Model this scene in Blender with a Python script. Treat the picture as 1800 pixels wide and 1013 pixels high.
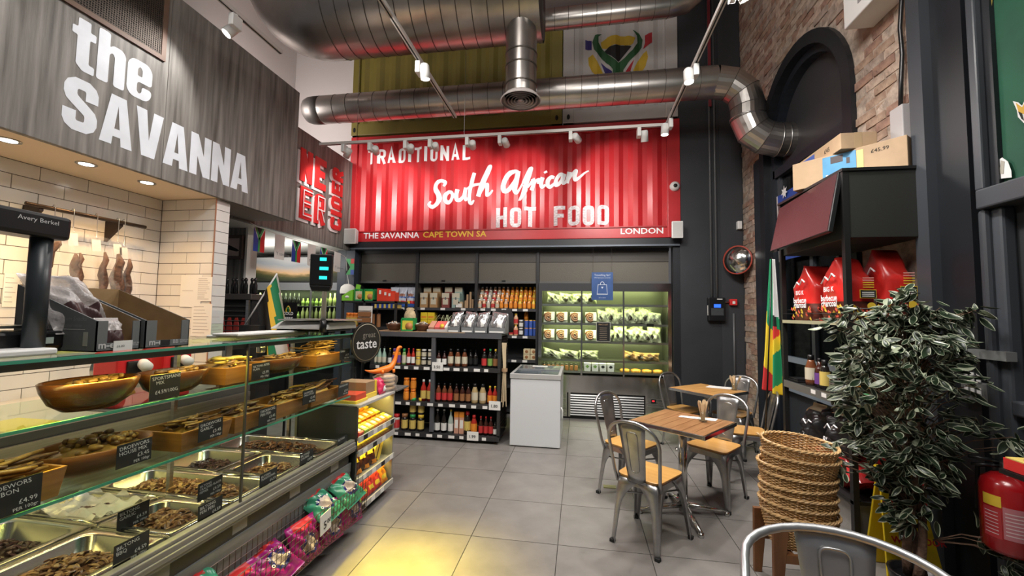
import bpy, bmesh, math, random
from mathutils import Vector, Matrix
for o in list(bpy.data.objects): bpy.data.objects.remove(o)
S = bpy.context.scene; COL = S.collection
random.seed(7)
V = Vector
# ---------------------------------------------------------------- camera
FPX, YAW, PITCH, ROLL, CAMH = 726.35, math.radians(9.327), math.radians(3.518), math.radians(0.846), 1.554
f0 = V((-math.sin(YAW), math.cos(YAW), 0)); r0 = V((math.cos(YAW), math.sin(YAW), 0)); u0 = V((0, 0, 1))
FW = math.cos(PITCH) * f0 + math.sin(PITCH) * u0; up_ = -math.sin(PITCH) * f0 + math.cos(PITCH) * u0
RT = math.cos(ROLL) * r0 + math.sin(ROLL) * up_; UP = -math.sin(ROLL) * r0 + math.cos(ROLL) * up_
cd = bpy.data.cameras.new('camera'); cam = bpy.data.objects.new('camera', cd); COL.objects.link(cam)
cd.sensor_fit = 'HORIZONTAL'; cd.sensor_width = 36; cd.lens = FPX / 1800 * 36; cd.clip_start = .02
cam.matrix_world = Matrix(((RT.x, UP.x, -FW.x, 0), (RT.y, UP.y, -FW.y, 0), (RT.z, UP.z, -FW.z, CAMH), (0, 0, 0, 1)))
S.camera = cam
def U(px, py, ax, val):
    """real-world point where the sight line of a photo pixel meets the plane ax = val"""
    ray = FW + (px - 900) / FPX * RT - (py - 506.5) / FPX * UP
    k = 'xyz'.index(ax); o = V((0, 0, CAMH)); t = (val - o[k]) / ray[k]
    return o + t * ray
# ---------------------------------------------------------------- world, exposure, fill lamps and room lights
W = bpy.data.worlds.new('world'); S.world = W; W.use_nodes = True
W.node_tree.nodes['Background'].inputs[0].default_value = (.62, .60, .62, 1)
W.node_tree.nodes['Background'].inputs[1].default_value = .15
S.view_settings.view_transform = 'Standard'; S.view_settings.look = 'None'
S.view_settings.exposure = 0.08; S.view_settings.gamma = 1; S.view_settings.use_curve_mapping = False
S.cycles.max_bounces = 7; S.cycles.transparent_max_bounces = 24; S.cycles.caustics_reflective = False; S.cycles.caustics_refractive = False
S.cycles.sample_clamp_indirect = 4.0
def lamp(name, kind, loc, energy, color=(1, 1, 1), to=None, size=.1, size_y=None, spot=60, blend=.5, parent=None):
    l = bpy.data.lights.new(name, kind); l.energy = energy; l.color = color
    if kind == 'AREA':
        l.size = size
        if size_y: l.shape = 'RECTANGLE'; l.size_y = size_y
    else: l.shadow_soft_size = size
    if kind == 'SPOT': l.spot_size = math.radians(spot); l.spot_blend = blend
    o = bpy.data.objects.new(name, l); COL.objects.link(o); o.location = loc
    if to is not None: o.rotation_euler = (V(to) - V(loc)).to_track_quat('-Z', 'Y').to_euler()
    if parent: o.parent = parent; o.location = V(loc) - parent.location
    return o
NEUT = (1, .95, .90)
lamp('ceiling_fill', 'AREA', (.2, .6, 4.6), 70, NEUT, (.2, .9, 0), 1.6, 1.2)  # soft overhead fill added without fixtures, as are the next three
lamp('ceiling_fill', 'AREA', (-1.6, 2.6, 3.7), 38, NEUT, (-1.2, 3.4, 0), .5, .5)
lamp('ceiling_fill', 'AREA', (.3, 4.3, 3.6), 60, NEUT, (.1, 4.6, 0), .5, .5)
lamp('ceiling_fill', 'AREA', (1.0, 2.8, 3.65), 36, NEUT, (.9, 3.2, 0), .22, .22)
lamp('corner_wall_fill', 'AREA', (-4.3, 4.6, 4.14), 24, (1, .9, .86), (-4.4, 6.2, 4.9), .5, .5)  # added lamp hidden above the fascia to lift the white corner wall
lamp('brick_fill', 'AREA', (.5, 2.0, 4.3), 30, NEUT, (2.28, 4.3, 3.7), .5, .5)  # added fill to brighten the brick wall, no fixture
lamp('high_fill', 'AREA', (-1.2, .4, 5.9), 48, NEUT, (-1.2, 6.2, 4.9), 1.2, .8)  # added fill for the containers and ducts, no real flood there
lamp('drinks_corner_light', 'AREA', (-4.9, 5.3, 2.53), 34, NEUT, (-4.9, 5.9, 0), 1.2, .6)
lamp('drinks_ceiling_fill', 'AREA', (-4.7, 5.5, 2.25), 9, NEUT, (-4.7, 5.5, 2.6), 1.4, .3)  # added fill brightening the white ceiling from below, no fixture
WARM = (1, .60, .25); YEL = (1, .80, .22); GRN = (.90, 1, .42)
# ---------------------------------------------------------------- materials
MATS = {}
def M(name, col, rough=.5, metal=0., noise=0., nscale=8., bump=0., bscale=60., emit=0., spec=.5, alpha=1., stretch=None, col2=None, coat=0., trans=0.):
    if name in MATS: return MATS[name]
    m = bpy.data.materials.new(name); m.use_nodes = True; nt = m.node_tree; b = nt.nodes['Principled BSDF']
    c = (*col, 1); b.inputs['Base Color'].default_value = c; b.inputs['Roughness'].default_value = rough
    b.inputs['Metallic'].default_value = metal; b.inputs['Specular IOR Level'].default_value = spec
    b.inputs['Coat Weight'].default_value = coat
    if alpha < 1: b.inputs['Alpha'].default_value = alpha
    if trans: b.inputs['Transmission Weight'].default_value = trans
    if emit: b.inputs['Emission Color'].default_value = c; b.inputs['Emission Strength'].default_value = emit
    if noise or bump:
        tc = nt.nodes.new('ShaderNodeTexCoord'); mp = nt.nodes.new('ShaderNodeMapping'); nt.links.new(tc.outputs['Object'], mp.inputs[0])
        if stretch: mp.inputs['Scale'].default_value = stretch
    if noise:
        n = nt.nodes.new('ShaderNodeTexNoise'); n.inputs['Scale'].default_value = nscale; n.inputs['Detail'].default_value = 5
        nt.links.new(mp.outputs[0], n.inputs['Vector'])
        r = nt.nodes.new('ShaderNodeValToRGB'); r.color_ramp.elements[0].position = .32; r.color_ramp.elements[1].position = .68
        lo = col2 if col2 else tuple(max(0, x * (1 - noise)) for x in col); hi = col if col2 else tuple(min(1, x * (1 + noise * .6)) for x in col)
        r.color_ramp.elements[0].color = (*lo, 1); r.color_ramp.elements[1].color = (*hi, 1)
        nt.links.new(n.outputs['Fac'], r.inputs[0]); nt.links.new(r.outputs[0], b.inputs['Base Color'])
    if bump:
        n2 = nt.nodes.new('ShaderNodeTexNoise'); n2.inputs['Scale'].default_value = bscale; n2.inputs['Detail'].default_value = 4
        nt.links.new(mp.outputs[0], n2.inputs['Vector']); bp = nt.nodes.new('ShaderNodeBump'); bp.inputs['Strength'].default_value = bump; bp.inputs['Distance'].default_value = .01
        nt.links.new(n2.outputs['Fac'], bp.inputs['Height']); nt.links.new(bp.outputs[0], b.inputs['Normal'])
    MATS[name] = m; return m
def Mglass(name, tint=(.93, .98, .95), refl=.5, ior=1.45):
    if name in MATS: return MATS[name]
    m = bpy.data.materials.new(name); m.use_nodes = True; nt = m.node_tree; nt.nodes.clear()
    o = nt.nodes.new('ShaderNodeOutputMaterial'); mx = nt.nodes.new('ShaderNodeMixShader'); t = nt.nodes.new('ShaderNodeBsdfTransparent')
    g = nt.nodes.new('ShaderNodeBsdfGlossy'); fr = nt.nodes.new('ShaderNodeFresnel'); mu = nt.nodes.new('ShaderNodeMath'); mu.operation = 'MULTIPLY'
    t.inputs[0].default_value = (*tint, 1); g.inputs['Roughness'].default_value = .02; fr.inputs[0].default_value = ior; mu.inputs[1].default_value = refl
    geo = nt.nodes.new('ShaderNodeNewGeometry'); inv = nt.nodes.new('ShaderNodeMath'); inv.operation = 'SUBTRACT'; inv.inputs[0].default_value = 1; nt.links.new(geo.outputs['Backfacing'], inv.inputs[1]); m2 = nt.nodes.new('ShaderNodeMath'); m2.operation = 'MULTIPLY'
    nt.links.new(fr.outputs[0], mu.inputs[0]); nt.links.new(mu.outputs[0], m2.inputs[0]); nt.links.new(inv.outputs[0], m2.inputs[1]); nt.links.new(m2.outputs[0], mx.inputs[0]); nt.links.new(t.outputs[0], mx.inputs[1]); nt.links.new(g.outputs[0], mx.inputs[2]); nt.links.new(mx.outputs[0], o.inputs[0])
    MATS[name] = m; return m
def Mfilm(name, col=(.9, .9, .92), a=.25):
    """thin clear plastic film: partly see-through, glossy, crumpled"""
    if name in MATS: return MATS[name]
    m = M(name, col, .18, 0, bump=.9, bscale=38, spec=.9); b = m.node_tree.nodes['Principled BSDF']; b.inputs['Alpha'].default_value = a
    return m
def Mwood(name, c1, c2, scale=(1, 14, 14), rough=.45, ns=3., bump=.08):
    return M(name, c1, rough, 0, noise=.5, nscale=ns, col2=c2, stretch=scale, bump=bump, bscale=30)
m_dark = M('dark_paint', (.012, .014, .018), .45, noise=.25, nscale=3)
m_darkblue = M('blue_black_paint', (.018, .022, .030), .4)
m_greyblue = M('grey_blue_paint', (.050, .056, .066), .4)
m_black = M('black_plastic', (.008, .008, .009), .35)
m_mblack = M('matt_black', (.010, .010, .010), .8)
m_white = M('white_plastic', (.78, .78, .76), .4)
m_paper = M('white_paper', (.80, .79, .75), .8)
m_wpaint = M('white_paint', (.72, .68, .66), .7, noise=.06, nscale=2)
m_steel = M('brushed_steel', (.56, .56, .55), .28, 1., noise=.18, nscale=3, stretch=(1, 1, 30))
m_chrome = M('polished_steel', (.62, .62, .60), .14, 1.)
m_galv = M('galvanised_steel', (.42, .42, .42), .30, .92, noise=.28, nscale=9, bump=.05, bscale=20)
m_duct = M('duct_metal', (.50, .47, .44), .30, .95, noise=.35, nscale=1.6, bump=.04, bscale=6)
m_glass = Mglass('clear_glass', (.95, .98, .96), .55)
m_glassgreen = M('green_glass_edge', (.06, .30, .20), .15, 0, spec=.8)
m_red = M('red_print', (.62, .03, .03), .4)
m_text = M('white_lettering', (.85, .85, .86), .6)
m_yellow = M('yellow_print', (.80, .55, .05), .4)
m_orange = M('orange_plastic', (.85, .22, .02), .4)
m_green = M('green_print', (.03, .32, .08), .4)
m_blue = M('blue_print', (.02, .06, .35), .4)
m_film = Mfilm('clear_film')
m_rubber = M('black_rubber', (.01, .01, .01), .7)
m_lampface = M('lamp_face', (1, .97, .9), .5, emit=12)
# ---------------------------------------------------------------- mesh helpers
class MB:
    def __init__(s): s.v = []; s.f = []; s.mi = []; s.sm = []; s.m = 0; s.smooth = False
    def add(s, vs, fs):
        k = len(s.v); s.v += [tuple(p) for p in vs]
        for f in fs: s.f.append(tuple(k + i for i in f)); s.mi.append(s.m); s.sm.append(s.smooth)
        return s
    def mat(s, i, smooth=None):
        s.m = i
        if smooth is not None: s.smooth = smooth
        return s
    def box(s, a, b, R=None, c=None):
        x0, y0, z0 = a; x1, y1, z1 = b
        vs = [V(p) for p in ((x0, y0, z0), (x1, y0, z0), (x1, y1, z0), (x0, y1, z0), (x0, y0, z1), (x1, y0, z1), (x1, y1, z1), (x0, y1, z1))]
        if R is not None:
            c = V(c) if c is not None else (V(a) + V(b)) / 2
            vs = [c + R @ (v - c) for v in vs]
        return s.add(vs, [(0, 3, 2, 1), (4, 5, 6, 7), (0, 1, 5, 4), (1, 2, 6, 5), (2, 3, 7, 6), (3, 0, 4, 7)])
    def hexa(s, bot, top):
        n = len(bot); return s.add(list(bot) + list(top), [tuple(reversed(range(n))), tuple(range(n, 2 * n))] + [(i, (i + 1) % n, n + (i + 1) % n, n + i) for i in range(n)])
    def prism(s, poly, d):
        d = V(d); return s.hexa([V(p) for p in poly], [V(p) + d for p in poly])
    def tube(s, path, r, n=8, cap=True, closed=False):
        P = [V(p) for p in path]; L = len(P); rr = r if isinstance(r, (list, tuple)) else [r] * L
        rings = []; prev = None
        for i, p in enumerate(P):
            if closed: t = (P[(i + 1) % L] - P[i - 1])
            else: t = (P[min(i + 1, L - 1)] - P[max(i - 1, 0)])
            t = t.normalized() if t.length > 1e-9 else V((0, 0, 1))
            if prev is None:
                a = V((0, 0, 1)) if abs(t.z) < .9 else V((1, 0, 0))
                x = t.cross(a).normalized()
            else:
                x = prev - t * prev.dot(t); x = x.normalized() if x.length > 1e-6 else t.orthogonal().normalized()
            prev = x; y = t.cross(x)
            rings.append([p + (x * math.cos(2 * math.pi * k / n) + y * math.sin(2 * math.pi * k / n)) * rr[i] for k in range(n)])
        vs = [q for rg in rings for q in rg]; fs = []
        for i in range(L if closed else L - 1):
            j = (i + 1) % L
            for k in range(n): fs.append((i * n + k, i * n + (k + 1) % n, j * n + (k + 1) % n, j * n + k))
        if cap and not closed: fs += [tuple(reversed(range(n))), tuple((L - 1) * n + k for k in range(n))]
        sm = s.smooth; s.smooth = n > 5; s.add(vs, fs); s.smooth = sm; return s
    def lathe(s, prof, c=(0, 0, 0), n=12, sx=1., sy=1., smooth=True, axis=None, cap=True):
        c = V(c); Rm = Matrix.Identity(3)
        if axis is not None: Rm = V((0, 0, 1)).rotation_difference(V(axis).normalized()).to_matrix()
        vs = [c + Rm @ V((r * math.cos(2 * math.pi * k / n) * sx, r * math.sin(2 * math.pi * k / n) * sy, z)) for r, z in prof for k in range(n)]
        fs = []; L = len(prof)
        for i in range(L - 1):
            for k in range(n): fs.append((i * n + k, i * n + (k + 1) % n, (i + 1) * n + (k + 1) % n, (i + 1) * n + k))
        if cap and prof[0][0] > 1e-5: fs.append(tuple(reversed(range(n))))
        if cap and prof[-1][0] > 1e-5: fs.append(tuple((L - 1) * n + k for k in range(n)))
        sm = s.smooth; s.smooth = smooth; s.add(vs, fs); s.smooth = sm; return s
    def grid(s, fn, nu, nv, smooth=True):
        vs = [fn(i / nu, j / nv) for i in range(nu + 1) for j in range(nv + 1)]
        sm = s.smooth; s.smooth = smooth
        s.add(vs, [(i * (nv + 1) + j, (i + 1) * (nv + 1) + j, (i + 1) * (nv + 1) + j + 1, i * (nv + 1) + j + 1) for i in range(nu) for j in range(nv)]); s.smooth = sm; return s
    def mesh(s, name, mats, off=V((0, 0, 0))):
        me = bpy.data.meshes.new(name); me.from_pydata([V(p) - off for p in s.v], [], s.f)
        for m in (mats if isinstance(mats, (list, tuple)) else [mats]): me.materials.append(m)
        me.polygons.foreach_set('material_index', s.mi); me.polygons.foreach_set('use_smooth', s.sm)
        bm = bmesh.new(); bm.from_mesh(me); bmesh.ops.recalc_face_normals(bm, faces=bm.faces); bm.to_mesh(bm_me := me); bm.free()
        return me
    def obj(s, name, mats, parent=None, bevel=0., sub=0, base=None):
        """mesh vertices are in world coordinates; they are stored relative to the parent (or to the thing's own base)"""
        if parent is not None: off = worldloc(parent)
        elif base is not None: off = V(base)
        else:
            xs, ys, zs = zip(*s.v); off = V(((min(xs) + max(xs)) / 2, (min(ys) + max(ys)) / 2, min(zs)))
        o = bpy.data.objects.new(name, s.mesh(name, mats, off)); COL.objects.link(o)
        if parent is not None: o.parent = parent
        else: o.location = off
        if bevel:
            b = o.modifiers.new('bevel', 'BEVEL'); b.width = bevel; b.segments = 2; b.limit_method = 'ANGLE'; b.angle_limit = .7
        if sub:
            b = o.modifiers.new('sub', 'SUBSURF'); b.levels = sub; b.render_levels = sub
        return o
def worldloc(o):
    p = V((0, 0, 0))
    while o is not None: p = p + V(o.location); o = o.parent
    return p
def tag(o, label=None, cat=None, group=None, kind=None):
    if label: o['label'] = label
    if cat: o['category'] = cat
    if group: o['group'] = group
    if kind: o['kind'] = kind
    return o
def thing(name, label, cat, loc=(0, 0, 0), group=None):
    o = bpy.data.objects.new(name, None); COL.objects.link(o); o.location = loc; o.empty_display_size = .05
    return tag(o, label, cat, group)
def struct(o): o['kind'] = 'structure'; return o
def sroot(name):
    o = bpy.data.objects.new(name, None); COL.objects.link(o); o.empty_display_size = .05; o['kind'] = 'structure'; return o
def copy_tree(o, parent=None):
    c = o.copy(); COL.objects.link(c)
    if parent is not None: c.parent = parent
    for ch in list(o.children): copy_tree(ch, c)
    return c
def B(a, b): return MB().box(a, b)
def bx(name, a, b, mat, parent=None, bevel=0.): return MB().box(a, b).obj(name, mat, parent, bevel)
ORD = 'first second third fourth fifth sixth seventh eighth ninth tenth eleventh twelfth thirteenth fourteenth fifteenth sixteenth seventeenth eighteenth nineteenth twentieth'.split()
Rz = lambda a: Matrix.Rotation(a, 3, 'Z')
# ---------------------------------------------------------------- lettering
def place_mesh(me, name, mat, origin, right, up, parent):
    o = bpy.data.objects.new(name, me); COL.objects.link(o); me.materials.clear(); me.materials.append(mat)
    r = V(right).normalized(); u = V(up).normalized(); k = u.dot(r); u = (u - r * k).normalized(); n = r.cross(u)
    if abs(k) > 1e-5:
        for v in me.vertices: v.co.x += k * v.co.y
    p = V(origin) - (worldloc(parent) if parent else V((0, 0, 0)))
    o.matrix_basis = Matrix(((r.x, u.x, n.x, p.x), (r.y, u.y, n.y, p.y), (r.z, u.z, n.z, p.z), (0, 0, 0, 1)))
    if parent: o.parent = parent
    return o
def text(s, size, origin, right, up, mat, parent, align='LEFT', name='lettering', bold=0., sx=1., spacing=1.):
    c = bpy.data.curves.new(name, 'FONT'); c.body = s; c.size = 1; c.align_x = align; c.offset = bold; c.space_line = .85; c.resolution_u = 2; c.space_character = spacing
    t = bpy.data.objects.new('tmp', c); me = bpy.data.meshes.new_from_object(t)
    bpy.data.objects.remove(t); bpy.data.curves.remove(c)
    for v in me.vertices: v.co = (v.co.x * size * sx, v.co.y * size, 0)
    return place_mesh(me, name, mat, origin, right, up, parent)
def fillet(pl, r, n=5, closed=False):
    out = []; L = len(pl)
    for i, p in enumerate(pl):
        if not closed and i in (0, L - 1): out.append(V((*p, 0))); continue
        p = V((*p, 0)); a = V((*pl[i - 1], 0)) - p; b = V((*pl[(i + 1) % L], 0)) - p
        d = min(r, a.length * .5, b.length * .5); a = a.normalized() * d; b = b.normalized() * d
        for k in range(n + 1):
            t = k / n; out.append(p + a * (1 - t) ** 2 + b * t ** 2)
    return out
def strip(mb, pts, w, closed=False):
    P = [V((p[0], p[1], 0)) for p in pts]; L = len(P); ww = w if isinstance(w, (list, tuple)) else [w] * L; A = []; Bq = []
    for i in range(L):
        a = P[i] - P[i - 1] if (i or closed) else P[1] - P[0]
        b = P[(i + 1) % L] - P[i] if (i < L - 1 or closed) else a
        a = a.normalized(); b = b.normalized(); na = V((-a.y, a.x, 0)); nb = V((-b.y, b.x, 0)); m = (na + nb)
        m = m.normalized() if m.length > 1e-6 else na; k = ww[i] / 2 / max(.45, m.dot(na)); A.append(P[i] + m * k); Bq.append(P[i] - m * k)
    n = L if closed else L - 1
    mb.add(A + Bq, [(i, (i + 1) % L, L + (i + 1) % L, L + i) for i in range(n)]); return mb
# block letters as strokes on a unit-high cell; (width, [polylines]); r = corner rounding
def glyph(ch, w, t):
    h = t / 2; x0, x1, y0, y1 = h, w - h, h, 1 - h; ym = .5
    G = {'T': [[(0, y1), (w, y1)], [(w / 2, 0), (w / 2, 1)]], 'I': [[(h, 0), (h, 1)]], 'L': [[(x0, 1), (x0, y0), (w, y0)]],
         'H': [[(x0, 0), (x0, 1)], [(x1, 0), (x1, 1)], [(x0, ym), (x1, ym)]], 'E': [[(w, y1), (x0, y1), (x0, y0), (w, y0)], [(x0, ym), (w * .88, ym)]],
         'F': [[(w, y1), (x0, y1), (x0, 0)], [(x0, ym), (w * .88, ym)]], 'N': [[(x0, 0), (x0, 1)], [(x1, 0), (x1, 1)], [(x0 * .9, 1 - t * .4), (x1 + h * .1, t * .4)]],
         'A': [[(h * .8, 0), (w / 2, 1 - h * .3), (w - h * .8, 0)], [(w * .25, .28), (w * .75, .28)]],
         'O': 'O', 'C': [[(x1, .70), (x1, y1), (x0, y1), (x0, y0), (x1, y0), (x1, .30)]],
         'D': [[(x0, y0), (x0, y1), (x1, y1), (x1, y0)]], 'R': [[(x0, 0), (x0, y1), (x1, y1), (x1, ym - .03), (x0, ym - .03)], [(w * .5, ym), (x1 + h * .2, 0)]],
         'P': [[(x0, 0), (x0, y1), (x1, y1), (x1, ym - .03), (x0, ym - .03)]],
         'S': [[(x1, .68), (x1, y1), (x0, y1), (x0, .58), (x1, .42), (x1, y0), (x0, y0), (x0, .32)]]}
    return G[ch], (x0, x1, y0, y1)
def block(s, w=.5, t=.17, gap=.1, r=.16):
    mb = MB(); x = 0
    for ch in s:
        if ch == ' ': x += w * .9; continue
        cw = t if ch == 'I' else w
        g, (x0, x1, y0, y1) = glyph(ch, cw, t)
        if g == 'O': strip(mb, [(p.x + x, p.y) for p in fillet([(x0, y0), (x0, y1), (x1, y1), (x1, y0)], r, closed=True)], t, True)
        elif ch == 'D': strip(mb, [(p.x + x, p.y) for p in fillet([(x0, y0), (x0, y0 + .001), (x0, y1), (x1, y1), (x1, y0)], r, closed=True)], t, True)
        else:
            for pl in g:
                q = fillet(pl, r) if ch in 'CSRPJ' else [V((*p, 0)) for p in pl]
                strip(mb, [(p.x + x, p.y) for p in q], t)
        x += cw + gap
    return mb, x - gap
# ================================================================ SETTING
# ---- floor: grey 60 cm porcelain tiles on a dark grout bed
fl = MB().box((-6.5, -1.5, -.12), (3.2, 8.2, -.006)).obj('floor', M('grout', (.035, .033, .03), .8)); struct(fl)
m_tile = M('floor_tile', (.208, .194, .180), .34, noise=.16, nscale=5, bump=.05, bscale=30, spec=.45)
tm = MB().box((-.2975, -.2975, -.012), (.2975, .2975, 0)).mesh('tile', m_tile)
for i in range(-8, 6):
    for j in range(-6, 8):
        x, y = -.138 + .6 * i + .3, 4.703 - .6 * j - .3
        if x > 2.2 or x < -5.0 or y > 6.6: continue
        o = bpy.data.objects.new('tile', tm); COL.objects.link(o); o.parent = fl
        o.location = V((x, y, 0)) - fl.location; o.rotation_euler.z = math.pi / 2 * random.randint(0, 3)
# ---- ceiling, high and dim
struct(bx('ceiling', (-6, -1.5, 6.45), (3, 8, 6.6), M('ceiling_paint', (.42, .36, .34), .8)))
# ---- right wall: old stock brick with an arched bay and a doorway bay
WX = 2.28; AY, AR, AZ = 4.7, .90, 3.57
def in_arch(y, z): return abs(y - AY) < AR and (z < AZ or (y - AY) ** 2 + (z - AZ) ** 2 < AR * AR)
wr = MB()
def rwall(y0, y1, z0, z1): wr.box((WX + .012, y0, z0), (WX + .5, y1, z1))
rwall(5.6, 6.3, 0, 6.5); rwall(3.1, 3.8, 0, 6.5)
N = 16
for k in range(N):
    a0, a1 = math.pi * k / N, math.pi * (k + 1) / N
    ya, za, yb, zb = AY - AR * math.cos(a0), AZ + AR * math.sin(a0), AY - AR * math.cos(a1), AZ + AR * math.sin(a1)
    wr.prism([(WX + .012, ya, za), (WX + .012, yb, zb), (WX + .012, yb, 6.5), (WX + .012, ya, 6.5)], (.49, 0, 0))
wall_r = struct(wr.obj('wall_right', M('lime_mortar', (.46, .37, .30), .95, noise=.4, nscale=14, bump=.9, bscale=45)))
bm_ = [M('stock_brick_' + n, c, .9, noise=.45, nscale=11, bump=1., bscale=38, col2=c2) for n, c, c2 in
       (('tan', (.46, .33, .24), (.27, .18, .13)), ('pale', (.56, .44, .35), (.36, .27, .21)), ('red', (.40, .25, .18), (.22, .13, .10)), ('grey', (.44, .36, .30), (.26, .20, .16)))]
bmesh_var = []
for i in range(8):
    q = MB(); h, w, d = .0325, .106, .03
    c = [V((sx * d, sy * w, sz * h)) + V((random.uniform(-.005, .005), random.uniform(-.010, .010), random.uniform(-.007, .007))) for sz in (-1, 1) for sx, sy in ((-1, -1), (1, -1), (1, 1), (-1, 1))]
    q.hexa(c[:4], c[4:]); bmesh_var.append(q.mesh('brick', bm_[i % 4]))
spots_b = []
z = .04; row = 0
while z < 6.4:
    y = 3.13 + (.11 if row % 2 else 0)
    while y < 6.3:
        ok = (5.78 < y + .1 < 6.32) or (y < 5.75 and z > 2.1 and y > 3.16)
        if ok and not any(in_arch(yy, zz) for yy in (y, y + .215) for zz in (z - .03, z + .03)) and not (z < AZ and 3.72 < y + .1 < 5.7): spots_b.append((y + .107, z))
        y += .225
    z += .075; row += 1
spots_b.sort(key=lambda p: (p[0] ** 2 + 2.28 ** 2 + (p[1] - 1.55) ** 2) + (9 if p[1] > 5.2 else 0))
rest = MB()
for n, (y, z) in enumerate(spots_b):
    dx = random.uniform(-.004, .010)
    if n < 300:
        o = bpy.data.objects.new('brick', random.choice(bmesh_var)); COL.objects.link(o); o.parent = wall_r
        o.location = V((WX + .034 + dx, y, z)) - wall_r.location; o.rotation_euler = (random.uniform(-.02, .02), 0, random.uniform(-.03, .03))
    else:
        rest.mat(random.randint(0, 3)); h = .0325; rest.box((WX + .004 + dx, y - .106, z - h), (WX + .05, y + .106, z + h))
tag(rest.obj('far_bricks', bm_, wall_r), kind='stuff')
# arched surround, inner moulding, blank tympanum and transom
def arch_ring(mb, r0, r1, x0, x1, zb):
    pts = [(-1, zb)] + [(k, None) for k in range(25)] + [(99, zb)]
    def pt(r, k):
        if k == -1: return (AY - r, zb)
        if k == 99: return (AY + r, zb)
        a = math.pi * k / 24; return (AY - r * math.cos(a), AZ + r * math.sin(a))
    ks = [-1] + list(range(25)) + [99]
    for a, b in zip(ks, ks[1:]):
        q = [pt(r0, a), pt(r0, b), pt(r1, b), pt(r1, a)]
        mb.prism([(x0, *p) for p in q], (x1 - x0, 0, 0))
wn = sroot('window_1')
q = MB(); arch_ring(q, .78, .905, WX - .03, WX + .2, 0.0); q.obj('arched_surround', m_dark, wn)
q = MB(); arch_ring(q, .70, .785, WX + .06, WX + .22, 0.0); q.obj('inner_moulding', m_darkblue, wn)
q = MB(); zb = 3.30
q.prism([(WX + .16, AY - .75, zb)] + [(WX + .16, AY - .75 * math.cos(math.pi * k / 20), AZ + .75 * math.sin(math.pi * k / 20)) for k in range(21)] + [(WX + .16, AY + .75, zb)], (.08, 0, 0))
q.obj('tympanum_panel', M('charcoal_panel', (.045, .045, .05), .55), wn)
bx('transom', (WX + .06, AY - .74, 3.24), (WX + .2, AY + .74, 3.34), m_darkblue, wn)
for y in (AY - .70, AY - .02, AY + .64): bx('mullion', (WX + .09, y, 0), (WX + .17, y + .06, 3.25), m_greyblue, wn)
for z in (.72, 1.05): bx('glazing_bar', (WX + .08, AY - .7, z), (WX + .16, AY + .7, z + .06), M('pale_grey_blue', (.26, .32, .38), .4), wn)
bx('lower_panel', (WX + .14, AY - .7, 0), (WX + .2, AY + .7, .72), m_greyblue, wn)
bx('pane', (WX + .12, AY - .7, .78), (WX + .13, AY + .7, 3.25), Mglass('window_glass', (.55, .6, .6), .9), wn)
bx('night_behind', (WX + .5, AY - 1.2, 0), (WX + .52, AY + 1.2, 3.4), M('night_outside', (.02, .022, .024), .7), wn)
# dark steel posts and the doorway bay nearer the camera
t1 = sroot('trim_1'); bx('post_face', (WX - .07, 3.02, 0), (WX + .1, 3.13, 6.4), m_greyblue, t1); bx('post_web', (WX - .01, 2.80, 0), (WX + .1, 3.03, 6.4), m_dark, t1)

t2 = sroot('trim_2'); bx('corner_post', (WX - .02, 5.61, 0), (WX + .1, 5.80, AZ), m_darkblue, t2)
d1 = sroot('door_1'); DXp = WX - .06; za, zb_, ya = U(1720, 333, 'x', DXp).z, U(1720, 368, 'x', DXp).z, U(1713, 345, 'x', DXp).y
bx('transom_rail', (DXp, -.5, zb_), (WX + .1, ya, za), m_greyblue, d1, .01)
y0, y1 = U(1738, 500, 'x', WX - .04).y, U(1722, 500, 'x', WX - .04).y; bx('jamb_post', (WX - .04, y0, 0), (WX + .08, y1, zb_), m_greyblue, d1, .02)
y0, y1 = U(1768, 500, 'x', WX - .01).y, U(1746, 500, 'x', WX - .01).y; bx('jamb_stop', (WX - .01, y0, 0), (WX + .06, y1, zb_), M('jamb_grey', (.06, .068, .08), .4), d1, .015); bx('door_panel', (WX + .06, -.5, 0), (WX + .12, y0 + .05, zb_), M('door_dark', (.03, .033, .036), .5), d1)
z0 = U(1785, 718, 'x', WX).z; bx('door_rail', (WX - .02, -.5, z0 - .04), (WX + .08, y0, z0 + .04), m_greyblue, d1, .01)
y0, y1 = U(1718, 150, 'x', WX - .04).y, U(1702, 150, 'x', WX - .04).y; bx('fanlight_jamb', (WX - .04, y0, za), (WX + .004, y1, 6.4), m_greyblue, d1, .01); bx('fanlight_back', (WX + .06, -.5, za - .05), (WX + .10, y1 + .1, 6.4), m_dark, d1)
bx('post_web_low', (WX + .0, y1 - .02, 0), (WX + .1, 2.64, 6.4), m_dark, t1)
BAN_Y, BAN_Z = y0, za
# ---- back: dark return wall beside the container
wb = MB().box((1.43, 6.25, 0), (2.36, 6.45, 6.45)).obj('wall_back', M('wall_charcoal', (.028, .031, .036), .5, noise=.15, nscale=2, bump=.15, bscale=70)); struct(wb)
wb2 = MB().box((1.98, 6.243, 0), (2.27, 6.26, 6.4)).obj('boxing', M('wall_charcoal_2', (.036, .039, .044), .5), wb)
bx('baseboard_back', (1.43, 6.22, 0), (2.28, 6.26, .1), m_dark)['kind'] = 'structure'
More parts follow.
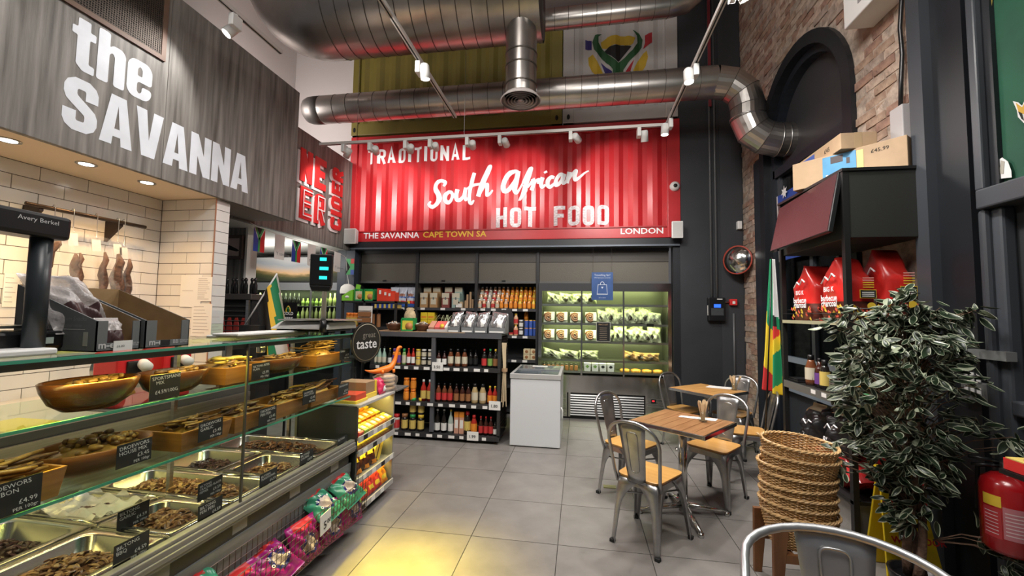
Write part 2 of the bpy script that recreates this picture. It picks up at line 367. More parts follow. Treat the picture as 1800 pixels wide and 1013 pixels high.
# white plastered wall up in the left corner, ceiling of the drinks corner
struct(bx('wall_corner', (-5.6, 6.28, 2.6), (-3.80, 6.45, 6.45), M('plaster_white', (.70, .66, .64), .75)))
bx('wall_left', (-5.05, .0, 3.6), (-4.92, 6.3, 6.45), MATS['plaster_white'])['kind'] = 'structure'
struct(bx('ceiling_lower', (-6.6, 3.5, 2.56), (-3.76, 6.9, 2.60), M('white_ceiling', (.74, .74, .70), .7)))
struct(bx('wall_drinks', (-6.6, 6.95, 0), (-3.6, 7.05, 2.7), m_dark)); struct(bx('wall_side', (-6.7, 3.4, 0), (-6.6, 7, 2.7), M('side_plaster', (.5, .48, .44), .8)))
# ---- shipping containers
PER, DEP = .278, .036
def corr(x, x0):
    t = ((x - x0) % PER) / PER
    return 0 if t < .25 else DEP * (t - .25) / .25 if t < .5 else DEP if t < .75 else DEP * (1 - (t - .75) / .25)
def corrug(x0, x1, z0, z1, y, mat, parent, name='corrugated_sheet'):
    xs = [x0]; k = math.floor((x0) / PER) * PER
    xs = sorted({round(v, 4) for i in range(-40, 40) for v in (x0 + PER * i, x0 + PER * (i + .25), x0 + PER * (i + .5), x0 + PER * (i + .75)) if x0 <= v <= x1} | {x0, x1})
    q = MB(); vs = [(x, y + corr(x, x0), zz) for x in xs for zz in (z0, z1)]
    q.add(vs, [(2 * i, 2 * i + 2, 2 * i + 3, 2 * i + 1) for i in range(len(xs) - 1)])
    return q.obj(name, mat, parent), xs
CY = 6.25
def container(name, label, x0, x1, z0, z1, mat, rail_lo, rail_hi, post_l, post_r, cast=False):
    t = thing(name, label, 'container', ((x0 + x1) / 2, CY, z0))
    _, xs = corrug(x0 + post_l, x1 - post_r, z0 + rail_lo - .02, z1 - rail_hi + .02, CY + .012, mat, t)
    bx('bottom_rail', (x0, CY - .012, z0), (x1, CY + .2, z0 + rail_lo), mat, t, .008); bx('top_rail', (x0, CY - .012, z1 - rail_hi), (x1, CY + .2, z1), mat, t, .008)
    for a, b in ((x0, x0 + post_l), (x1 - post_r, x1)):
        q = MB().box((a, CY - .02, z0), (b, CY + .2, z1)); q.obj('corner_post', mat, t, .008)
        if cast:
            for zc in (z0 + .09,):
                MB().lathe([(.032, 0), (.032, .012)], ((a + b) / 2, CY - .024, zc), 12, .75, 1.3, axis=(0, 1, 0)).obj('casting_hole', m_mblack, t)
    return t, xs, x0 + post_l
m_cred = M('container_red', (.52, .022, .028), .33, noise=.10, nscale=2.5, spec=.5, bump=.04, bscale=9)
m_cyel = M('container_olive', (.22, .18, .038), .45, noise=.12, nscale=2); m_cwht = M('container_white', (.52, .49, .47), .45, noise=.08, nscale=2)
red, rxs, rx0 = container('shipping_container', 'red corrugated shipping container front carrying the hot food lettering', -3.79, 1.44, 2.69, 4.46, m_cred, .17, .12, .12, .18, True)
bx('rail_lip', (-3.64, CY - .03, 2.845), (1.24, CY + .02, 2.865), M('container_red_dark', (.40, .016, .02), .4), red)
yel, _, _ = container('shipping_container', 'olive yellow corrugated shipping container stacked above the red one', -3.80, -.28, 4.49, 6.3, m_cyel, .20, .1, .12, .17, True)
wht, wxs, wx0 = container('shipping_container', 'white corrugated shipping container with the bull horn crest', -.27, 1.42, 4.49, 6.3, m_cwht, .20, .1, .17, .17, True)
def drape(mb, xs, x0, y, origin, sx, sz, parent, mat, name='lettering', shear=0., skew=0.):
    """flat lettering cut at the sheet's folds and laid onto the corrugation"""
    me = mb.mesh(name, mat); bm = bmesh.new(); bm.from_mesh(me)
    for v in bm.verts: v.co = V((origin[0] + sx * (v.co.x + shear * v.co.y), 0, origin[1] + sz * v.co.y + skew * sx * v.co.x))
    for x in xs:
        bmesh.ops.bisect_plane(bm, geom=bm.verts[:] + bm.edges[:] + bm.faces[:], plane_co=(x, 0, 0), plane_no=(1, 0, 0))
    for v in bm.verts: v.co.y = y + corr(v.co.x + 1e-5, x0) - .004 - random.random() * .0004
    bmesh.ops.recalc_face_normals(bm, faces=bm.faces)
    off = worldloc(parent)
    for v in bm.verts: v.co -= off
    bm.to_mesh(me); bm.free(); o = bpy.data.objects.new(name, me); COL.objects.link(o); o.parent = parent; return o
YC = CY + .012
def band(s, px0, px1, py0, py1, w, t, gap, mat=m_text, r=.16):
    mb, wid = block(s, w, t, gap, r); a = U(px0, py1, 'y', YC); b = U(px1, py0, 'y', YC); h = abs(U((px0 + px1) / 2, py0, 'y', YC).z - U((px0 + px1) / 2, py1, 'y', YC).z)
    zb = U((px0 + px1) / 2, py1, 'y', YC).z
    return drape(mb, rxs, rx0, YC, (a.x, zb), (b.x - a.x) / wid, h, red, mat)
band('TRADITIONAL', 645, 827, 258, 284, .50, .17, .17)
m_hatch = M('chalky_lettering', (.78, .72, .74), .7, noise=.35, nscale=26, stretch=(1, 1, 3))
band('HOT', 871, 942, 364, 399, .56, .19, .14, m_hatch); band('FOOD', 973, 1071, 361, 396, .56, .19, .14, m_hatch)
# brush script, each letter a stroke of varying width in photo-plane pixels of the sign
def brush(strokes):
    for st in strokes:
        P = [U(x, y, 'y', YC) for x, y, *_ in st]; w = [s[2] if len(s) > 2 else 5 for s in st]
        # Catmull-Rom resample
        pts = []; ws = []
        for i in range(len(P) - 1):
            p0, p1, p2, p3 = P[max(i - 1, 0)], P[i], P[i + 1], P[min(i + 2, len(P) - 1)]
            for k in range(5):
                t = k / 5
                pts.append(.5 * ((2 * p1) + (p2 - p0) * t + (2 * p0 - 5 * p1 + 4 * p2 - p3) * t * t + (3 * p1 - p0 - 3 * p2 + p3) * t ** 3)); ws.append(w[i] * (1 - t) + w[i + 1] * t)
        pts.append(P[-1]); ws.append(w[-1])
        mb = MB(); strip(mb, [(p.x, p.z) for p in pts], [x * .0093 for x in ws])
        drape(mb, rxs, rx0, YC, (0, 0), 1, 1, red, m_text, 'script_stroke')
brush([
 [(779, 327, 3), (782, 320, 6), (775, 318, 6), (767, 323, 8), (765, 332, 9), (770, 341, 9), (772, 350, 9), (767, 359, 8), (759, 363, 7), (753, 359, 5), (756, 353, 3)],
 [(789, 336, 6), (783, 341, 7), (781, 349, 7), (785, 355, 7), (791, 353, 7), (795, 345, 7), (793, 338, 6), (787, 336, 5)],
 [(793, 340, 3), (800, 342, 3), (804, 333, 6)], [(804, 333, 7), (802, 343, 7), (803, 351, 7), (808, 351, 6), (814, 343, 5), (818, 329, 7)], [(818, 329, 7), (816, 342, 7), (818, 350, 6), (823, 347, 3)],
 [(834, 304, 6), (829, 322, 7), (825, 340, 7), (825, 354, 7), (829, 358, 5), (833, 352, 3)], [(820, 331, 4), (832, 326, 5), (844, 322, 4)],
 [(840, 345, 7), (845, 325, 7), (852, 308, 7), (860, 294, 6), (863, 294, 4), (858, 306, 5), (848, 326, 6), (841, 344, 5)], [(842, 340, 4), (850, 328, 5), (856, 325, 7), (856, 334, 7), (856, 343, 6), (862, 340, 4), (866, 334, 2)],
 [(911, 302, 5), (905, 300, 6), (896, 305, 8), (888, 316, 9), (884, 328, 9), (887, 336, 8), (894, 334, 7), (902, 322, 6), (909, 308, 6)], [(911, 300, 8), (907, 318, 9), (904, 332, 8), (907, 338, 6), (913, 332, 4), (919, 322, 3)],
 [(919, 322, 4), (926, 309, 6), (932, 297, 7), (934, 296, 5), (930, 308, 7), (924, 326, 7), (918, 343, 6), (914, 350, 5), (918, 346, 4), (925, 335, 4), (924, 328, 4), (919, 327, 3)],
 [(927, 330, 3), (936, 316, 5)], [(936, 313, 7), (938, 320, 6), (934, 334, 7)], [(935, 329, 5), (941, 318, 5), (947, 316, 6), (946, 323, 5)],
 [(954, 312, 7), (951, 322, 7), (953, 329, 6), (959, 325, 3)], [(958, 301, 6), (960, 304, 6)],
 [(974, 312, 5), (969, 310, 6), (963, 317, 7), (963, 326, 7), (968, 327, 6), (976, 320, 4)],
 [(991, 308, 5), (985, 307, 6), (978, 315, 7), (977, 324, 7), (982, 324, 6), (988, 316, 5)], [(992, 305, 7), (989, 315, 7), (990, 322, 6), (997, 318, 3)],
 [(1001, 301, 7), (999, 310, 7), (996, 321, 7)], [(998, 316, 4), (1007, 304, 5), (1012, 301, 7), (1010, 310, 7), (1012, 316, 6), (1020, 311, 4), (1028, 303, 3), (1035, 299, 2)]])
def railtxt(s, px0, px1, py0, py1, mat):
    o0 = U(px0, py1, 'y', CY - .014); o1 = U(px1, py1, 'y', CY - .014); h = U(px0, py0, 'y', CY - .014).z - o0.z
    t = text(s, 1, (o0.x, CY - .0145, o0.z + .004), (1, 0, 0), (0, 0, 1), mat, red, bold=.02)
    w = max(v.co.x for v in t.data.vertices); hh = max(v.co.y for v in t.data.vertices)
    for v in t.data.vertices: v.co.x *= (o1.x - o0.x) / w; v.co.y *= h / hh
railtxt('THE SAVANNA', 639, 737, 410, 420, m_text); railtxt('CAPE TOWN SA', 743, 855, 408, 418, M('gold_lettering', (.85, .55, .05), .5)); railtxt('LONDON', 1090, 1166, 402, 412, m_text)
# crest of bull horns on the white container
def crest(polys, mat, k):
    for pl in polys:
        q = MB(); pts = [U(x, y, 'y', YC) for x, y in pl]; q.add([(p.x, p.z - k * 0, 0) for p in pts], [tuple(range(len(pts)))])
        bm0 = q.mesh('x', mat); bm = bmesh.new(); bm.from_mesh(bm0); bmesh.ops.triangulate(bm, faces=bm.faces); q2 = MB(); bm.verts.index_update()
        q2.add([v.co.copy() for v in bm.verts], [tuple(v.index for v in f.verts) for f in bm.faces]); bm.free()
        o = drape(q2, wxs, wx0, YC - k * .0015, (0, 0), 1, 1, wht, mat, 'crest_piece')
crest([[(1034, 100), (1042, 96), (1050, 108), (1058, 122), (1066, 137), (1052, 137), (1041, 127), (1035, 113)], [(1056, 73), (1068, 64), (1085, 61), (1103, 62), (1117, 66), (1113, 76), (1108, 80), (1096, 77), (1080, 78), (1066, 84), (1058, 83)], [(1137, 88), (1139, 100), (1135, 115), (1126, 128), (1114, 137), (1104, 137), (1112, 126), (1121, 107), (1131, 92)]], M('crest_gold', (.55, .36, .03), .5), 0)
crest([[(1062, 89), (1070, 82), (1085, 78), (1100, 78), (1110, 82), (1098, 94), (1087, 108)]], M('crest_black', (.012, .012, .012), .5), 1)
crest([[(1058, 58), (1046, 62), (1041, 75), (1044, 87), (1056, 100), (1070, 113), (1077, 122), (1077, 138), (1095, 138), (1096, 121), (1104, 110), (1118, 96), (1128, 82), (1130, 68), (1124, 57), (1112, 53), (1120, 62), (1121, 74), (1112, 88), (1098, 100), (1087, 109), (1074, 100), (1060, 86), (1052, 74), (1052, 64)]], M('crest_green', (.02, .09, .03), .5), 2)
crest([[(1029, 68), (1040, 72), (1040, 88), (1029, 85)], [(1056, 108), (1076, 126), (1075, 138), (1068, 138)]], M('crest_blue', (.03, .02, .14), .5), 1)
crest([[(1134, 61), (1146, 57), (1146, 75), (1131, 84), (1134, 74)], [(1115, 104), (1109, 122), (1105, 137), (1099, 137), (1100, 124)]], M('crest_red', (.42, .02, .03), .5), 1)
# structure under the container: lintel beam, jambs
t3 = sroot('trim_3')
bx('lintel_beam', (-3.80, CY + .0, 2.585), (1.44, CY + .25, 2.69), m_dark, t3); bx('lintel_angle', (-3.72, CY - .04, 2.565), (1.42, CY + .2, 2.59), M('angle_grey', (.12, .14, .17), .35, .3), t3)
bx('jamb_left', (-3.82, CY + .01, 0), (-3.66, CY + .16, 2.6), M('blue_grey_jamb', (.035, .045, .062), .4), t3); bx('jamb_right', (1.335, CY + .01, 0), (1.44, CY + .16, 2.6), m_dark, t3); bx('side_cladding', (-3.97, CY + .02, 0), (-3.83, CY + .1, 2.62), MATS['blue_grey_jamb'], t3)
bx('upper_beam', (-.35, 5.2, 6.25), (.65, 5.35, 6.4), m_cred, t3)
# ================================================================ LEFT: FASCIA, KITCHEN NICHE
FX = -3.25
m_board = M('weathered_board', (.262, .248, .226), .6, noise=.5, nscale=2.6, col2=(.092, .084, .074), stretch=(9, 9, .5), bump=.2, bscale=25)
fas = thing('fascia_board', 'weathered grey wood effect fascia above the counter with big white lettering', 'fascia', (FX, 2.2, 2.57))
edges = [.2, 1.18, 2.70, 4.23]
for a, b in zip(edges, edges[1:]): bx('panel', (FX - .04, a + .0015, 2.57), (FX, b - .0015, 4.10), m_board, fas, .002)
bx('end_panel', (-3.72, 4.19, 2.60), (FX - .04, 4.23, 4.10), m_board, fas)
def glyphs(s, spec, y0, y1, z0, z1, parent, mat, x, gap=.035):
    """heavy condensed letters from outlines; spec: char -> (width, [contours (points, fillet)])"""
    tot = sum(spec[c][0] for c in s) + gap * (len(s) - 1); k = (y1 - y0) / tot; cur = 0
    for ch in s:
        w, cs = spec[ch]
        cu = bpy.data.curves.new('lettering', 'CURVE'); cu.dimensions = '2D'; cu.fill_mode = 'BOTH'; cu.extrude = .0
        for pts, r in cs:
            q = fillet(pts, r, 5, True) if r else [V((*p, 0)) for p in pts]
            sp = cu.splines.new('POLY'); sp.points.add(len(q) - 1); sp.use_cyclic_u = True
            for i, p in enumerate(q): sp.points[i].co = ((cur + p.x) * k, p.y * (z1 - z0), 0, 1)
        t = bpy.data.objects.new('tmp', cu); me = bpy.data.meshes.new_from_object(t); bpy.data.objects.remove(t); bpy.data.curves.remove(cu)
        place_mesh(me, 'lettering', mat, (x, y0, z0), (0, 1, 0), (0, 0, 1), parent); cur += w + gap
mbS, wS = MB(), .52; strip(mbS, [(.42, .62), (.42, .785), (.395, .85), (.335, .895), (.185, .895), (.125, .85), (.10, .785), (.10, .69), (.125, .62), (.18, .57), (.34, .44), (.395, .39), (.42, .32), (.42, .215), (.395, .15), (.335, .105), (.185, .105), (.125, .15), (.10, .215), (.10, .38)], .193)
IMP = {'A': (.56, [([(0, 0), (.15, 1), (.41, 1), (.56, 0), (.36, 0), (.345, .17), (.215, .17), (.20, 0)], 0), ([(.235, .33), (.28, .80), (.325, .33)], 0)]),
 'V': (.54, [([(0, 1), (.20, 1), (.27, .36), (.34, 1), (.54, 1), (.40, 0), (.14, 0)], 0)]),
 'N': (.52, [([(0, 0), (0, 1), (.18, 1), (.34, .5), (.34, 1), (.52, 1), (.52, 0), (.34, 0), (.18, .47), (.18, 0)], 0)]),
 't': (.36, [([(.08, .96), (.27, .96), (.27, .78), (.36, .78), (.36, .63), (.27, .63), (.27, .16), (.36, .15), (.36, 0), (.18, 0), (.08, .10), (.08, .63), (0, .63), (0, .78), (.08, .78)], .03)]),
 'h': (.47, [([(0, 0), (0, 1), (.19, 1), (.19, .72), (.24, .79), (.40, .79), (.47, .70), (.47, 0), (.28, 0), (.28, .58), (.235, .64), (.19, .58), (.19, 0)], .05)]),
 'e': (.47, [([(.47, .35), (.19, .35), (.19, .15), (.235, .10), (.28, .15), (.28, .27), (.47, .27), (.47, .12), (.38, 0), (.09, 0), (0, .12), (0, .67), (.09, .79), (.38, .79), (.47, .67)], .07), ([(.19, .47), (.19, .62), (.235, .68), (.28, .62), (.28, .47)], .03)]),
 ' ': (.1, [])}
m_savtext = M('white_sign_paint', (.74, .78, .84), .55, noise=.10, nscale=5)
o = place_mesh(mbS.mesh('lettering', m_savtext), 'lettering', m_savtext, (FX + .002, 2.05, 2.70), (0, 1, 0), (0, 0, 1), fas)
for v in o.data.vertices: v.co.x *= .195 / wS; v.co.y *= .355
glyphs('AVANNA', IMP, 2.262, 3.55, 2.70, 3.055, fas, m_savtext, FX + .002)
glyphs('the', IMP, 2.07, 2.58, 3.11, 3.47, fas, m_savtext, FX + .002)
vent = thing('vent_grille', 'dark mesh vent grille in a brown frame high on the fascia', 'vent', (FX + .005, 1.9, 3.5))
for a, b in (((FX, 1.2, 3.495), (FX + .015, 2.66, 3.53)), ((FX, 2.625, 3.53), (FX + .015, 2.66, 4.09)), ((FX, 1.2, 3.53), (FX + .015, 1.235, 4.09))): bx('frame', a, b, M('brown_frame', (.13, .075, .05), .6), vent)
bx('backing', (FX + .001, 1.23, 3.52), (FX + .004, 2.63, 4.09), m_mblack, vent)
q = MB(); y = 1.24
while y < 2.62: q.box((FX + .005, y, 3.53), (FX + .009, y + .007, 4.09)); y += .016
z = 3.535
while z < 4.09: q.box((FX + .006, 1.235, z), (FX + .010, 2.625, z + .006)); z += .016
tag(q.obj('wire_mesh', M('bronze_mesh', (.06, .045, .035), .6, .4), vent), kind='stuff')
# soffit with three warm downlights
m_cream = M('cream_soffit', (.78, .66, .48), .7)
struct(bx('ceiling_soffit', (-3.92, .1, 2.575), (FX - .045, 3.30, 2.62), m_cream)); struct(bx('ceiling_return', (-4.3, 3.30, 2.575), (FX - .045, 4.19, 2.62), M('grey_soffit', (.34, .31, .27), .7)))
for i, (y, w) in enumerate(((1.95, 'nearest the till scale'), (2.36, 'middle of the three over the hanging rail'), (2.78, 'nearest the tiled corner'))):
    t = thing('recessed_downlight', 'small recessed downlight in the cream soffit, ' + w, 'downlight', (-3.48, y, 2.572), 'downlights over the tiled niche')
    MB().lathe([(.042, 0), (.058, 0), (.058, -.006), (.042, -.004)], (-3.48, y, 2.575), 20).obj('trim_ring', m_steel, t)
    MB().lathe([(.04, 0), (.04, .004)], (-3.48, y, 2.569), 16).obj('lens', m_lampface, t)
    lamp('bulb', 'SPOT', (-3.48, y, 2.555), 24, WARM, (-3.58, y + .03, 0), .03, spot=118, blend=.7, parent=t)
lamp('niche_light', 'AREA', (-3.42, 2.1, 1.75), 1.6, (1, .86, .52), (-3.9, 2.3, 1.6), .5, .3)
# white metro tiles: back wall, return wall and column
m_wt = M('white_wall_tile', (.74, .72, .68), .16, noise=.05, nscale=3, spec=.5); m_gr = M('tile_grout', (.07, .05, .04), .9)
wk = MB().box((-4.02, .2, .0), (-3.906, 3.4, 2.576)); wk.box((-3.906, 3.274, 0), (-3.316, 3.416, 2.576)); wk = struct(wk.obj('wall_kitchen', m_gr))
def tile_piece(kind, a, b):
    o = MB().box(a, b).obj('tile', m_wt, wk)
H = .1
for r in range(17):
    z0 = .875 + r * H; z1 = z0 + H - .005
    y = 3.27 - (.15 if r % 2 else .30)
    hi = 3.268
    while hi > .7:
        tile_piece('b', (-3.906, max(y, .4) + .0025, z0), (-3.90, hi - .0025, z1)); hi = y; y -= .30
    x = -3.898; nx = x + (.30 if r % 2 else .15)
    while x < -3.33:
        e = min(nx, -3.316); tile_piece('e', (x + .0025, 3.268, z0), (e - .0025, 3.274, z1)); x = nx; nx += .30
    tile_piece('c', (-3.316, 3.272, z0), (-3.310, 3.416, z1))
bx('copper_edge', (-3.318, 3.264, .9), (-3.309, 3.272, 2.575), M('copper_edge', (.55, .32, .22), .4, .6), wk)
# notices stuck on the tiles
def notice(px0, px1, py0, py1, label, ax='y', val=3.262, lines=8, col=m_paper, rot=0):
    a, b = U(px0, py0, ax, val), U(px1, py1, ax, val)
    if ax == 'y': q = B((min(a.x, b.x), val - .001, min(a.z, b.z)), (max(a.x, b.x), val + .002, max(a.z, b.z)))
    else: q = B((val - .002, min(a.y, b.y), min(a.z, b.z)), (val + .001, max(a.y, b.y), max(a.z, b.z)))
    o = q.obj('notice', col); tag(o, label, 'notice')
    z1, z0 = max(a.z, b.z), min(a.z, b.z); ln = MB(); random.seed(px0)
    for i in range(lines):
        z = z1 - (i + 1) * (z1 - z0) / (lines + 1)
        if ax == 'y': w = abs(b.x - a.x); x = min(a.x, b.x) + w * .1; ln.box((x, val - .0016, z), (x + w * random.uniform(.45, .8), val - .0005, z + .0035))
        else: w = abs(b.y - a.y); y = min(a.y, b.y) + w * .1; ln.box((val + .0005, y, z), (val + .0016, y + w * random.uniform(.45, .8), z + .0035))
    tag(ln.obj('printed_lines', M('print_grey', (.30, .27, .26), .8), o), kind='stuff'); return o
notice(319, 352, 484, 540, 'blank pinkish notice sheet taped on the tiled return wall', lines=1); notice(347, 371, 487, 530, 'printed notice sheet on the return wall with many lines, topmost right', lines=11, val=3.2615)
notice(338, 370, 534, 592, 'lower printed notice sheet on the tiled return wall above the counter', lines=9, val=3.261)
notice(8, 30, 480, 540, 'notice with blue drawing on the back tiles behind the till scale', 'x', -3.894, 6)
notice(371, 392, 546, 569, 'small washing pictogram sticker on the tiled column', 'x', -3.306, 1, M('sticker_grey', (.6, .62, .6), .6)); notice(370, 391, 570, 596, 'green and white hygiene sticker low on the tiled column', 'x', -3.3055, 4, M('sticker_green', (.52, .60, .48), .6))
# hanging rail with hooks, tags and bagged dried meat
rx = -3.74; rl, rr = U(45, 357, 'x', rx), U(256, 399, 'x', rx)
rail = thing('hanging_rail', 'dark steel rail with brackets on the white tiles above the counter', 'rail', (rx, (rl.y + rr.y) / 2, rl.z))
MB().tube([rl, V((rx, rr.y, rl.z))], .013, 10).obj('rail_bar', M('dark_bronze', (.05, .035, .028), .4, .7), rail)
for px in (73, 216):
    p = U(px, 390, 'x', rx); y = p.y
    MB().hexa([(-3.9, y - .012, rl.z - .16), (-3.9, y + .012, rl.z - .16), (-3.9, y + .012, rl.z + .01), (-3.9, y - .012, rl.z + .01)], [(rx - .01, y - .012, rl.z - .03), (rx - .01, y + .012, rl.z - .03), (rx - .01, y + .012, rl.z + .01), (rx - .01, y - .012, rl.z + .01)]).obj('bracket', MATS['dark_bronze'], rail)
m_meat = M('dried_meat', (.10, .05, .033), .7, noise=.6, nscale=22, bump=1., bscale=40)
m_bagfilm = Mfilm('bag_film', (.8, .8, .8), .09)
def hook_bag(px, ztag, meat, lab, tagw=.06):
    y = U(px, 400, 'x', rx).y; z0 = rl.z
    t = thing('meat_bag', lab, 'bag', (rx + .02, y, z0), None)
    pts = [(rx + .014 * math.cos(a), y, z0 + .006 + .022 * math.sin(a)) for a in [math.pi * (1.15 - k * .15) for k in range(9)]] + [(rx + .016, y, z0 - .1), (rx + .016, y, ztag + .02), (rx + .03, y, ztag + .01)]
    MB().tube(pts, .0025, 6).obj('hook', m_steel, t)
    MB().box((rx + .020, y - tagw / 2, ztag - .09), (rx + .022, y + tagw / 2, ztag), Matrix.Rotation(.12, 3, 'X')).obj('tag', m_paper, t)
    for (dy, ztop, zbot, w, lean) in meat:
        n = 8; path = [(rx + .03 + .01 * math.sin(k * 1.3), y + dy + lean * k / n + .012 * math.sin(k * 1.9 + dy * 9), ztop + (zbot - ztop) * k / n) for k in range(n + 1)]
        MB().tube(path, [w * 1.05 * (.25 + .75 * min(1, k / 2.2)) * (1 + .2 * math.sin(k * 2.3)) * (1 if k < n else .6) for k in range(n + 1)], 8).obj('dried_meat_stick', m_meat, t)
    ys = [m[0] for m in meat] or [0]; zb = min([m[2] for m in meat] or [ztag - .3]) - .04
    def f(u, v):
        yy = y + (u - .5) * (.17 + .1 * v) + sum(ys) / len(ys) * v; return V((rx + .055 - .03 * abs(u - .5) + .012 * math.sin(u * 11 + v * 6), yy, ztag + .02 + (zb - ztag) * v))
    MB().grid(f, 8, 10).obj('plastic_bag', m_bagfilm, t)
    return t
hook_bag(92, 2.10, [(.02, 2.06, 1.62, .03, -.12), (.12, 1.95, 1.60, .03, .05)], 'clear bag with a long forked stick of dried meat behind the till display', .08)
hook_bag(126, 2.10, [(.04, 1.96, 1.60, .022, .02)], 'clear hanging bag with a short stick of meat beside the till display')
hook_bag(168, 2.08, [(.05, 1.99, 1.50, .026, .02)], 'clear hanging bag with one straight narrow stick of dried meat')
hook_bag(206, 2.07, [(.0, 1.99, 1.45, .04, .02), (.08, 1.96, 1.45, .028, .01)], 'clear hanging bag with wide pale dried meat under a yellow lit tag')
hook_bag(217, 2.05, [], 'empty clear tagged bag hanging last toward the tiled corner')
# kitchen worktop and the things standing on it, seen through the glass
wt = thing('kitchen_worktop', 'pale stone worktop along the tiled wall behind the counter', 'worktop', (-3.55, 1.9, 0))
bx('top', (-3.9, .3, .86), (-3.2, 3.26, .90), M('pale_stone', (.62, .56, .48), .3, noise=.1, nscale=6), wt); bx('cupboard_front', (-3.88, .3, .1), (-3.24, 3.25, .86), M('cupboard_grey', (.3, .3, .29), .5), wt)
p = U(62, 690, 'z', .90); t = thing('tape_dispenser', 'black tape dispenser standing on the stone worktop', 'dispenser', p)
bx('base', (p.x - .08, p.y - .06, .90), (p.x + .08, p.y + .08, .93), m_black, t, .01); MB().hexa([(p.x - .03, p.y - .05, .93), (p.x + .03, p.y - .05, .93), (p.x + .03, p.y + .05, .93), (p.x - .03, p.y + .05, .93)], [(p.x - .025, p.y - .01, 1.15), (p.x + .025, p.y - .01, 1.15), (p.x + .025, p.y + .04, 1.15), (p.x - .025, p.y + .04, 1.15)]).obj('upright', m_black, t)
MB().lathe([(.02, -.02), (.05, -.02), (.05, .02), (.02, .02)], (p.x + .05, p.y - .03, 1.0), 16, axis=(1, 0, 0)).obj('tape_roll', M('pale_tape', (.6, .62, .6), .4), t)
p = V((-3.45, 2.62, .90)); t = thing('meat_slicer', 'steel and black slicing machine on the worktop by the tiles', 'slicer', p)
MB().box((p.x - .15, p.y - .16, .90), (p.x + .12, p.y + .16, .97)).obj('base', m_black, t, .02); MB().lathe([(0, 0), (.13, .005), (.135, .012), (0, .02)], (p.x, p.y - .02, 1.10), 28, axis=(1, -.2, 0)).obj('blade', m_chrome, t)
MB().hexa([(p.x - .1, p.y - .1, .97), (p.x + .05, p.y - .1, .97), (p.x + .05, p.y + .14, .97), (p.x - .1, p.y + .14, .97)], [(p.x - .06, p.y - .04, 1.17), (p.x, p.y - .04, 1.17), (p.x, p.y + .1, 1.17), (p.x - .06, p.y + .1, 1.17)]).obj('housing', m_steel, t, .02)
MB().tube([(p.x + .02, p.y - .02, 1.16), (p.x + .1, p.y - .08, 1.2)], .012).obj('handle', m_black, t)
p = V((-3.42, 3.0, .90)); tag(MB().lathe([(.06, 0), (.075, .02), (.05, .20), (.03, .24), (0, .24)], p, 14).obj('spice_jug', m_orange), 'orange plastic jug on the worktop beside the slicing machine', 'jug')
# red dispensers with white rolls at the service back-counter
for i, (px, lab) in enumerate(((222, 'red machine with a white paper roll, nearer the till'), (298, 'red machine with a white paper roll, nearer the column'))):
    p = U(px, 650, 'x', -3.0); t = thing('label_machine', lab, 'machine', (p.x, p.y, .90))
    bx('body', (p.x - .14, p.y - .10, .90), (p.x + .06, p.y + .12, 1.26), M('machine_red', (.62, .02, .025), .35), t, .015); bx('front_panel', (p.x + .058, p.y - .05, 1.02), (p.x + .075, p.y + .09, 1.2), m_black, t, .006)
    MB().lathe([(0, 0), (.028, 0), (.035, .02), (.035, .09), (0, .09)], (p.x + .06, p.y + .05, 1.18), 18, axis=(1, -.4, -.25)).obj('paper_roll', m_paper, t)
bx('leg_plinth', (-3.16, 2.2, .0), (-2.9, 2.95, .90), M('stand_grey', (.2, .2, .2), .5)).name = 'machine_stand'
tag(bpy.data.objects['machine_stand'], 'grey stand under the two red label machines', 'stand')
p0 = U(20, 752, 'z', .94); tag(MB().box((p0.x - .2, 1.62, .925), (p0.x + .14, 1.84, .945)).obj('cutting_board', M('yellow_board', (.80, .62, .06), .5), None, .004), 'yellow cutting board behind the glass at the till end', 'board')
bs = thing('service_bench', 'grey service bench running behind the glass display', 'bench', (-2.9, 2.0, 0)); bx('bench_top', (-3.12, .8, .90), (-2.66, 2.1, .925), MATS['pale_stone'], bs); bx('bench_body', (-3.1, .82, .05), (-2.7, 2.08, .90), MATS['cupboard_grey'], bs); bx('kick_panel', (-2.56, .6, .80), (-2.54, 2.9, .965), M('panel_charcoal', (.07, .068, .062), .5), bs)
# second fascia panel with red and white raised letters
PX = -3.75
f2 = thing('fascia_board', 'weathered grey fascia panel with raised red letters beside the red container', 'fascia', (PX, 5.2, 2.55))
for a, b in ((3.45, 4.85), (4.853, 6.24)): bx('panel', (PX - .05, a, 2.55), (PX, b, 4.02), m_board, f2, .002)
m_rl = M('raised_red', (.72, .03, .03), .4); m_wl = M('raised_white', (.82, .80, .80), .5)
def raised(s, y, z, h, w, vertical=False, t=.21):
    for mat, dy, dz, x, th in ((m_wl, -.045, -.04, PX + .012, t), (m_rl, 0, 0, PX + .03, t), (m_wl, 0, 0, PX + .0475, .03)):
        if mat is m_wl and th == .03 and s != 'ER': continue
        mb, wid = block(s, .55, th if th != .03 else .035, .14 if not vertical else .10, .14)
        if th == .03: mb, wid = block(s, .55, .21, .14, .14); mb = inner(s)
        flat = [V(v) for v in mb.v]; k = w / wid; q = MB()
        top = [V((p.x * k, p.y * h, 0)) for p in flat]
        def Wp(p, xx): return V((xx, y + dy + (p.x if not vertical else h - p.y), z + dz + (p.y if not vertical else p.x)))
        for fi, f in enumerate(mb.f):
            xx_ = x + .0006 * (fi % 7); a = [Wp(top[i], xx_) for i in f]; b = [Wp(top[i], x - (.018 if th != .03 else .002)) for i in f]; q.hexa(b, a)
        q.obj('letter_face', mat, f2)
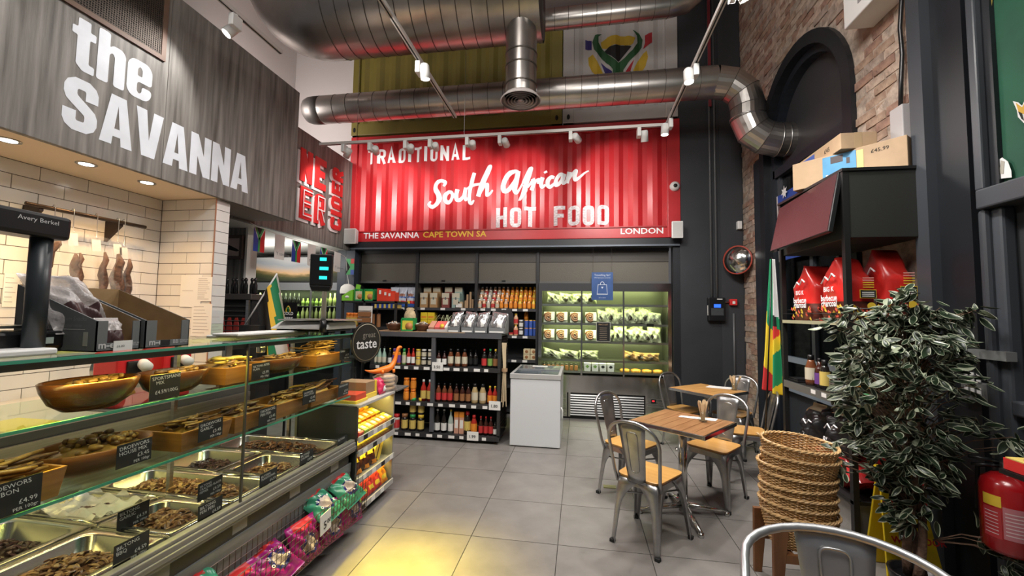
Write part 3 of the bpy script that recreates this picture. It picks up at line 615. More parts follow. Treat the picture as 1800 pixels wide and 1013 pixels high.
def inner(s):
    mb = MB(); x = 0
    for ch in s:
        g, _ = glyph(ch, .55, .21)
        for pl in g: strip(mb, [(p[0] + x, min(max(p[1], .1), .9)) for p in pl], .035)
        x += .69
    return mb
raised('NE', 4.93, 3.31, .45, .56); raised('ER', 4.95, 2.80, .44, .56); raised('CIDER', 5.66, 2.80, .27, .96, True)
# drinks corner behind: timber wall with framed picture, drinks fridge with landscape header
ww = struct(bx('wall_timber', (-4.75, 4.45, 0), (-4.05, 4.6, 2.57), m_board)); bx('pale_corner_strip', (-4.06, 4.44, 0), (-4.03, 4.6, 2.57), m_paper, ww)
t = thing('framed_picture', 'dark framed picture on the timber wall behind the tiled column', 'picture', (-4.18, 4.43, 2.17))
for a, b in (((-4.34, 4.41, 2.17), (-4.08, 4.45, 2.205)), ((-4.34, 4.41, 2.43), (-4.08, 4.45, 2.465)), ((-4.115, 4.41, 2.205), (-4.08, 4.45, 2.43)), ((-4.34, 4.41, 2.205), (-4.305, 4.45, 2.43))): bx('frame', a, b, M('dark_walnut', (.06, .035, .025), .5), t)
bx('print', (-4.31, 4.435, 2.2), (-4.11, 4.447, 2.435), M('pinkish_print', (.6, .47, .42), .6), t)
MB().prism([(-4.29, 4.432, 2.35), (-4.17, 4.432, 2.30), (-4.135, 4.432, 2.275), (-4.17, 4.432, 2.265), (-4.29, 4.432, 2.29)], (0, .002, 0)).obj('dark_shape', m_mblack, t)
cg = thing('warming_cabinet', 'dark wire fronted cabinet behind the counter by the tiled column', 'cabinet', (-3.85, 4.2, 0))
bx('body', (-4.1, 4.12, .1), (-3.64, 4.4, 1.66), m_mblack, cg); bx('top', (-4.12, 4.08, 1.66), (-3.62, 4.42, 1.73), M('dark_steel', (.12, .11, .10), .4, .6), cg, .01)
for i in range(9): MB().tube([(-4.08, 4.105, 1.15 + i * .055), (-3.66, 4.105, 1.15 + i * .055)], .004, 5).obj('wire', m_steel, cg)
bx('upright', (-3.69, 4.09, .1), (-3.655, 4.12, 1.66), m_steel, cg)
for i in range(4): MB().lathe([(.03, 0), (.045, .05), (.04, .2), (.02, .28)], (-4.0 + i * .09, 4.112, 1.18), 8, 1, .12).obj('red_packet', M('cured_red', (.35, .03, .02), .5), cg)
for i in range(7):
    x = -4.05 + i * .062
    o = MB().lathe([(.02, 0), (.024, .02), (.022, .10), (.012, .14), (.02, .17), (.008, .19)], (x, 4.2 + .02 * (i % 2), 1.73), 8).obj('dark_bottle', M('dark_glass', (.015, .014, .014), .2)); tag(o, f'{ORD[i]} small black bottle on the wire fronted cabinet, from the column', 'bottle', 'black bottles on the warming cabinet')
fr = thing('drinks_fridge', 'wide glass drinks fridge under a savanna sunrise header', 'fridge', (-4.85, 6.5, 0))
bx('carcass', (-5.8, 6.85, 0), (-3.92, 6.93, 2.5), m_black, fr); bx('header_box', (-5.82, 6.42, 2.02), (-3.92, 6.9, 2.5), m_black, fr); bx('base', (-5.8, 6.42, 0), (-3.92, 6.9, .5), m_black, fr)
hm = bpy.data.materials.new('savanna_print'); hm.use_nodes = True; nt = hm.node_tree; b = nt.nodes['Principled BSDF']; b.inputs['Roughness'].default_value = .6
tc = nt.nodes.new('ShaderNodeTexCoord'); sp = nt.nodes.new('ShaderNodeSeparateXYZ'); nt.links.new(tc.outputs['Generated'], sp.inputs[0]); nz = nt.nodes.new('ShaderNodeTexNoise'); nz.inputs['Scale'].default_value = 7; nz.inputs['Detail'].default_value = 6
nt.links.new(tc.outputs['Generated'], nz.inputs['Vector'])
def mth(op, a, b_=None):
    n = nt.nodes.new('ShaderNodeMath'); n.operation = op
    for i, x in enumerate((a, b_)):
        if x is None: continue
        if isinstance(x, (int, float)): n.inputs[i].default_value = x
        else: nt.links.new(x, n.inputs[i])
    return n.outputs[0]
dxc = mth('MULTIPLY', mth('POWER', mth('ABSOLUTE', mth('SUBTRACT', sp.outputs[0], .5)), 2.), .9)
zz_ = mth('ADD', mth('SUBTRACT', sp.outputs[2], dxc), mth('MULTIPLY', mth('SUBTRACT', nz.outputs['Fac'], .5), .22))
rp = nt.nodes.new('ShaderNodeValToRGB'); nt.links.new(zz_, rp.inputs[0]); cr = rp.color_ramp
for pos, c in ((.0, (.02, .025, .01)), (.16, (.06, .07, .02)), (.26, (.25, .17, .06)), (.32, (.75, .48, .24)), (.48, (.60, .50, .44)), (.65, (.42, .46, .50)), (.85, (.62, .62, .62))):
    e = cr.elements.new(pos); e.color = (*c, 1)
cr.elements.remove(cr.elements[0]); cr.elements.remove(cr.elements[-1])
nt.links.new(rp.outputs[0], b.inputs['Base Color'])
def f(u, v):
    x = -5.74 + 1.80 * u; return V((x, 6.415, 2.05 + v * .42))
MB().grid(f, 2, 2, False).obj('landscape_print', hm, fr)
for x in (-5.8, -5.18, -4.56, -3.95): bx('door_frame', (x, 6.42, .5), (x + .035, 6.46, 2.02), m_steel, fr)
bx('door_head', (-5.8, 6.41, 1.90), (-3.92, 6.46, 2.03), M('fridge_grey', (.25, .26, .27), .4, .4), fr); bx('glass_door', (-5.78, 6.425, .5), (-3.94, 6.432, 1.92), m_glass, fr)
for z in (.85, 1.12, 1.39, 1.62): bx('shelf', (-5.78, 6.48, z), (-3.94, 6.84, z + .012), m_steel, fr)
lamp('fridge_light', 'AREA', (-4.86, 6.47, 1.88), 9, (.85, 1, .5), (-4.86, 6.75, 1.0), 1.7, .08)
m_pgreen = M('pale_green_glass', (.45, .52, .18), .15, spec=.7); m_dglass = MATS['dark_glass']
def small_bottle(mat, h=.22, r=.03): return MB().lathe([(r, 0), (r, h * .55), (r * .4, h * .75), (r * .4, h)], (0, 0, 0), 8)
bp1 = small_bottle(0).mesh('drink_bottle', m_pgreen); bp2 = small_bottle(0).mesh('drink_bottle', m_dglass); bp3 = small_bottle(0, .13, .033).mesh('drink_can', M('can_green', (.25, .38, .08), .3, .4))
idx = 0
for si, (z, nm) in enumerate(((1.632, 'top'), (1.402, 'second'), (1.132, 'third'))):
    for i in range(20):
        x = -5.6 + i * .085
        o = bpy.data.objects.new('drink_bottle', (bp1, bp2, bp3, bp1)[(i // 5 + si) % 4]); COL.objects.link(o); o.location = (x, 6.52, z)
        tag(o, f'{("pale green", "black", "squat", "light green")[(i // 5 + si) % 4]} drink, {ORD[i]} from the left on the {nm} drinks fridge shelf', 'drink', 'drinks in the glass drinks fridge')
p = U(498, 530, 'y', 5.6); t = thing('cold_drinks_sign', 'black sign with gold and green horn emblem reading cold beers available', 'sign', (U(507, 580, 'y', 4.4).x, 4.4, 1.28))
a, b = U(493, 532, 'y', 4.4), U(520, 575, 'y', 4.4); bx('board', (a.x, 4.4, b.z), (b.x, 4.41, a.z), m_black, t); cx = (a.x + b.x) / 2
for s, dz in (('COLD', .145), ('BEERS', .085), ('AVAILABLE', .03)): text(s, .05 if len(s) < 9 else .034, (cx, 4.398, b.z + dz - .005), (1, 0, 0), (0, 0, 1), m_text, t, 'CENTER', bold=.03)
for s in (-1, 1):
    MB().tube([(cx + s * .028 * math.sin(k * .45), 4.397, a.z - .075 + .04 * math.cos(k * .45 + .5)) for k in range(6)], .006, 5).obj('emblem', m_yellow, t); MB().tube([(cx, 4.397, a.z - .11), (cx, 4.397, a.z - .08), (cx + s * .02, 4.397, a.z - .055)], .006, 5).obj('emblem', m_green, t)
bx('sign_post', (cx - .01, 4.41, 0), (cx + .01, 4.43, b.z + .05), m_black, t)
# bunting along the lower edge of the fascia
bt = [(440, 392), (470, 406), (500, 416), (530, 425), (560, 434), (590, 443), (608, 452), (612, 500), (607, 535)]
P = [U(x, y, 'x', -3.70) for x, y in bt[:7]] + [U(x, y, 'y', 6.18) for x, y in ((610, 478), (613, 500), (607, 520))]
bun = thing('bunting', 'string of small national flags and white pennants under the grey fascia', 'bunting', P[0]); MB().tube(P, .004, 5).obj('string', m_paper, bun)
def pennant(px, py, w, h, sa):
    c = U(px, py, 'x', -3.695); y0, y1 = c.y - w / 2, c.y + w / 2; z1, z0 = c.z, c.z - h; x = -3.69
    sl = .035
    o = bx('pennant', (x - .002, y0, z0), (x, y1, z1), m_paper, bun)
    def poly(pts, mat, k):
        q = MB(); q.prism([(x + .0006 * k, y0 + a * w, z1 - b * h) for a, b in pts], (.0006, 0, 0)); q.obj('flag_patch', mat, o)
    if sa:
        poly([(0, .0), (.42, .5), (.42, 1), (0, 1)], m_blue, 1); poly([(1, .0), (.58, .5), (.58, 1), (1, 1)], m_red, 1); poly([(.2, 0), (.8, 0), (.5, .3)], m_mblack, 2)
        poly([(.08, 0), (.25, 0), (.5, .32), (.5, .52)], m_green, 3); poly([(.92, 0), (.75, 0), (.5, .32), (.5, .52)], m_green, 3); poly([(.41, .4), (.59, .4), (.59, 1), (.41, 1)], m_green, 3)
    else: text('Y savanna', .06, (x + .001, y0 + .03, z0 + .05), (0, 1, 0), (0, 0, 1), M('print_grey2', (.25, .25, .27), .8), o)
for px, py, sa in ((456, 401, 1), (492, 414, 0), (521, 424, 1), (548, 430, 0), (569, 436, 1), (593, 444, 0)): pennant(px, py, .17, .28 if sa else .30, sa)
pf = U(612, 455, 'y', 6.17); t = bx('pennant', (pf.x - .03, 6.17, pf.z - .26), (pf.x + .11, 6.175, pf.z), m_green, bun); MB().prism([(pf.x - .03, 6.168, pf.z - .26), (pf.x + .04, 6.168, pf.z - .14), (pf.x - .03, 6.168, pf.z - .02)], (0, .001, 0)).obj('flag_patch', m_mblack, t); bx('flag_patch', (pf.x + .05, 6.168, pf.z - .08), (pf.x + .11, 6.169, pf.z), m_red, t); bx('flag_patch', (pf.x + .05, 6.168, pf.z - .26), (pf.x + .11, 6.169, pf.z - .18), m_blue, t)
# white cap with black underside on the jamb
a = U(611, 510, 'y', 6.1); t = thing('white_hat', 'white peaked hat with dark lining hanging by the blue jamb', 'hat', a)
MB().lathe([(.0, .10), (.06, .09), (.11, .05), (.125, -.02), (.12, -.06)], a, 14, 1, .7, cap=False).obj('crown', m_paper, t); MB().lathe([(.115, -.05), (.10, -.16), (.06, -.2), (0, -.2)], a, 12, 1, .6, cap=False).obj('lining', m_mblack, t)
# ================================================================ DISPLAY COUNTER
GX = -1.62; GE = 2.86; G0 = -.1
ctr = thing('display_counter', 'long glass fronted deli counter with two glass shelves and steel wells', 'counter', (-2.05, 1.4, 0))
m_rail = M('grey_moulding', (.20, .195, .18), .5, noise=.25, nscale=2, stretch=(1, 1, 9), bump=.1)
m_grain = M('grey_grain_panel', (.22, .23, .225), .5, noise=.35, nscale=2.5, stretch=(7, 1, 9))
m_gap = M('dark_gap', (.045, .042, .036), .6)
MB().box((GX - .04, G0, .535), (GX + .012, GE, .60)).box((GX - .03, G0, .60), (GX + .004, GE, .618)).box((GX - .02, G0, .55), (GX + .018, GE, .575)).obj('front_rail', m_rail, ctr, .004)
bx('recess_panel', (GX - .07, G0, .45), (GX - .03, GE, .535), m_gap, ctr); MB().hexa([(GX - .07, G0, .08), (GX - .035, G0, .08), (GX - .035, GE, .08), (GX - .07, GE, .08)], [(GX - .07, G0, .45), (GX - .02, G0, .45), (GX - .02, GE, .45), (GX - .07, GE, .45)]).obj('grain_panel', m_grain, ctr)
bx('body', (-2.5, G0, .08), (GX - .07, GE, .52), M('counter_body', (.09, .09, .085), .6), ctr); bx('kick_plinth', (-2.45, G0, 0), (GX - .09, GE - .02, .08), m_black, ctr)
bx('end_cladding', (-2.5, GE - .02, .05), (GX - .03, GE, .60), MATS['grey_moulding'], ctr)
bx('well_back', (-2.52, G0, .52), (-2.50, GE, .925), m_steel, ctr); bx('well_floor', (-2.5, G0, .51), (GX - .045, GE - .02, .525), m_steel, ctr)
for i, y in enumerate((1.42, 1.82, 2.22, 2.62)): bx('price_strip', (GX - .031, y, .465), (GX - .028, y + .09, .525), M('faded_ticket', (.30, .29, .26), .7), ctr)
m_pane = Mglass('pane_glass', (.96, .98, .96), .35)
def pane(a, b, name='glass_pane', parent=ctr): return bx(name, a, b, m_pane, parent)
pane((GX - .006, G0, .618), (GX, 1.828, 1.385)); pane((GX - .006, 1.834, .618), (GX, GE, 1.385)); pane((-2.14, GE - .006, .618), (GX - .008, GE, 1.385), 'end_glass')
bx('glass_joint', (GX - .008, 1.826, .618), (GX + .001, 1.836, 1.385), M('joint_dark', (.05, .05, .045), .3), ctr)
m_gg = Mglass('shelf_glass', (.86, .95, .90), .8)
for z, nm in ((1.385, 'top_glass'), (1.172, 'upper_shelf'), (.922, 'lower_shelf')):
    x1 = GX + .004 if nm == 'top_glass' else GX - .04
    bx(nm, (-2.14, G0, z), (x1 - .004, GE - .01, z + .010), m_gg, ctr); bx('polished_edge', (x1 - .004, G0, z), (x1, GE - .01, z + .010), m_glassgreen, ctr)
bx('light_profile', (GX - .06, G0, 1.362), (GX - .012, GE - .02, 1.384), M('profile_dark', (.10, .09, .08), .35, .6), ctr)
bx('rear_rail', (-2.15, G0, 1.36), (-2.11, GE, 1.384), m_steel, ctr)
for y in (.3, 1.1, 1.9, 2.8):
    bx('support_post', (-2.13, y, .52), (-2.11, y + .02, 1.385), m_steel, ctr)
for y in (1.72, 1.93): bx('glass_clamp', (GX - .03, y - .02, 1.33), (GX - .006, y + .02, 1.384), m_chrome, ctr, .004)
lamp('display_light', 'AREA', (GX - .036, 1.4, 1.360), 12, (1, .78, .22), (GX - .25, 1.4, .6), 2.7, .03)
lamp('display_light', 'AREA', (GX - .036, 1.9, 1.358), 27, (1, .74, .06), (-1.03, 1.85, 0), 1.7, .02).data.spread = math.radians(46)
lamp('display_light', 'AREA', (-2.0, 1.4, .915), 4.5, (1, .82, .30), (-2.1, 1.4, .5), 2.6, .03)
# food wells: steel pans with rolled rims
m_pan = M('pan_steel', (.58, .56, .50), .22, 1.)
def rrect(x0, x1, y0, y1, r, n=5):
    out = []
    for cx, cy, a0 in ((x1 - r, y1 - r, 0), (x0 + r, y1 - r, 90), (x0 + r, y0 + r, 180), (x1 - r, y0 + r, 270)):
        for k in range(n + 1):
            a = math.radians(a0 + 90 * k / n); out.append((cx + r * math.cos(a), cy + r * math.sin(a)))
    return out
def food_pan(x0, x1, y0, y1, label):
    q = MB(); rings = []
    for inset, z, r in ((0, .600, .012), (0, .620, .012), (.004, .623, .014), (.030, .623, .05), (.034, .618, .05), (.044, .535, .045), (.055, .530, .04)):
        rings.append([(x, y, z) for x, y in rrect(x0 + inset, x1 - inset, y0 + inset, y1 - inset, r)])
    n = len(rings[0]); vs = [p for r in rings for p in r]; q.smooth = True
    q.add(vs, [(i * n + k, i * n + (k + 1) % n, (i + 1) * n + (k + 1) % n, (i + 1) * n + k) for i in range(len(rings) - 1) for k in range(n)] + [tuple((len(rings) - 1) * n + k for k in range(n))])
    o = q.obj('food_pan', m_pan); yy = .006; MB().tube([(x0 + .02, y0 + .004, .622), (x1 - .003, y0 + .004, .622), (x1 - .003, y1 - .004, .622), (x0 + .02, y1 - .004, .622)], .0045, 8).obj('rolled_rim', m_chrome, o); return tag(o, label, 'pan')
def chip(q, c, L, w, t, R):
    b = random.uniform(.1, .5) * L; sec = [(-L, w * .7, 0), (-L * .3, w, b), (L * .35, w * .9, b * .9), (L, w * .5, -b * .2)]; vs = [c + R @ V(p) for x, ww, z in sec for p in ((x, -ww, z), (x + .002, ww, z + t * .4), (x, ww * .8, z + t * 1.3), (x, -ww * .7, z + t))]
    q.add(vs, [(i * 4 + k, i * 4 + (k + 1) % 4, i * 4 + 4 + (k + 1) % 4, i * 4 + 4 + k) for i in range(3) for k in range(4)] + [(3, 2, 1, 0), (12, 13, 14, 15)])
def heap(x0, x1, y0, y1, z, h, n, mats, label, L=.018, cat='biltong', skew=0, name='biltong_slices'):
    q = MB(); 
    def hz(x, y):
        u, v = (x - x0) / (x1 - x0), (y - y0) / (y1 - y0); return z + h * (1 - (2 * u - 1) ** 4) * (1 - (2 * v - 1) ** 4) * (1 + skew * (v - .5)) + .008 * math.sin(x * 60) * math.sin(y * 47)
    q.grid(lambda u, v: V((x0 + (x1 - x0) * u, y0 + (y1 - y0) * v, hz(x0 + (x1 - x0) * u, y0 + (y1 - y0) * v) - .008)), 8, 8)
    for i in range(n):
        x, y = random.uniform(x0, x1), random.uniform(y0, y1); q.mat(random.randrange(len(mats)))
        R = Matrix.Rotation(random.uniform(0, 6.28), 3, 'Z') @ Matrix.Rotation(random.uniform(-.6, .6), 3, 'X') @ Matrix.Rotation(random.uniform(-.5, .5), 3, 'Y')
        chip(q, V((x, y, hz(x, y) - .004)), L * random.uniform(.5, 1.2), L * random.uniform(.25, .5), .004, R)
    o = q.obj(name, mats); return tag(o, label, cat, kind='stuff')
m_b1 = M('biltong_dark', (.045, .022, .018), .32, noise=.4, nscale=40); m_b2 = M('biltong_brown', (.16, .068, .026), .32, noise=.4, nscale=40); m_b3 = M('biltong_tan', (.31, .165, .065), .35, noise=.3, nscale=40); m_b4 = M('biltong_fat', (.46, .30, .12), .4); m_b5 = M('biltong_purple', (.07, .03, .038), .3)
pans = [(-2.48, -2.05, .92, 1.515, 'dark purplish slices', (m_b1, m_b5, m_b1), .05, 'rear pan nearest the camera, half empty', 260),
 (-2.03, -1.655, .92, 1.495, 'brown shredded slices', (m_b2, m_b2, m_b3), .06, 'front pan behind the barbecue biltong card', 320),
 (-2.48, -2.05, 1.53, 1.80, 'dark slices under clear film', (m_b1, m_b5), .05, 'rear pan covered by crumpled film', 120),
 (-2.03, -1.655, 1.51, 1.80, 'brown and tan slices', (m_b2, m_b3, m_b2), .06, 'front pan behind the peri peri card', 220),
 (-2.48, -1.655, 1.815, 2.11, 'tan and brown peppered slices', (m_b3, m_b2, m_b2, m_b4), .06, 'full depth pan behind the cracked pepper card', 420),
 (-2.48, -2.05, 2.125, 2.47, 'blackish slices', (m_b1, m_b1, m_b5), .04, 'rear pan beyond the glass joint', 150),
 (-2.03, -1.655, 2.125, 2.47, 'pale tan chunks', (m_b2, m_b3, m_b4), .05, 'front pan beyond the glass joint', 150),
 (-2.48, -1.655, 2.485, 2.80, 'fine dark brown strips', (m_b1, m_b2, m_b2), .06, 'full depth pan at the far glass end', 380)]
for x0, x1, y0, y1, d, ms, h, where, n in pans:
    food_pan(x0, x1, y0, y1, 'steel food pan, ' + where); heap(x0 + .055, x1 - .055, y0 + .055, y1 - .055, .545, h * 1.25, int(n * 1.8), ms, 'heap of ' + d + ' in the ' + where, .019 if n > 200 else .016)
# film over the rear pan
def f(u, v):
    x, y = -2.46 + .36 * u, 1.54 + .25 * v; return V((x, y, .615 + .03 * math.sin(u * 14 + v * 9) * math.sin(v * 17) + .05 * math.exp(-((u - .2) ** 2 + (v - .1) ** 2) * 30)))
tag(MB().grid(f, 16, 12).obj('film_wrap', Mfilm('crumpled_film', (.85, .85, .84), .45)), 'crumpled clear film lying over the rear steel pan', 'film')
# wooden bowls, boats and boxes on the glass shelves
m_bowl = Mwood('acacia_wood', (.11, .038, .013), (.045, .016, .006), (1, 1, 12), .22, 4); m_bamb = Mwood('bamboo', (.38, .17, .04), (.25, .10, .022), (2, 2, 20), .35, 3)
m_stick = M('droewors', (.24, .125, .035), .35, noise=.45, nscale=40); m_stick2 = M('droewors_dark', (.10, .045, .02), .35, noise=.4, nscale=40)
def bowl(cx, cy, z, rx, ry, h, label, mat=None):
    pr = [(.0, 0), (.55, .004), (.8, .3 * h), (.95, .72 * h), (1, h), (.965, h + .003), (.92, h - .002), (.86, .65 * h), (.7, .3 * h), (.4, .02), (0, .018)]
    return tag(MB().lathe(pr, (cx, cy, z), 32, rx, ry, cap=False).obj('wooden_bowl', mat or m_bowl), label, 'bowl')
def crate(x0, x1, y0, y1, z, h, label, t=.010, flare=.012):
    q = MB(); r0 = [(x0 + flare, y0 + flare), (x1 - flare, y0 + flare), (x1 - flare, y1 - flare), (x0 + flare, y1 - flare)]; r1 = [(x0, y0), (x1, y0), (x1, y1), (x0, y1)]
    def ins(r, d): return [(r[0][0] + d, r[0][1] + d), (r[1][0] - d, r[1][1] + d), (r[2][0] - d, r[2][1] - d), (r[3][0] + d, r[3][1] - d)]
    L = [[(*p, z) for p in r0], [(*p, z + h) for p in r1], [(*p, z + h) for p in ins(r1, t)], [(*p, z + t) for p in ins(r0, t)]]; vs = [p for r in L for p in r]
    q.add(vs, [(3, 2, 1, 0)] + [(i * 4 + k, i * 4 + (k + 1) % 4, i * 4 + 4 + (k + 1) % 4, i * 4 + 4 + k) for i in range(3) for k in range(4)] + [(12, 13, 14, 15)])
    return tag(q.obj('wooden_box', m_bamb, None, .002), label, 'box')
def sticks(cx, cy, z, rx, ry, n, label, L=.13, r=.006, long_axis='y', mats=(m_stick, m_stick2, m_stick), hgt=.035, spread=.6):
    q = MB()
    q.lathe([(1, -.03), (.9, .0), (.5, hgt * .5), (0, hgt * .6)], (cx, cy, z - .01), 12, rx, ry)
    for i in range(n):
        q.mat(random.randrange(len(mats))); a = random.uniform(-spread, spread) + (math.pi / 2 if long_axis == 'y' else 0); l = L * random.uniform(.4, 1) / 2
        x, y = cx + random.uniform(-.6, .6) * rx, cy + random.uniform(-.6, .6) * ry; zz = z + hgt * random.random() * (1 - ((x - cx) / rx) ** 2 * .8); b = random.uniform(-.02, .02)
        d = V((math.cos(a), math.sin(a), random.uniform(-.12, .18))); nrm = V((-d.y, d.x, 0)); P = [V((x, y, zz)) + d * l * k + nrm * b * (1 - k * k) * 1.5 + nrm * .35 * r * math.sin(k * 5 + a * 7) for k in (-1, -.6, -.2, .2, .6, 1)]
        q.tube(P, [r * .7, r, r * 1.1, r * .95, r, r * .6], 6)
    return tag(q.obj('dried_sausage_heap', mats), label, 'dried sausage', kind='stuff')
Z1, Z2 = 1.182, .932
bowl(-1.775, 1.275, Z1, .105, .150, .105, 'glossy dark wooden bowl on the upper glass shelf nearest the till'); sticks(-1.775, 1.30, Z1 + .075, .08, .115, 34, 'gnarled dried sausage bits in the nearest glossy wooden bowl', .05, .009, spread=2)
bowl(-1.785, 1.60, Z1, .095, .15, .095, 'dark wooden bowl on the upper shelf behind the sportsmans mix card'); sticks(-1.785, 1.605, Z1 + .07, .07, .11, 30, 'yellowish dried mix in the bowl behind the sportsmans card', .06, .008, spread=2)
crate(-1.93, -1.69, 1.775, 2.06, Z1, .085, 'bamboo box on the upper shelf at the glass joint'); sticks(-1.80, 1.91, Z1 + .08, .09, .10, 22, 'curling biltong bites piled on the bamboo box at the joint', .14, .007, spread=1.4, mats=(m_stick, M('bite_yellow', (.55, .40, .08), .4), m_stick2), hgt=.05)
bowl(-1.80, 2.27, Z1, .10, .185, .085, 'boat shaped dark wooden bowl on the upper shelf beyond the joint'); sticks(-1.80, 2.28, Z1 + .07, .075, .14, 30, 'thin dried sausage in the boat shaped wooden bowl', .09, .006)
crate(-1.92, -1.69, 2.48, 2.79, Z1, .075, 'bamboo box at the far end of the upper shelf'); sticks(-1.79, 2.63, Z1 + .075, .09, .13, 40, 'long thin chilli sticks heaped high over the far upper bamboo box', .24, .0045, hgt=.09, mats=(m_stick, M('stick_gold', (.50, .28, .04), .4), m_stick))
crate(-1.90, -1.68, .80, 1.155, Z2, .095, 'bamboo box on the lower shelf at the till end'); sticks(-1.79, .97, Z2 + .095, .09, .15, 34, 'long dried sausage sticks over the nearest lower bamboo box', .30, .008, mats=(m_stick, m_stick, m_stick2), hgt=.04)
bowl(-1.845, 1.352, Z2, .145, .185, .095, 'wide oval wooden bowl on the lower shelf with the house mix card', Mwood('warm_wood', (.26, .095, .028), (.13, .045, .015), (1, 1, 10), .35, 4)); sticks(-1.845, 1.36, Z2 + .085, .115, .155, 46, 'stubby golden dried sausage mix heaped in the wide oval bowl', .045, .011, spread=2, hgt=.04)
crate(-1.93, -1.685, 1.56, 1.825, Z2, .085, 'bamboo box on the lower shelf behind the garlic droewors card'); sticks(-1.79, 1.70, Z2 + .08, .08, .085, 28, 'thin dried sausage with garlic in the lower bamboo box', .16, .006)
crate(-1.93, -1.685, 1.84, 2.11, Z2, .085, 'bamboo box on the lower shelf just past the glass joint'); sticks(-1.78, 1.96, Z2 + .085, .08, .09, 26, 'dark dried sausage sticks in the box past the glass joint', .2, .007, mats=(m_stick2, m_stick2, m_stick))
crate(-1.93, -1.685, 2.12, 2.425, Z2, .085, 'bamboo box on the lower shelf, second past the glass joint'); sticks(-1.77, 2.28, Z2 + .085, .08, .09, 24, 'golden dried sausage in the second box past the joint', .18, .007)
crate(-1.93, -1.685, 2.435, 2.78, Z2, .085, 'bamboo box at the far end of the lower shelf'); sticks(-1.79, 2.60, Z2 + .09, .09, .13, 34, 'long flat dried sausage lying over the far lower bamboo box', .32, .008, spread=.2, mats=(M('stick_gold2', (.50, .31, .06), .4), m_stick, m_stick2))
# chalked price cards
m_chalk = M('chalk_black', (.010, .011, .013), .55)
m_chk = M('chalk_white', (.70, .70, .70), .8)
def card(px, py, lines, price, label, x=-1.655, w=.125, h=.085, per='PER 100gr', fs=1.):
    c = U(px, py, 'x', x); t = thing('price_card', label, 'card', (x, c.y, c.z - h / 2), 'chalked price cards')
    bx('board', (x - .002, c.y - w / 2, c.z - h / 2), (x, c.y + w / 2, c.z + h / 2), m_chalk, t); bx('clip', (x - .014, c.y - .012, c.z - h / 2), (x - .002, c.y + .012, c.z - h / 2 + .01), m_black, t)
    for i, s in enumerate(lines): text(s, .019 * fs, (x + .0008, c.y - w / 2 + .008, c.z + h / 2 - .022 - i * .018 * fs), (0, 1, .03), (0, -.15, 1), m_chk, t)
    text(price, .02, (x + .0008, c.y + w / 2 - .008, c.z - h / 2 + .026), (0, 1, .03), (0, -.12, 1), m_chk, t, 'RIGHT'); text(per, .014, (x + .0008, c.y + w / 2 - .006, c.z - h / 2 + .008), (0, 1, .03), (0, -.12, 1), m_chk, t, 'RIGHT')
    return t
card(20, 876, ['DROEWORS', 'CARBON'], '£4.99', 'black price card on the bamboo box at the till end', w=.14, h=.10); card(237, 796, ['DROEWORS', 'HOUSE MIX'], '£3.45', 'black price card reading droewors house mix'); card(371, 755, ['DROEWORS', 'GARLIC'], '£3.45', 'black price card reading droewors garlic')
card(291, 679, ['SPORTSMANS', '   MIX'], '£4.59/100G', 'black price card reading sportsmans mix', per='', h=.10); card(471, 730, ['DROEWORS', 'PERI PERI'], '£3.45', 'black price card on the box just past the glass joint'); card(544, 697, ['DROEWORS', 'CHILLI STICKS'], '£3.45', 'black price card on the second box past the joint', fs=.8); card(604, 685, ['DROEWORS'], '£3.45', 'black price card at the far end of the lower shelf')
card(459, 652, ['BILTONG BITES', 'PLAIN'], '£5.99', 'black price card reading biltong bites plain', fs=.85); card(606, 623, ['CHILLI'], '£4.59', 'black price card at the far end of the upper shelf', h=.075)
card(232, 966, ['BILTONG', 'BBQ'], '£4.59', 'black price card reading biltong bbq at the front pans'); card(235, 907, ['BILTONG', 'GARLIC'], '£4.59', 'black price card reading biltong garlic between rear and front pans', x=-1.90, w=.13); card(370, 897, ['BILTONG', 'PERI PERI'], '£4.59', 'black price card reading biltong peri peri'); card(370, 858, ['BILTONG', 'CRACKED BLACK', 'PEPPER'], '£4.59', 'black price card reading biltong cracked black pepper', x=-1.79, fs=.8, w=.135)
card(472, 842, ['BILTONG', 'TRADITIONAL'], '£4.59', 'black price card before the peppered pan at the joint', fs=.85); card(539, 806, ['BILTONG', 'CHUNKS'], '£4.59', 'black price card before the pale tan chunks'); card(602, 778, ['BILTONG'], '£4.59', 'black price card before the fine strips at the glass end')
# basket of snack bags hung on the counter front
BX = -1.50; bk = thing('wire_basket', 'long dark wire basket hung along the counter foot with snack bags', 'basket', (-1.56, 1.9, .12))
q = MB(); y0, y1, zb, zt = .75, 2.84, .13, .375
def wire(a, b, r=.0022): q.tube([a, b], r, 4)
y = y0
while y <= y1 + .001:
    wire((BX, y, zb), (BX + .012, y, zt)); wire((-1.632, y, zb), (BX, y, zb)); wire((-1.632, y, zb), (-1.632, y, zt + .02)); y += .0348
for k in range(8): z = zb + (zt - zb) * k / 7; wire((BX + .012 * k / 7, y0, z), (BX + .012 * k / 7, y1, z), .003 if k in (0, 7) else .0022); wire((-1.632, y0, z + .02 * (k == 7)), (-1.632, y1, z + .02 * (k == 7)))
for k in range(4): x = -1.632 + .132 * k / 4; wire((x, y0, zb), (x, y1, zb)); wire((x, y0, zb), (x, y0, zt)); wire((x, y1, zb), (x, y1, zt))
tag(q.obj('wire_mesh', M('dark_wire', (.10, .075, .065), .4, .7), bk), kind='stuff')
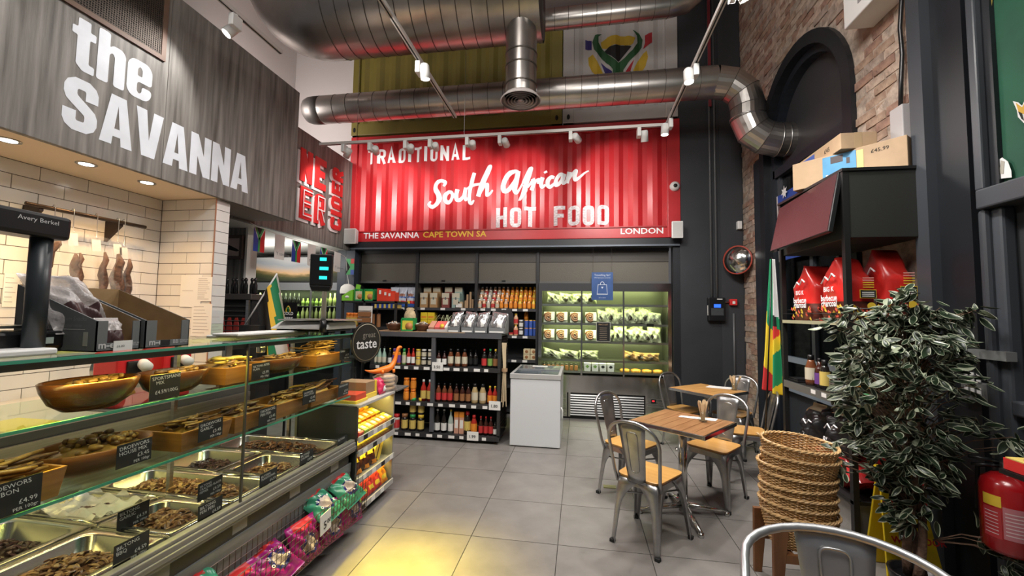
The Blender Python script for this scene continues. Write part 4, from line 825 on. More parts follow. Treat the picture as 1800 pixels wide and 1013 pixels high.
def pillow(name, label, cat, c, right, up, w, h, t, mats, paint=None, group=None, seed=0, n=14, m=18, crimp=.06):
    """soft filled packet: two bulging sheets meeting at crimped ends; paint(u, v, front) picks the printed colour"""
    r = V(right).normalized(); u_ = V(up).normalized(); nn = r.cross(u_); q = MB(); q.smooth = True; c = V(c); rs = random.Random(seed); ph = [rs.uniform(0, 6) for _ in range(6)]
    for side in (1, -1):
        base = len(q.v)
        for i in range(n + 1):
            for j in range(m + 1):
                a, b = i / n, j / m; bb = min(max((b - crimp) / (1 - 2 * crimp), 0), 1); prof = (max(0, 1 - (2 * a - 1) ** 2) ** .5) * (max(0, 1 - (2 * bb - 1) ** 4) ** .6)
                cr = .012 * t / .06 * (math.sin(a * 13 + ph[0] + b * 4) * math.sin(b * 11 + ph[1]) + .6 * math.sin(a * 23 + b * 19 + ph[2])) * prof
                ww = w * (1 - .10 * math.sin(math.pi * bb))
                q.v.append(tuple(c + r * (a - .5) * ww + u_ * (b - .5) * h + nn * side * (prof * t / 2 + cr + .0008)))
        for i in range(n):
            for j in range(m):
                q.f.append(tuple(base + x for x in (i * (m + 1) + j, (i + 1) * (m + 1) + j, (i + 1) * (m + 1) + j + 1, i * (m + 1) + j + 1))); q.mi.append(paint((i + .5) / n, (j + .5) / m, side > 0) if paint else 0); q.sm.append(True)
    o = q.obj(name, mats); return tag(o, label, cat, group)
m_bpink = M('bag_magenta', (.34, .012, .17), .28, spec=.6); m_bgreen = M('bag_mint', (.05, .30, .17), .28, spec=.6); m_bnavy = M('bag_navy', (.02, .025, .16), .3); m_bpale = M('bag_pale', (.62, .52, .46), .35, noise=.35, nscale=30)
def ring_paint(u, v, fr):
    if not fr: return 0
    d = math.hypot((u - .5) * 1., (v - .45) * 1.1)
    return 2 if d < .19 else 1 if d < .27 and v < .62 else 3 if (v > .80 and abs(u - .5) < .3) else 0
def ringtext(o, c, right, up, s, rad, size):
    r = V(right).normalized(); u_ = V(up).normalized(); n = r.cross(u_)
    for i, ch in enumerate(s):
        a = math.radians(200 - i * 220 / max(1, len(s) - 1)); d = r * math.cos(a) + u_ * math.sin(a); text(ch, size, V(c) + d * rad - (r * math.sin(a) - u_ * math.cos(a)) * size * .3 + n * .002, r * math.sin(a) - u_ * math.cos(a), d, m_text, o, 'LEFT', bold=.03)
def snack(y, x, z, ang, mat, label, seed, tilt=.7, w=.21, h=.24):
    rt = V((math.sin(ang) * .3, math.cos(ang), math.sin(ang) * .6)); n = V((math.cos(tilt) * .8, -.12, math.sin(tilt))); up = n.cross(rt).normalized(); rt = up.cross(n).normalized()
    o = pillow('snack_bag', label, 'snack bag', (x, y, z), rt, up, w, h, .085, (mat, m_bnavy, m_bpale, m_red), ring_paint, 'snack bags in the wire basket', seed, 26, 30)
    ringtext(o, V((x, y, z)) + n * .0475 + up * (-.05 * h), rt, up, 'OUNAN', w * .22, .024); return o
snack(1.60, -1.575, .33, .35, m_bgreen, 'mint green snack bag at the basket end nearest the camera', 3, .95); snack(1.82, -1.565, .205, -.1, m_bpink, 'magenta snack bag lying low beside the nearest green bag', 4, .5); snack(2.02, -1.575, .235, .5, m_bpink, 'magenta snack bag tilted up at the middle of the basket', 5, .9)
snack(2.24, -1.56, .225, 0, m_bpink, 'magenta snack bag with a big ring directly under the five pound ticket', 6, .25); snack(2.44, -1.59, .335, .3, m_bgreen, 'mint green snack bag lying on top past the five pound ticket', 8, .9); snack(2.48, -1.56, .21, 0, m_bpink, 'magenta snack bag upright in the basket past the ticket', 9, .2); snack(2.69, -1.58, .335, .25, m_bgreen, 'mint green snack bag at the basket end by the snack shelves', 10, .8); snack(2.72, -1.56, .205, 0, m_bpink, 'dark pink snack bag upright at the far basket end', 11, .2)
c = U(573, 918, 'x', BX + .022); tk = thing('price_ticket', 'white five pound price ticket clipped on the wire basket', 'ticket', (BX + .02, c.y, c.z - .05)); Rt = Matrix.Rotation(.08, 3, 'X')
MB().box((BX + .018, c.y - .052, c.z - .058), (BX + .021, c.y + .052, c.z + .058), Rt).obj('paper', m_paper, tk); text('5', .062, (BX + .0225, c.y - .02, c.z - .035), (0, 1, .08), (0, -.08, 1), m_mblack, tk, bold=.02); text('00', .036, (BX + .0225, c.y + .014, c.z - .015), (0, 1, .08), (0, -.08, 1), m_mblack, tk, bold=.02)
# ---- glazed end: badge
bc = U(634, 602, 'x', GX + .01); bc = V((GX + .042, 2.905, bc.z)); nrm = V((.96, -.28, .0)).normalized()
bd = thing('taste_badge', 'round black badge with white lettering great taste on the glass end', 'badge', (bc.x, bc.y, bc.z - .15)); MB().lathe([(0, -.004), (.15, -.004), (.15, .004), (0, .004)], bc, 40, axis=nrm, smooth=False).obj('disc', M('badge_black', (.02, .018, .014), .5), bd)
MB().lathe([(.132, .0045), (.138, .0045), (.138, .0055), (.132, .0055)], bc, 40, axis=nrm, cap=False).obj('gold_ring', M('badge_ring', (.22, .19, .13), .5), bd)
rgt = V((0, 0, 1)).cross(nrm); rgt = -nrm.cross(V((0, 0, 1))).normalized() if False else V((0, 0, 1)).cross(nrm).normalized()
text('great', .062, bc + nrm * .006 + V((0, 0, .035)) + rgt * .02, rgt, (0, 0, 1), M('badge_grey', (.28, .26, .22), .6), bd, 'CENTER'); text('taste', .105, bc + nrm * .006 + V((0, 0, -.045)), rgt, (0, 0, 1), m_text, bd, 'CENTER', bold=.012)
bx('badge_clip', (bc.x - .03, bc.y - .01, bc.z - .16), (bc.x - .008, bc.y + .02, bc.z - .1), m_black, bd)
# ---- impulse shelf unit at the counter end
E0, E1, EX = 2.875, 3.47, -1.595
iu = thing('snack_shelf_unit', 'grey end shelf unit with lit tiers of snacks beside the counter', 'shelf unit', (-1.85, 3.17, 0)); m_us = M('unit_grey', (.26, .26, .24), .45, .2)
bx('back_panel', (-2.12, E0, .05), (-2.09, E1, .86), m_us, iu); bx('side_panel', (-2.1, E1 - .018, .07), (EX - .005, E1, .85), m_us, iu); bx('side_panel', (-2.1, E0, .07), (EX - .02, E0 + .02, .85), M('unit_dark', (.06, .062, .058), .3, .5), iu); bx('plinth', (-2.08, E0 + .01, 0), (EX - .06, E1 - .04, .08), m_black, iu)
for i, z in enumerate((.085, .30, .50, .60)):
    bx('shelf', (-2.1, E0 + .01, z), (EX - .004, E1 - .015, z + .014), m_us, iu); bx('price_rail', (EX - .006, E0, z - .012), (EX + .006, E1, z + .030), M('ticket_rail', (.42, .42, .40), .4), iu)
    for k in range(3 + i % 2): yy = E0 + .06 + k * .15; bx('shelf_ticket', (EX + .006, yy, z - .008), (EX + .0075, yy + .06, z + .026), m_paper if (k + i) % 3 else m_mblack, iu)
    lamp('shelf_light', 'AREA', (EX - .06, 3.17, (.29, .49, .59, .84)[i] - .006), (1.1, 1.3, .5, 1.6)[i], YEL, (EX - .16, 3.17, z), .55, .03)
bx('top_board', (-2.12, E0, .84), (EX + .004, E1 - .01, .862), M('pale_board', (.50, .49, .46), .4), iu, .003); bx('top_flap', (-1.98, E1 - .01, .855), (EX + .02, E1 + .24, .867), M('flap_dark', (.12, .12, .115), .4), iu)
m_sn1 = M('snack_orange', (.85, .30, .03), .35, noise=.25, nscale=20); m_sn2 = M('snack_yellow', (.85, .62, .06), .35); m_sn3 = M('snack_lime', (.35, .55, .06), .35); m_sn4 = M('snack_red', (.65, .06, .05), .35, noise=.3, nscale=18); m_sn5 = M('snack_choc', (.06, .02, .015), .3)
for r in range(3):
    for k in range(7):
        y = E0 + .055 + k * .078; col = (m_sn4, m_sn3, m_sn2, m_sn1, m_sn1, m_sn1, m_sn2)[k]; xx = EX - .05 - r * .11; zz = .618 + r * .035
        q = MB().box((xx - .05, y - .033, zz), (xx + .04, y + .033, zz + .05), Matrix.Rotation(.35, 3, 'Y')); q.mat(1).box((xx - .02, y - .02, zz + .046), (xx + .02, y + .02, zz + .054), Matrix.Rotation(.35, 3, 'Y'), (xx - .005, y, zz + .025))
        tag(q.obj('snack_packet', (col, m_paper), None, .006), f'{ {m_sn4: "red", m_sn3: "lime", m_sn2: "yellow", m_sn1: "orange"}[col]} snack packet, {ORD[k]} from the till in the {("front", "middle", "rear")[r]} row of the lit top tier', 'snack', 'packets on the lit top tier')
for k in range(7):
    y = E0 + .06 + k * .076; q = MB().box((-1.92, y - .035, .516), (EX - .02, y + .035, .535)); q.mat(1).box((EX - .10, y - .034, .535), (EX - .03, y + .034, .548)).mat(2).box((EX - .26, y - .02, .535), (EX - .2, y + .02, .55))
    tag(q.obj('chocolate_bar', (M('bar_brown', (.28, .13, .07), .4), m_sn2, m_paper)), f'{ORD[k]} flat bar from the till on the narrow second tier', 'bar', 'flat bars on the narrow tier')
for k in range(3):
    y = E0 + .09 + k * .115; pillow('treat_bag', ('dark brown treat bag, nearest the till, on the third tier', 'dark brown treat bag with orange corner, mid third tier', 'dark brown treat bag leaning on the yellow box')[k], 'bag', (EX - .09, y, .40), (.25, 1, 0), (-.35, 0, 1), .13, .17, .06, (m_sn5, m_sn2, m_sn1), lambda u, v, fr: 1 if fr and (.3 < u < .7 and .5 < v < .72) else 2 if fr and u > .5 and v < .18 else 0, 'treat bags on the third tier', 30 + k, 8, 10)
q = MB().box((EX - .14, E1 - .22, .325), (EX - .06, E1 - .10, .475), Matrix.Rotation(-.5, 3, 'X')); q.mat(1).box((EX - .062, E1 - .17, .33), (EX - .057, E1 - .155, .47), Matrix.Rotation(-.5, 3, 'X'), (EX - .1, E1 - .16, .4)); tag(q.obj('yellow_box', (m_sn2, m_sn5), None, .003), 'tilted yellow box on the third tier beside dark bags', 'box')
for k in range(5):
    y = E0 + .07 + k * .108; mt = (m_sn3, m_sn4, m_sn4, m_sn4, m_sn1)[k]; pillow('sweet_bag', ('lime green sweet bag, nearest the till on the bottom tier', 'red sweet bag beside the lime one on the bottom tier', 'third red sweet bag on the bottom tier', 'fourth red sweet bag on the bottom tier', 'orange sweet bag at the far end of the bottom tier')[k], 'bag', (EX - .07, y, .185), (.15, 1, .1), (-.45, 0, 1), .115, .17, .06, (mt, m_sn2), lambda u, v, fr: 1 if fr and (.25 < u < .75 and .15 < v < .42) else 0, 'sweet bags on the bottom tier', 40 + k, 8, 10)
# on top of the unit: wraps, boxes and the orange dinosaur
q = MB().box((-1.80, E0 + .02, .862), (-1.64, E0 + .17, .93)); q.mat(1).box((-1.81, E0 + .01, .862), (-1.63, E0 + .18, .885)); tag(q.obj('snack_carton', (M('carton_red', (.62, .07, .03), .45), m_sn2), None, .004), 'red carton with yellow foot at the glass end of the top board', 'carton')
q = MB().box((-1.88, E0 + .20, .862), (-1.66, E0 + .36, .99)); q.mat(1).box((-1.665, E0 + .195, .862), (-1.65, E0 + .365, .90)).mat(1).box((-1.665, E0 + .34, .862), (-1.652, E0 + .365, .99)); tag(q.obj('snack_carton', (M('carton_brown', (.34, .22, .12), .6), m_sn2), None, .003), 'brown open carton with yellow edging on the top board', 'carton')
pillow('pink_packet', 'deep pink packet with a barcode beside the brown carton', 'packet', (-1.66, E0 + .43, .93), (0, 1, 0), (-.4, 0, 1), .11, .14, .06, (M('packet_pink', (.60, .03, .10), .3), m_paper), lambda u, v, fr: 1 if fr and .5 < u < .8 and .1 < v < .4 else 0, None, 51, 10, 10)
for k, z in enumerate((.875, .91, .945, .975)):
    tag(MB().lathe([(0, 0), (.9, .004), (1, .014), (.9, .026), (0, .03)], (-1.68, E0 + .565, z), 18, .085, .095).obj('flat_bread', M('bread_tan', (.50, .34, .18), .8, noise=.3, nscale=14)), f'{ORD[k]} flat bread from the bottom of the wrapped pile under the dinosaur', 'bread', 'wrapped flat breads')
def f(u, v): a = v * 2 * math.pi; rr = .1 + .012 * math.sin(a * 5 + u * 9); return V((-1.68 + rr * .98 * math.cos(a), E0 + .565 + rr * 1.05 * math.sin(a), .865 + u * .15 - .0 * u)) if u < .95 else V((-1.68 + .04 * math.cos(a), E0 + .565 + .04 * math.sin(a), 1.018))
tag(MB().grid(f, 6, 28).obj('bread_wrapper', Mfilm('wrap_film', (.8, .72, .65), .25)), 'clear wrapper around the pile of flat breads', 'wrapper')
dn = U(678, 664, 'y', E0 + .55); D = V((-1.66, E0 + .56, 1.02)); m_dino = M('dinosaur_orange', (.85, .20, .015), .4)
P = [D + V((.0 - .0, a, b)) for a, b in ((-.36, .075), (-.26, .035), (-.15, .03), (-.02, .045), (.06, .06), (.10, .12), (.115, .20), (.125, .27), (.15, .292), (.19, .282))]
dd = thing('toy_dinosaur', 'orange long necked toy dinosaur standing on the wrapped breads', 'toy', D); S_ = .78
dirx = V((.45, .89, 0)); P = [D + dirx * a * S_ + V((0, 0, b * S_)) for a, b in ((-.30, .06), (-.22, .03), (-.13, .028), (-.03, .04), (.05, .05), (.10, .12), (.12, .20), (.135, .262), (.155, .28), (.20, .268))]
MB().tube(P, [.004, .012, .024, .034, .030, .020, .015, .014, .018, .010], 10).obj('body', m_dino, dd, sub=1)
for a in (-.10, .05):
    for s in (-1, 1): MB().tube([D + dirx * a * S_ + V((-.03 * s, .01 * s, .03)), D + dirx * a * S_ + V((-.035 * s, .015 * s, -.0))], [.013, .011], 8).obj('leg', m_dino, dd)
# ---- on the counter top: two scales, boxes, tray
ZT = 1.395
def plate_text(*a, **k): return text(*a, **k)
sc1 = thing('till_scale', 'black weighing scale with a tall thick post on the near counter top', 'scale', (-1.86, 1.14, ZT)); X = -1.80
pb = U(30, 618, 'z', ZT + .01)
MB().box((-1.96, .96, ZT), (-1.72, 1.13, ZT + .022)).obj('base_plate', m_white, sc1, .006)
b_ = U(58, 604, 'x', -1.80); t_ = U(64, 412, 'x', -1.80)
MB().lathe([(.028, ZT + .02), (.028, 1.80)], (-1.80, b_.y, 0), 20).obj('post', M('post_slate', (.035, .042, .048), .35), sc1)
hz0, hz1 = 1.785, 1.865
MB().box((-1.86, .90, hz0), (-1.755, 1.165, hz1), Matrix.Rotation(-.02, 3, 'X')).obj('display_head', m_black, sc1, .012); text('Avery Berkel', .020, (-1.7535, 1.02, 1.832), (0, 1, -.02), (0, 0, 1), M('head_print', (.6, .6, .6), .6), sc1)
MB().box((-1.98, .80, ZT + .01), (-1.83, 1.22, ZT + .075)).obj('keypad_body', m_black, sc1, .012); bx('bottom_label', (-1.829, 1.14, ZT + .03), (-1.8275, 1.185, ZT + .052), M('label_mint', (.5, .62, .58), .5), sc1); bx('weigh_pan', (-2.1, .78, ZT + .085), (-1.84, 1.16, ZT + .094), m_steel, sc1)
m_cart = M('carton_slate', (.14, .15, .15), .6); m_kraft = M('kraft_inside', (.30, .19, .085), .85, noise=.12, nscale=20)
def srp(name, label, y0, y1, x0, x1, z, hb, hf, parent_mats=(m_cart, m_kraft), lip=.03, win=True, cat='display box', group=None, axis='x'):
    """shelf-ready display box: tall back, sloping sides, low front with a cut-out; front faces +x"""
    t = thing(name, label, cat, ((x0 + x1) / 2, (y0 + y1) / 2, z), group); th = .004; a, k = parent_mats
    def side(y, mat, nm): MB().prism([(x0, y, z), (x1, y, z), (x1, y, z + hf), (x0, y, z + hb)], (0, th, 0)).obj(nm, mat, t)
    side(y0, a, 'side_panel'); side(y1 - th, a, 'side_panel')
    MB().prism([(x0 + th, y1 - th - .001, z + th), (x1 - th, y1 - th - .001, z + th), (x1 - th, y1 - th - .001, z + hf), (x0 + th, y1 - th - .001, z + hb)], (0, .0008, 0)).obj('lining', k, t)
    bx('back_panel', (x0, y0, z), (x0 + th, y1, z + hb), k, t); bx('floor_panel', (x0, y0, z), (x1, y1, z + th), k, t); d = (y1 - y0) * .24
    MB().box((x1 - th, y0, z), (x1, y1, z + lip)).box((x1 - th, y0, z + lip), (x1, y0 + d, z + hf)).box((x1 - th, y1 - d * .8, z + lip), (x1, y1, z + hf)).obj('front_lip', a, t); return t
b1 = srp('snack_display_box', 'slate grey display box holding clear bags of snacks, nearer the till', 1.215, 1.365, -2.06, -1.69, ZT, .24, .11)
b2 = srp('snack_display_box', 'empty slate grey display box with kraft inside, farther along the counter', 1.375, 1.56, -2.06, -1.68, ZT, .24, .11)
m_ep = M('carton_print', (.55, .55, .54), .7)
text('m-ea', .034, (-1.688, 1.222, ZT + .012), (0, 1, 0), (0, 0, 1), m_ep, b1, bold=.03); text('m-e', .034, (-1.678, 1.39, ZT + .012), (0, 1, 0), (0, 0, 1), m_ep, b2, bold=.03); bx('marker_blot', (-1.6785, 1.435, ZT + .008), (-1.6775, 1.475, ZT + .030), m_mblack, b2); text('BB', .022, (-1.678, 1.487, ZT + .014), (0, 1, 0), (0, 0, 1), m_ep, b2); text('MADE IN\nBRITAIN', .009, (-1.678, 1.52, ZT + .022), (0, 1, 0), (0, 0, 1), m_ep, b2); text('MADE IN\nBRITAIN', .009, (-1.688, 1.325, ZT + .022), (0, 1, 0), (0, 0, 1), m_ep, b1)
text('Premium Snacks', .022, (-1.88, 1.2145, ZT + .11), (1, 0, 0), (0, 0, 1), M('carton_print_dim', (.25, .26, .26), .7), b1); text('without compromise', .016, (-1.89, 1.2145, ZT + .088), (1, 0, 0), (0, 0, 1), MATS['carton_print_dim'], b1); bx('print_rule', (-1.93, 1.2142, ZT + .078), (-1.74, 1.2148, ZT + .0795), m_ep, b1); bx('nutrition_panel', (-1.745, 1.2142, ZT + .02), (-1.725, 1.2148, ZT + .07), M('panel_print', (.40, .40, .33), .7), b1)
bx('price_label', (-1.687, 1.27, ZT - .0), (-1.6855, 1.335, ZT + .036), m_paper, b1); text('£6.00', .012, (-1.685, 1.28, ZT + .012), (0, 1, 0), (0, 0, 1), m_mblack, b1)
pillow('clear_snack_bag', 'bulging clear plastic bag lying at the back of the nearer slate box', 'bag', (-1.93, 1.285, ZT + .17), (0, 1, 0), (-.7, 0, .75), .19, .30, .10, (Mfilm('bag_clear', (.62, .58, .57), .55), M('dark_snack', (.06, .03, .03), .35)), lambda u, v, fr: 1 if .2 < u < .8 and v < .35 else 0, None, 60, 30, 36)
pillow('clear_snack_bag', 'small clear bag of dark snacks at the front of the nearer slate box', 'bag', (-1.725, 1.285, ZT + .065), (0, 1, 0), (-.4, 0, .9), .08, .12, .05, (MATS['bag_clear'], MATS['dark_snack']), lambda u, v, fr: 1 if v < .55 else 0, None, 61, 10, 10)
wl = [U(x, y, 'z', ZT) for x, y in ((414, 594), (520, 585))]
tag(MB().box((-2.06, 2.02, ZT), (-1.86, 2.58, ZT + .012), Rz(-.03)).box((-2.0, 1.99, ZT + .012), (-1.84, 2.50, ZT + .026), Rz(.02)).obj('carving_board', m_white, None, .004), 'thin white boards stacked flat on the counter top', 'board')
sc2 = thing('deli_scale', 'white deli scale with black three line display on a pole', 'scale', (-1.80, 2.62, ZT)); m_sc = M('scale_grey', (.50, .50, .48), .35)
for x in (-1.95, -1.66):
    for y in (2.52, 2.72): MB().lathe([(.018, 0), (.018, .02)], (x, y, ZT), 10).obj('foot', m_rubber, sc2)
MB().box((-2.0, 2.48, ZT + .018), (-1.62, 2.76, ZT + .035)).obj('base', m_black, sc2, .01)
MB().hexa([(-2.02, 2.44, ZT + .035), (-1.60, 2.44, ZT + .035), (-1.60, 2.80, ZT + .035), (-2.02, 2.80, ZT + .035)], [(-1.98, 2.50, ZT + .085), (-1.60, 2.46, ZT + .085), (-1.60, 2.78, ZT + .085), (-1.98, 2.78, ZT + .085)]).obj('housing', m_sc, sc2, .008)
bx('weigh_platform', (-1.96, 2.44, ZT + .092), (-1.56, 2.80, ZT + .10), m_steel, sc2, .003)
pc = U(571, 580, 'y', 2.46); MB().lathe([(.022, ZT + .02), (.022, ZT + .10)], (pc.x, 2.44, 0), 14).obj('pole_socket', m_black, sc2); MB().lathe([(.015, ZT + .10), (.015, 1.72), (.022, 1.72), (.022, 1.755)], (pc.x, 2.44, 0), 14).obj('pole', m_white, sc2)
a, b = U(549, 447, 'y', 2.40), U(575, 512, 'y', 2.40); nrm = V((.35, -.94, 0)).normalized(); Rr = Rz(.36); dc = V(((a.x + b.x) / 2, 2.42, (a.z + b.z) / 2)); hw, hh = (b.x - a.x) / 2 + .008, (a.z - b.z) / 2
MB().hexa([dc + Rr @ V(p) for p in ((-hw * .8, -.02, -hh), (hw * .8, -.02, -hh), (hw * .8, .02, -hh), (-hw * .8, .02, -hh))], [dc + Rr @ V(p) for p in ((-hw, -.025, -hh * .7), (hw, -.025, -hh * .7), (hw, .025, -hh * .7), (-hw, .025, -hh * .7))]).box(*[dc + V(p) for p in ((-hw, -.025, -hh * .7), (hw, .025, hh))], R=Rr, c=dc).obj('display_head', m_black, sc2, .006)
for k, w in enumerate((.6, .8, .7)):
    z = hh * (.72 - .5 * k); MB().box(*[dc + V(p) for p in ((-hw * .1, -.0275, z - .010), (-hw * .1 + hw * w, -.0255, z + .010))], R=Rr, c=dc).obj('readout', M('readout_teal', (.02, .75, .68), .5, emit=1.6), sc2)
MB().lathe([(.024, 0), (.024, .008)], (pc.x, 2.44, 1.752), 12).obj('swivel', m_sc, sc2)
# national flag on a slanting stick behind the counter
fl_ = thing('stick_flag', 'dark national flag with gold and green bands on a slanting stick', 'flag', U(460, 585, 'y', 3.7)); a, b = U(487, 481, 'y', 3.7), U(452, 537, 'y', 3.7); MB().tube([b + (b - a) * 1.2, a], .008, 8).obj('stick', M('stick_white', (.6, .6, .6), .4), fl_)
mats = (m_mblack, M('flag_gold', (.80, .50, .04), .6), M('flag_green', (.01, .20, .08), .6), M('flag_white', (.7, .7, .68), .6), M('flag_red', (.5, .03, .03), .6), M('flag_navy', (.02, .03, .2), .6)); q = MB(); q.smooth = True; NU, NV = 20, 24
tl, tr, bl, br = b, a, U(455, 640, 'y', 3.7), U(530, 640, 'y', 3.7); bl = U(462, 650, 'y', 3.7); br = U(522, 650, 'y', 3.7)
pts = [[(tl * (1 - u) + tr * u) * (1 - v) + (bl * (1 - u) + br * u) * v + V((0, .05 * math.sin(u * 9 + v * 2) * (.3 + v), 0)) for v in [j / NV for j in range(NV + 1)]] for u in [i / NU for i in range(NU + 1)]]
base = 0; q.v = [tuple(p) for r in pts for p in r]
for i in range(NU):
    for j in range(NV):
        u, v = (i + .5) / NU, (j + .5) / NV; g = u + v * .14
        mi = (0 if g < .55 else 1 if g < .68 else 2 if g < .90 else 3) if v < .62 else (1 if g < .45 else 2 if g < .62 else 3 if g < .84 else 4)
        if v > .56 and g < .40: mi = 1 if v < .66 else 2
        q.f.append((i * (NV + 1) + j, (i + 1) * (NV + 1) + j, (i + 1) * (NV + 1) + j + 1, i * (NV + 1) + j + 1)); q.mi.append(mi); q.sm.append(True)
q.obj('cloth', mats, fl_)
bx('flag_holder', (b.x - .12, 3.62, 0), (b.x + .1, 3.8, b.z - .2), m_mblack).name = 'flag_stand'; tag(bpy.data.objects['flag_stand'], 'black stand behind the counter carrying the dark slanting flag', 'stand')
# ================================================================ BOTTLES AND JARS (prototypes shared by mesh)
m_lab = {'w': m_paper, 'y': M('label_yellow', (.66, .50, .13), .5), 'r': M('label_red', (.55, .04, .04), .5), 'o': M('label_orange', (.80, .28, .03), .5), 'c': M('label_cream', (.60, .55, .42), .5), 'g': M('label_green', (.20, .36, .08), .5), 'k': m_mblack, 'p': M('label_purple', (.14, .05, .25), .5), 'n': M('label_brown', (.30, .13, .05), .5), 'b': M('label_blue', (.03, .10, .42), .5)}
def liquid(n, c): return M('liquid_' + n, c, .14, 0, spec=.7)
LQ = {'dark': liquid('dark', (.045, .012, .008)), 'brown': liquid('brown', (.16, .05, .02)), 'red': liquid('red', (.45, .03, .02)), 'clear': liquid('clear', (.42, .50, .44)), 'mint': liquid('mint', (.38, .56, .46)), 'orange': liquid('orange', (.72, .24, .03)), 'peach': liquid('peach', (.72, .42, .24)), 'yellow': liquid('yellow', (.78, .50, .05)), 'tan': liquid('tan', (.45, .33, .16)), 'black': liquid('black', (.014, .011, .010)), 'green': liquid('green', (.25, .42, .14)), 'purple': liquid('purple', (.12, .05, .16)), 'white': liquid('white', (.62, .58, .52))}
CAP = {'k': m_black, 'w': m_white, 'r': m_red, 'o': m_orange, 'y': m_yellow, 'g': m_green, 'p': m_lab['p'], 'n': m_lab['n']}
SH = {'sauce': ([(1, 0), (1, .58), (.85, .66), (.42, .78), (.40, .88)], (.40, .88, 1.0), (.12, .50)), 'tall': ([(1, 0), (1, .5), (.7, .66), (.36, .78), (.36, .92)], (.38, .92, 1), (.1, .42)), 'squeeze': ([(.95, 0), (1, .1), (.92, .6), (.75, .75), (.6, .8)], (.6, .8, 1), (.12, .6)),
      'jar': ([(.95, 0), (1, .06), (1, .72), (.88, .8)], (.92, .80, 1), (.14, .66)), 'juice': ([(.95, 0), (1, .05), (1, .6), (.6, .82), (.55, .86)], (.58, .86, 1), (.12, .5)), 'can': ([(.95, 0), (1, .04), (1, .94), (.93, .97)], (.93, .97, 1), (.02, .92)), 'broad': ([(1, 0), (1.02, .12), (.96, .60), (.62, .78), (.52, .84)], (.55, .84, 1), (.18, .58))}
_pr = {}
def proto(shape, r, h, liq, cap, lab):
    k = (shape, r, h, liq, cap, lab)
    if k in _pr: return _pr[k]
    body, (cr, c0, c1), (l0, l1) = SH[shape]
    a = MB().lathe([(x * r, z * h) for x, z in body], (0, 0, 0), 10).mesh('bottle_body', LQ[liq]); b = MB().lathe([(cr * r, c0 * h), (cr * r, c1 * h), (cr * r * .8, c1 * h + .001)], (0, 0, 0), 10).mesh('cap', CAP[cap])
    c = MB().lathe([(r * 1.03, l0 * h), (r * 1.03, l1 * h)], (0, 0, 0), 12, cap=False).mesh('label', m_lab[lab]) if lab else None
    _pr[k] = (a, b, c); return _pr[k]
def bottle(name, label, cat, loc, spec, group=None):
    a, b, c = proto(*spec); o = bpy.data.objects.new(name, a); COL.objects.link(o); o.location = loc; tag(o, label, cat, group)
    for nm, m in (('cap', b), ('label', c)):
        if m is None: continue
        p = bpy.data.objects.new(nm, m); COL.objects.link(p); p.parent = o
    return o
def row(name, cat, pxs, y, z, spec, desc, place, dz=0., levels=1, group=None):
    """one row of alike things standing at photo columns pxs on the shelf plane y, height z"""
    n = len(pxs)
    for lv in range(levels):
        for i, px in enumerate(pxs):
            x = U(px, 560, 'y', y).x if False else (U(px, 506.5 + (CAMH - z - .08) * FPX / 5.0 + 50, 'y', y)).x
            od = (ORD[i] + ' ' if n > 1 else ''); lvl = '' if levels == 1 else (', lower', ', upper', ', topmost')[lv] if levels < 3 else (', front', ', middle', ', rear')[lv]
            lab = (od + desc + (' from left' if n > 1 else '') + lvl + ', ' + place)
            bottle(name, lab, cat, (x, y + (dz and 0), z + dz * lv), spec, group or desc + ' ' + place)
# ---- gondola of sauces
GY = 4.9; gx0, gx1, gmid = -2.60, -.93, -1.765; gd = .42
m_gon = M('gondola_charcoal', (.040, .040, .042), .45, .3); m_gw = M('gondola_wood', (.42, .27, .15), .5, noise=.2, nscale=3, stretch=(8, 1, 1))
gon = thing('sauce_gondola', 'black wheeled mesh gondola full of sauce bottles facing the aisle', 'gondola', (-1.76, GY + .2, 0))
bx('top_deck', (gx0, GY, 1.275), (gx1, GY + gd + .1, 1.30), m_gon, gon); bx('deck_edge', (gx0, GY - .012, 1.245), (gx1 + .01, GY, 1.305), M('deck_edge_steel', (.16, .17, .19), .35, .6), gon); bx('wood_deck', (gx0 + .02, GY + .01, 1.30), (gx1 - .45, GY + gd + .08, 1.312), m_gw, gon); bx('dark_deck', (gx1 - .45, GY + .01, 1.30), (gx1, GY + gd + .08, 1.31), m_gon, gon)
for x0, x1 in ((gx0, gx0 + .035), (gmid - .035, gmid + .015), (gx1 - .035, gx1)): bx('upright', (x0, GY, .10), (x1, GY + .04, 1.28), MATS['deck_edge_steel'] if x0 == gmid - .035 else m_gon, gon)
for z in (.89, .455, .085):
    bx('shelf', (gx0, GY + .005, z - .012), (gx1, GY + gd, z), m_gon, gon); bx('price_rail', (gx0, GY - .014, z - .048), (gx1, GY + .004, z - .002), m_gon, gon)
bx('back_sheet', (gx0, GY + gd, .1), (gx1, GY + gd + .01, 1.27), m_mblack, gon)
q = MB()
for x in (gx0, gx1):
    for k in range(14): q.tube([(x, GY + .02 + k * .036, .1), (x, GY + .02 + k * .036, 1.26)], .002, 4)
    for k in range(30): q.tube([(x, GY + .02, .12 + k * .039), (x, GY + .49, .12 + k * .039)], .002, 4)
for k in range(26): q.tube([(gx0, GY + gd - .005, .9 + k * .015), (gx1, GY + gd - .005, .9 + k * .015)], .0015, 4) if k % 2 == 0 else None
for k in range(44): q.tube([(gx0 + k * .038, GY + gd - .005, .9), (gx0 + k * .038, GY + gd - .005, 1.27)], .0015, 4)
tag(q.obj('wire_mesh', M('black_wire', (.04, .035, .03), .4, .5), gon), kind='stuff')
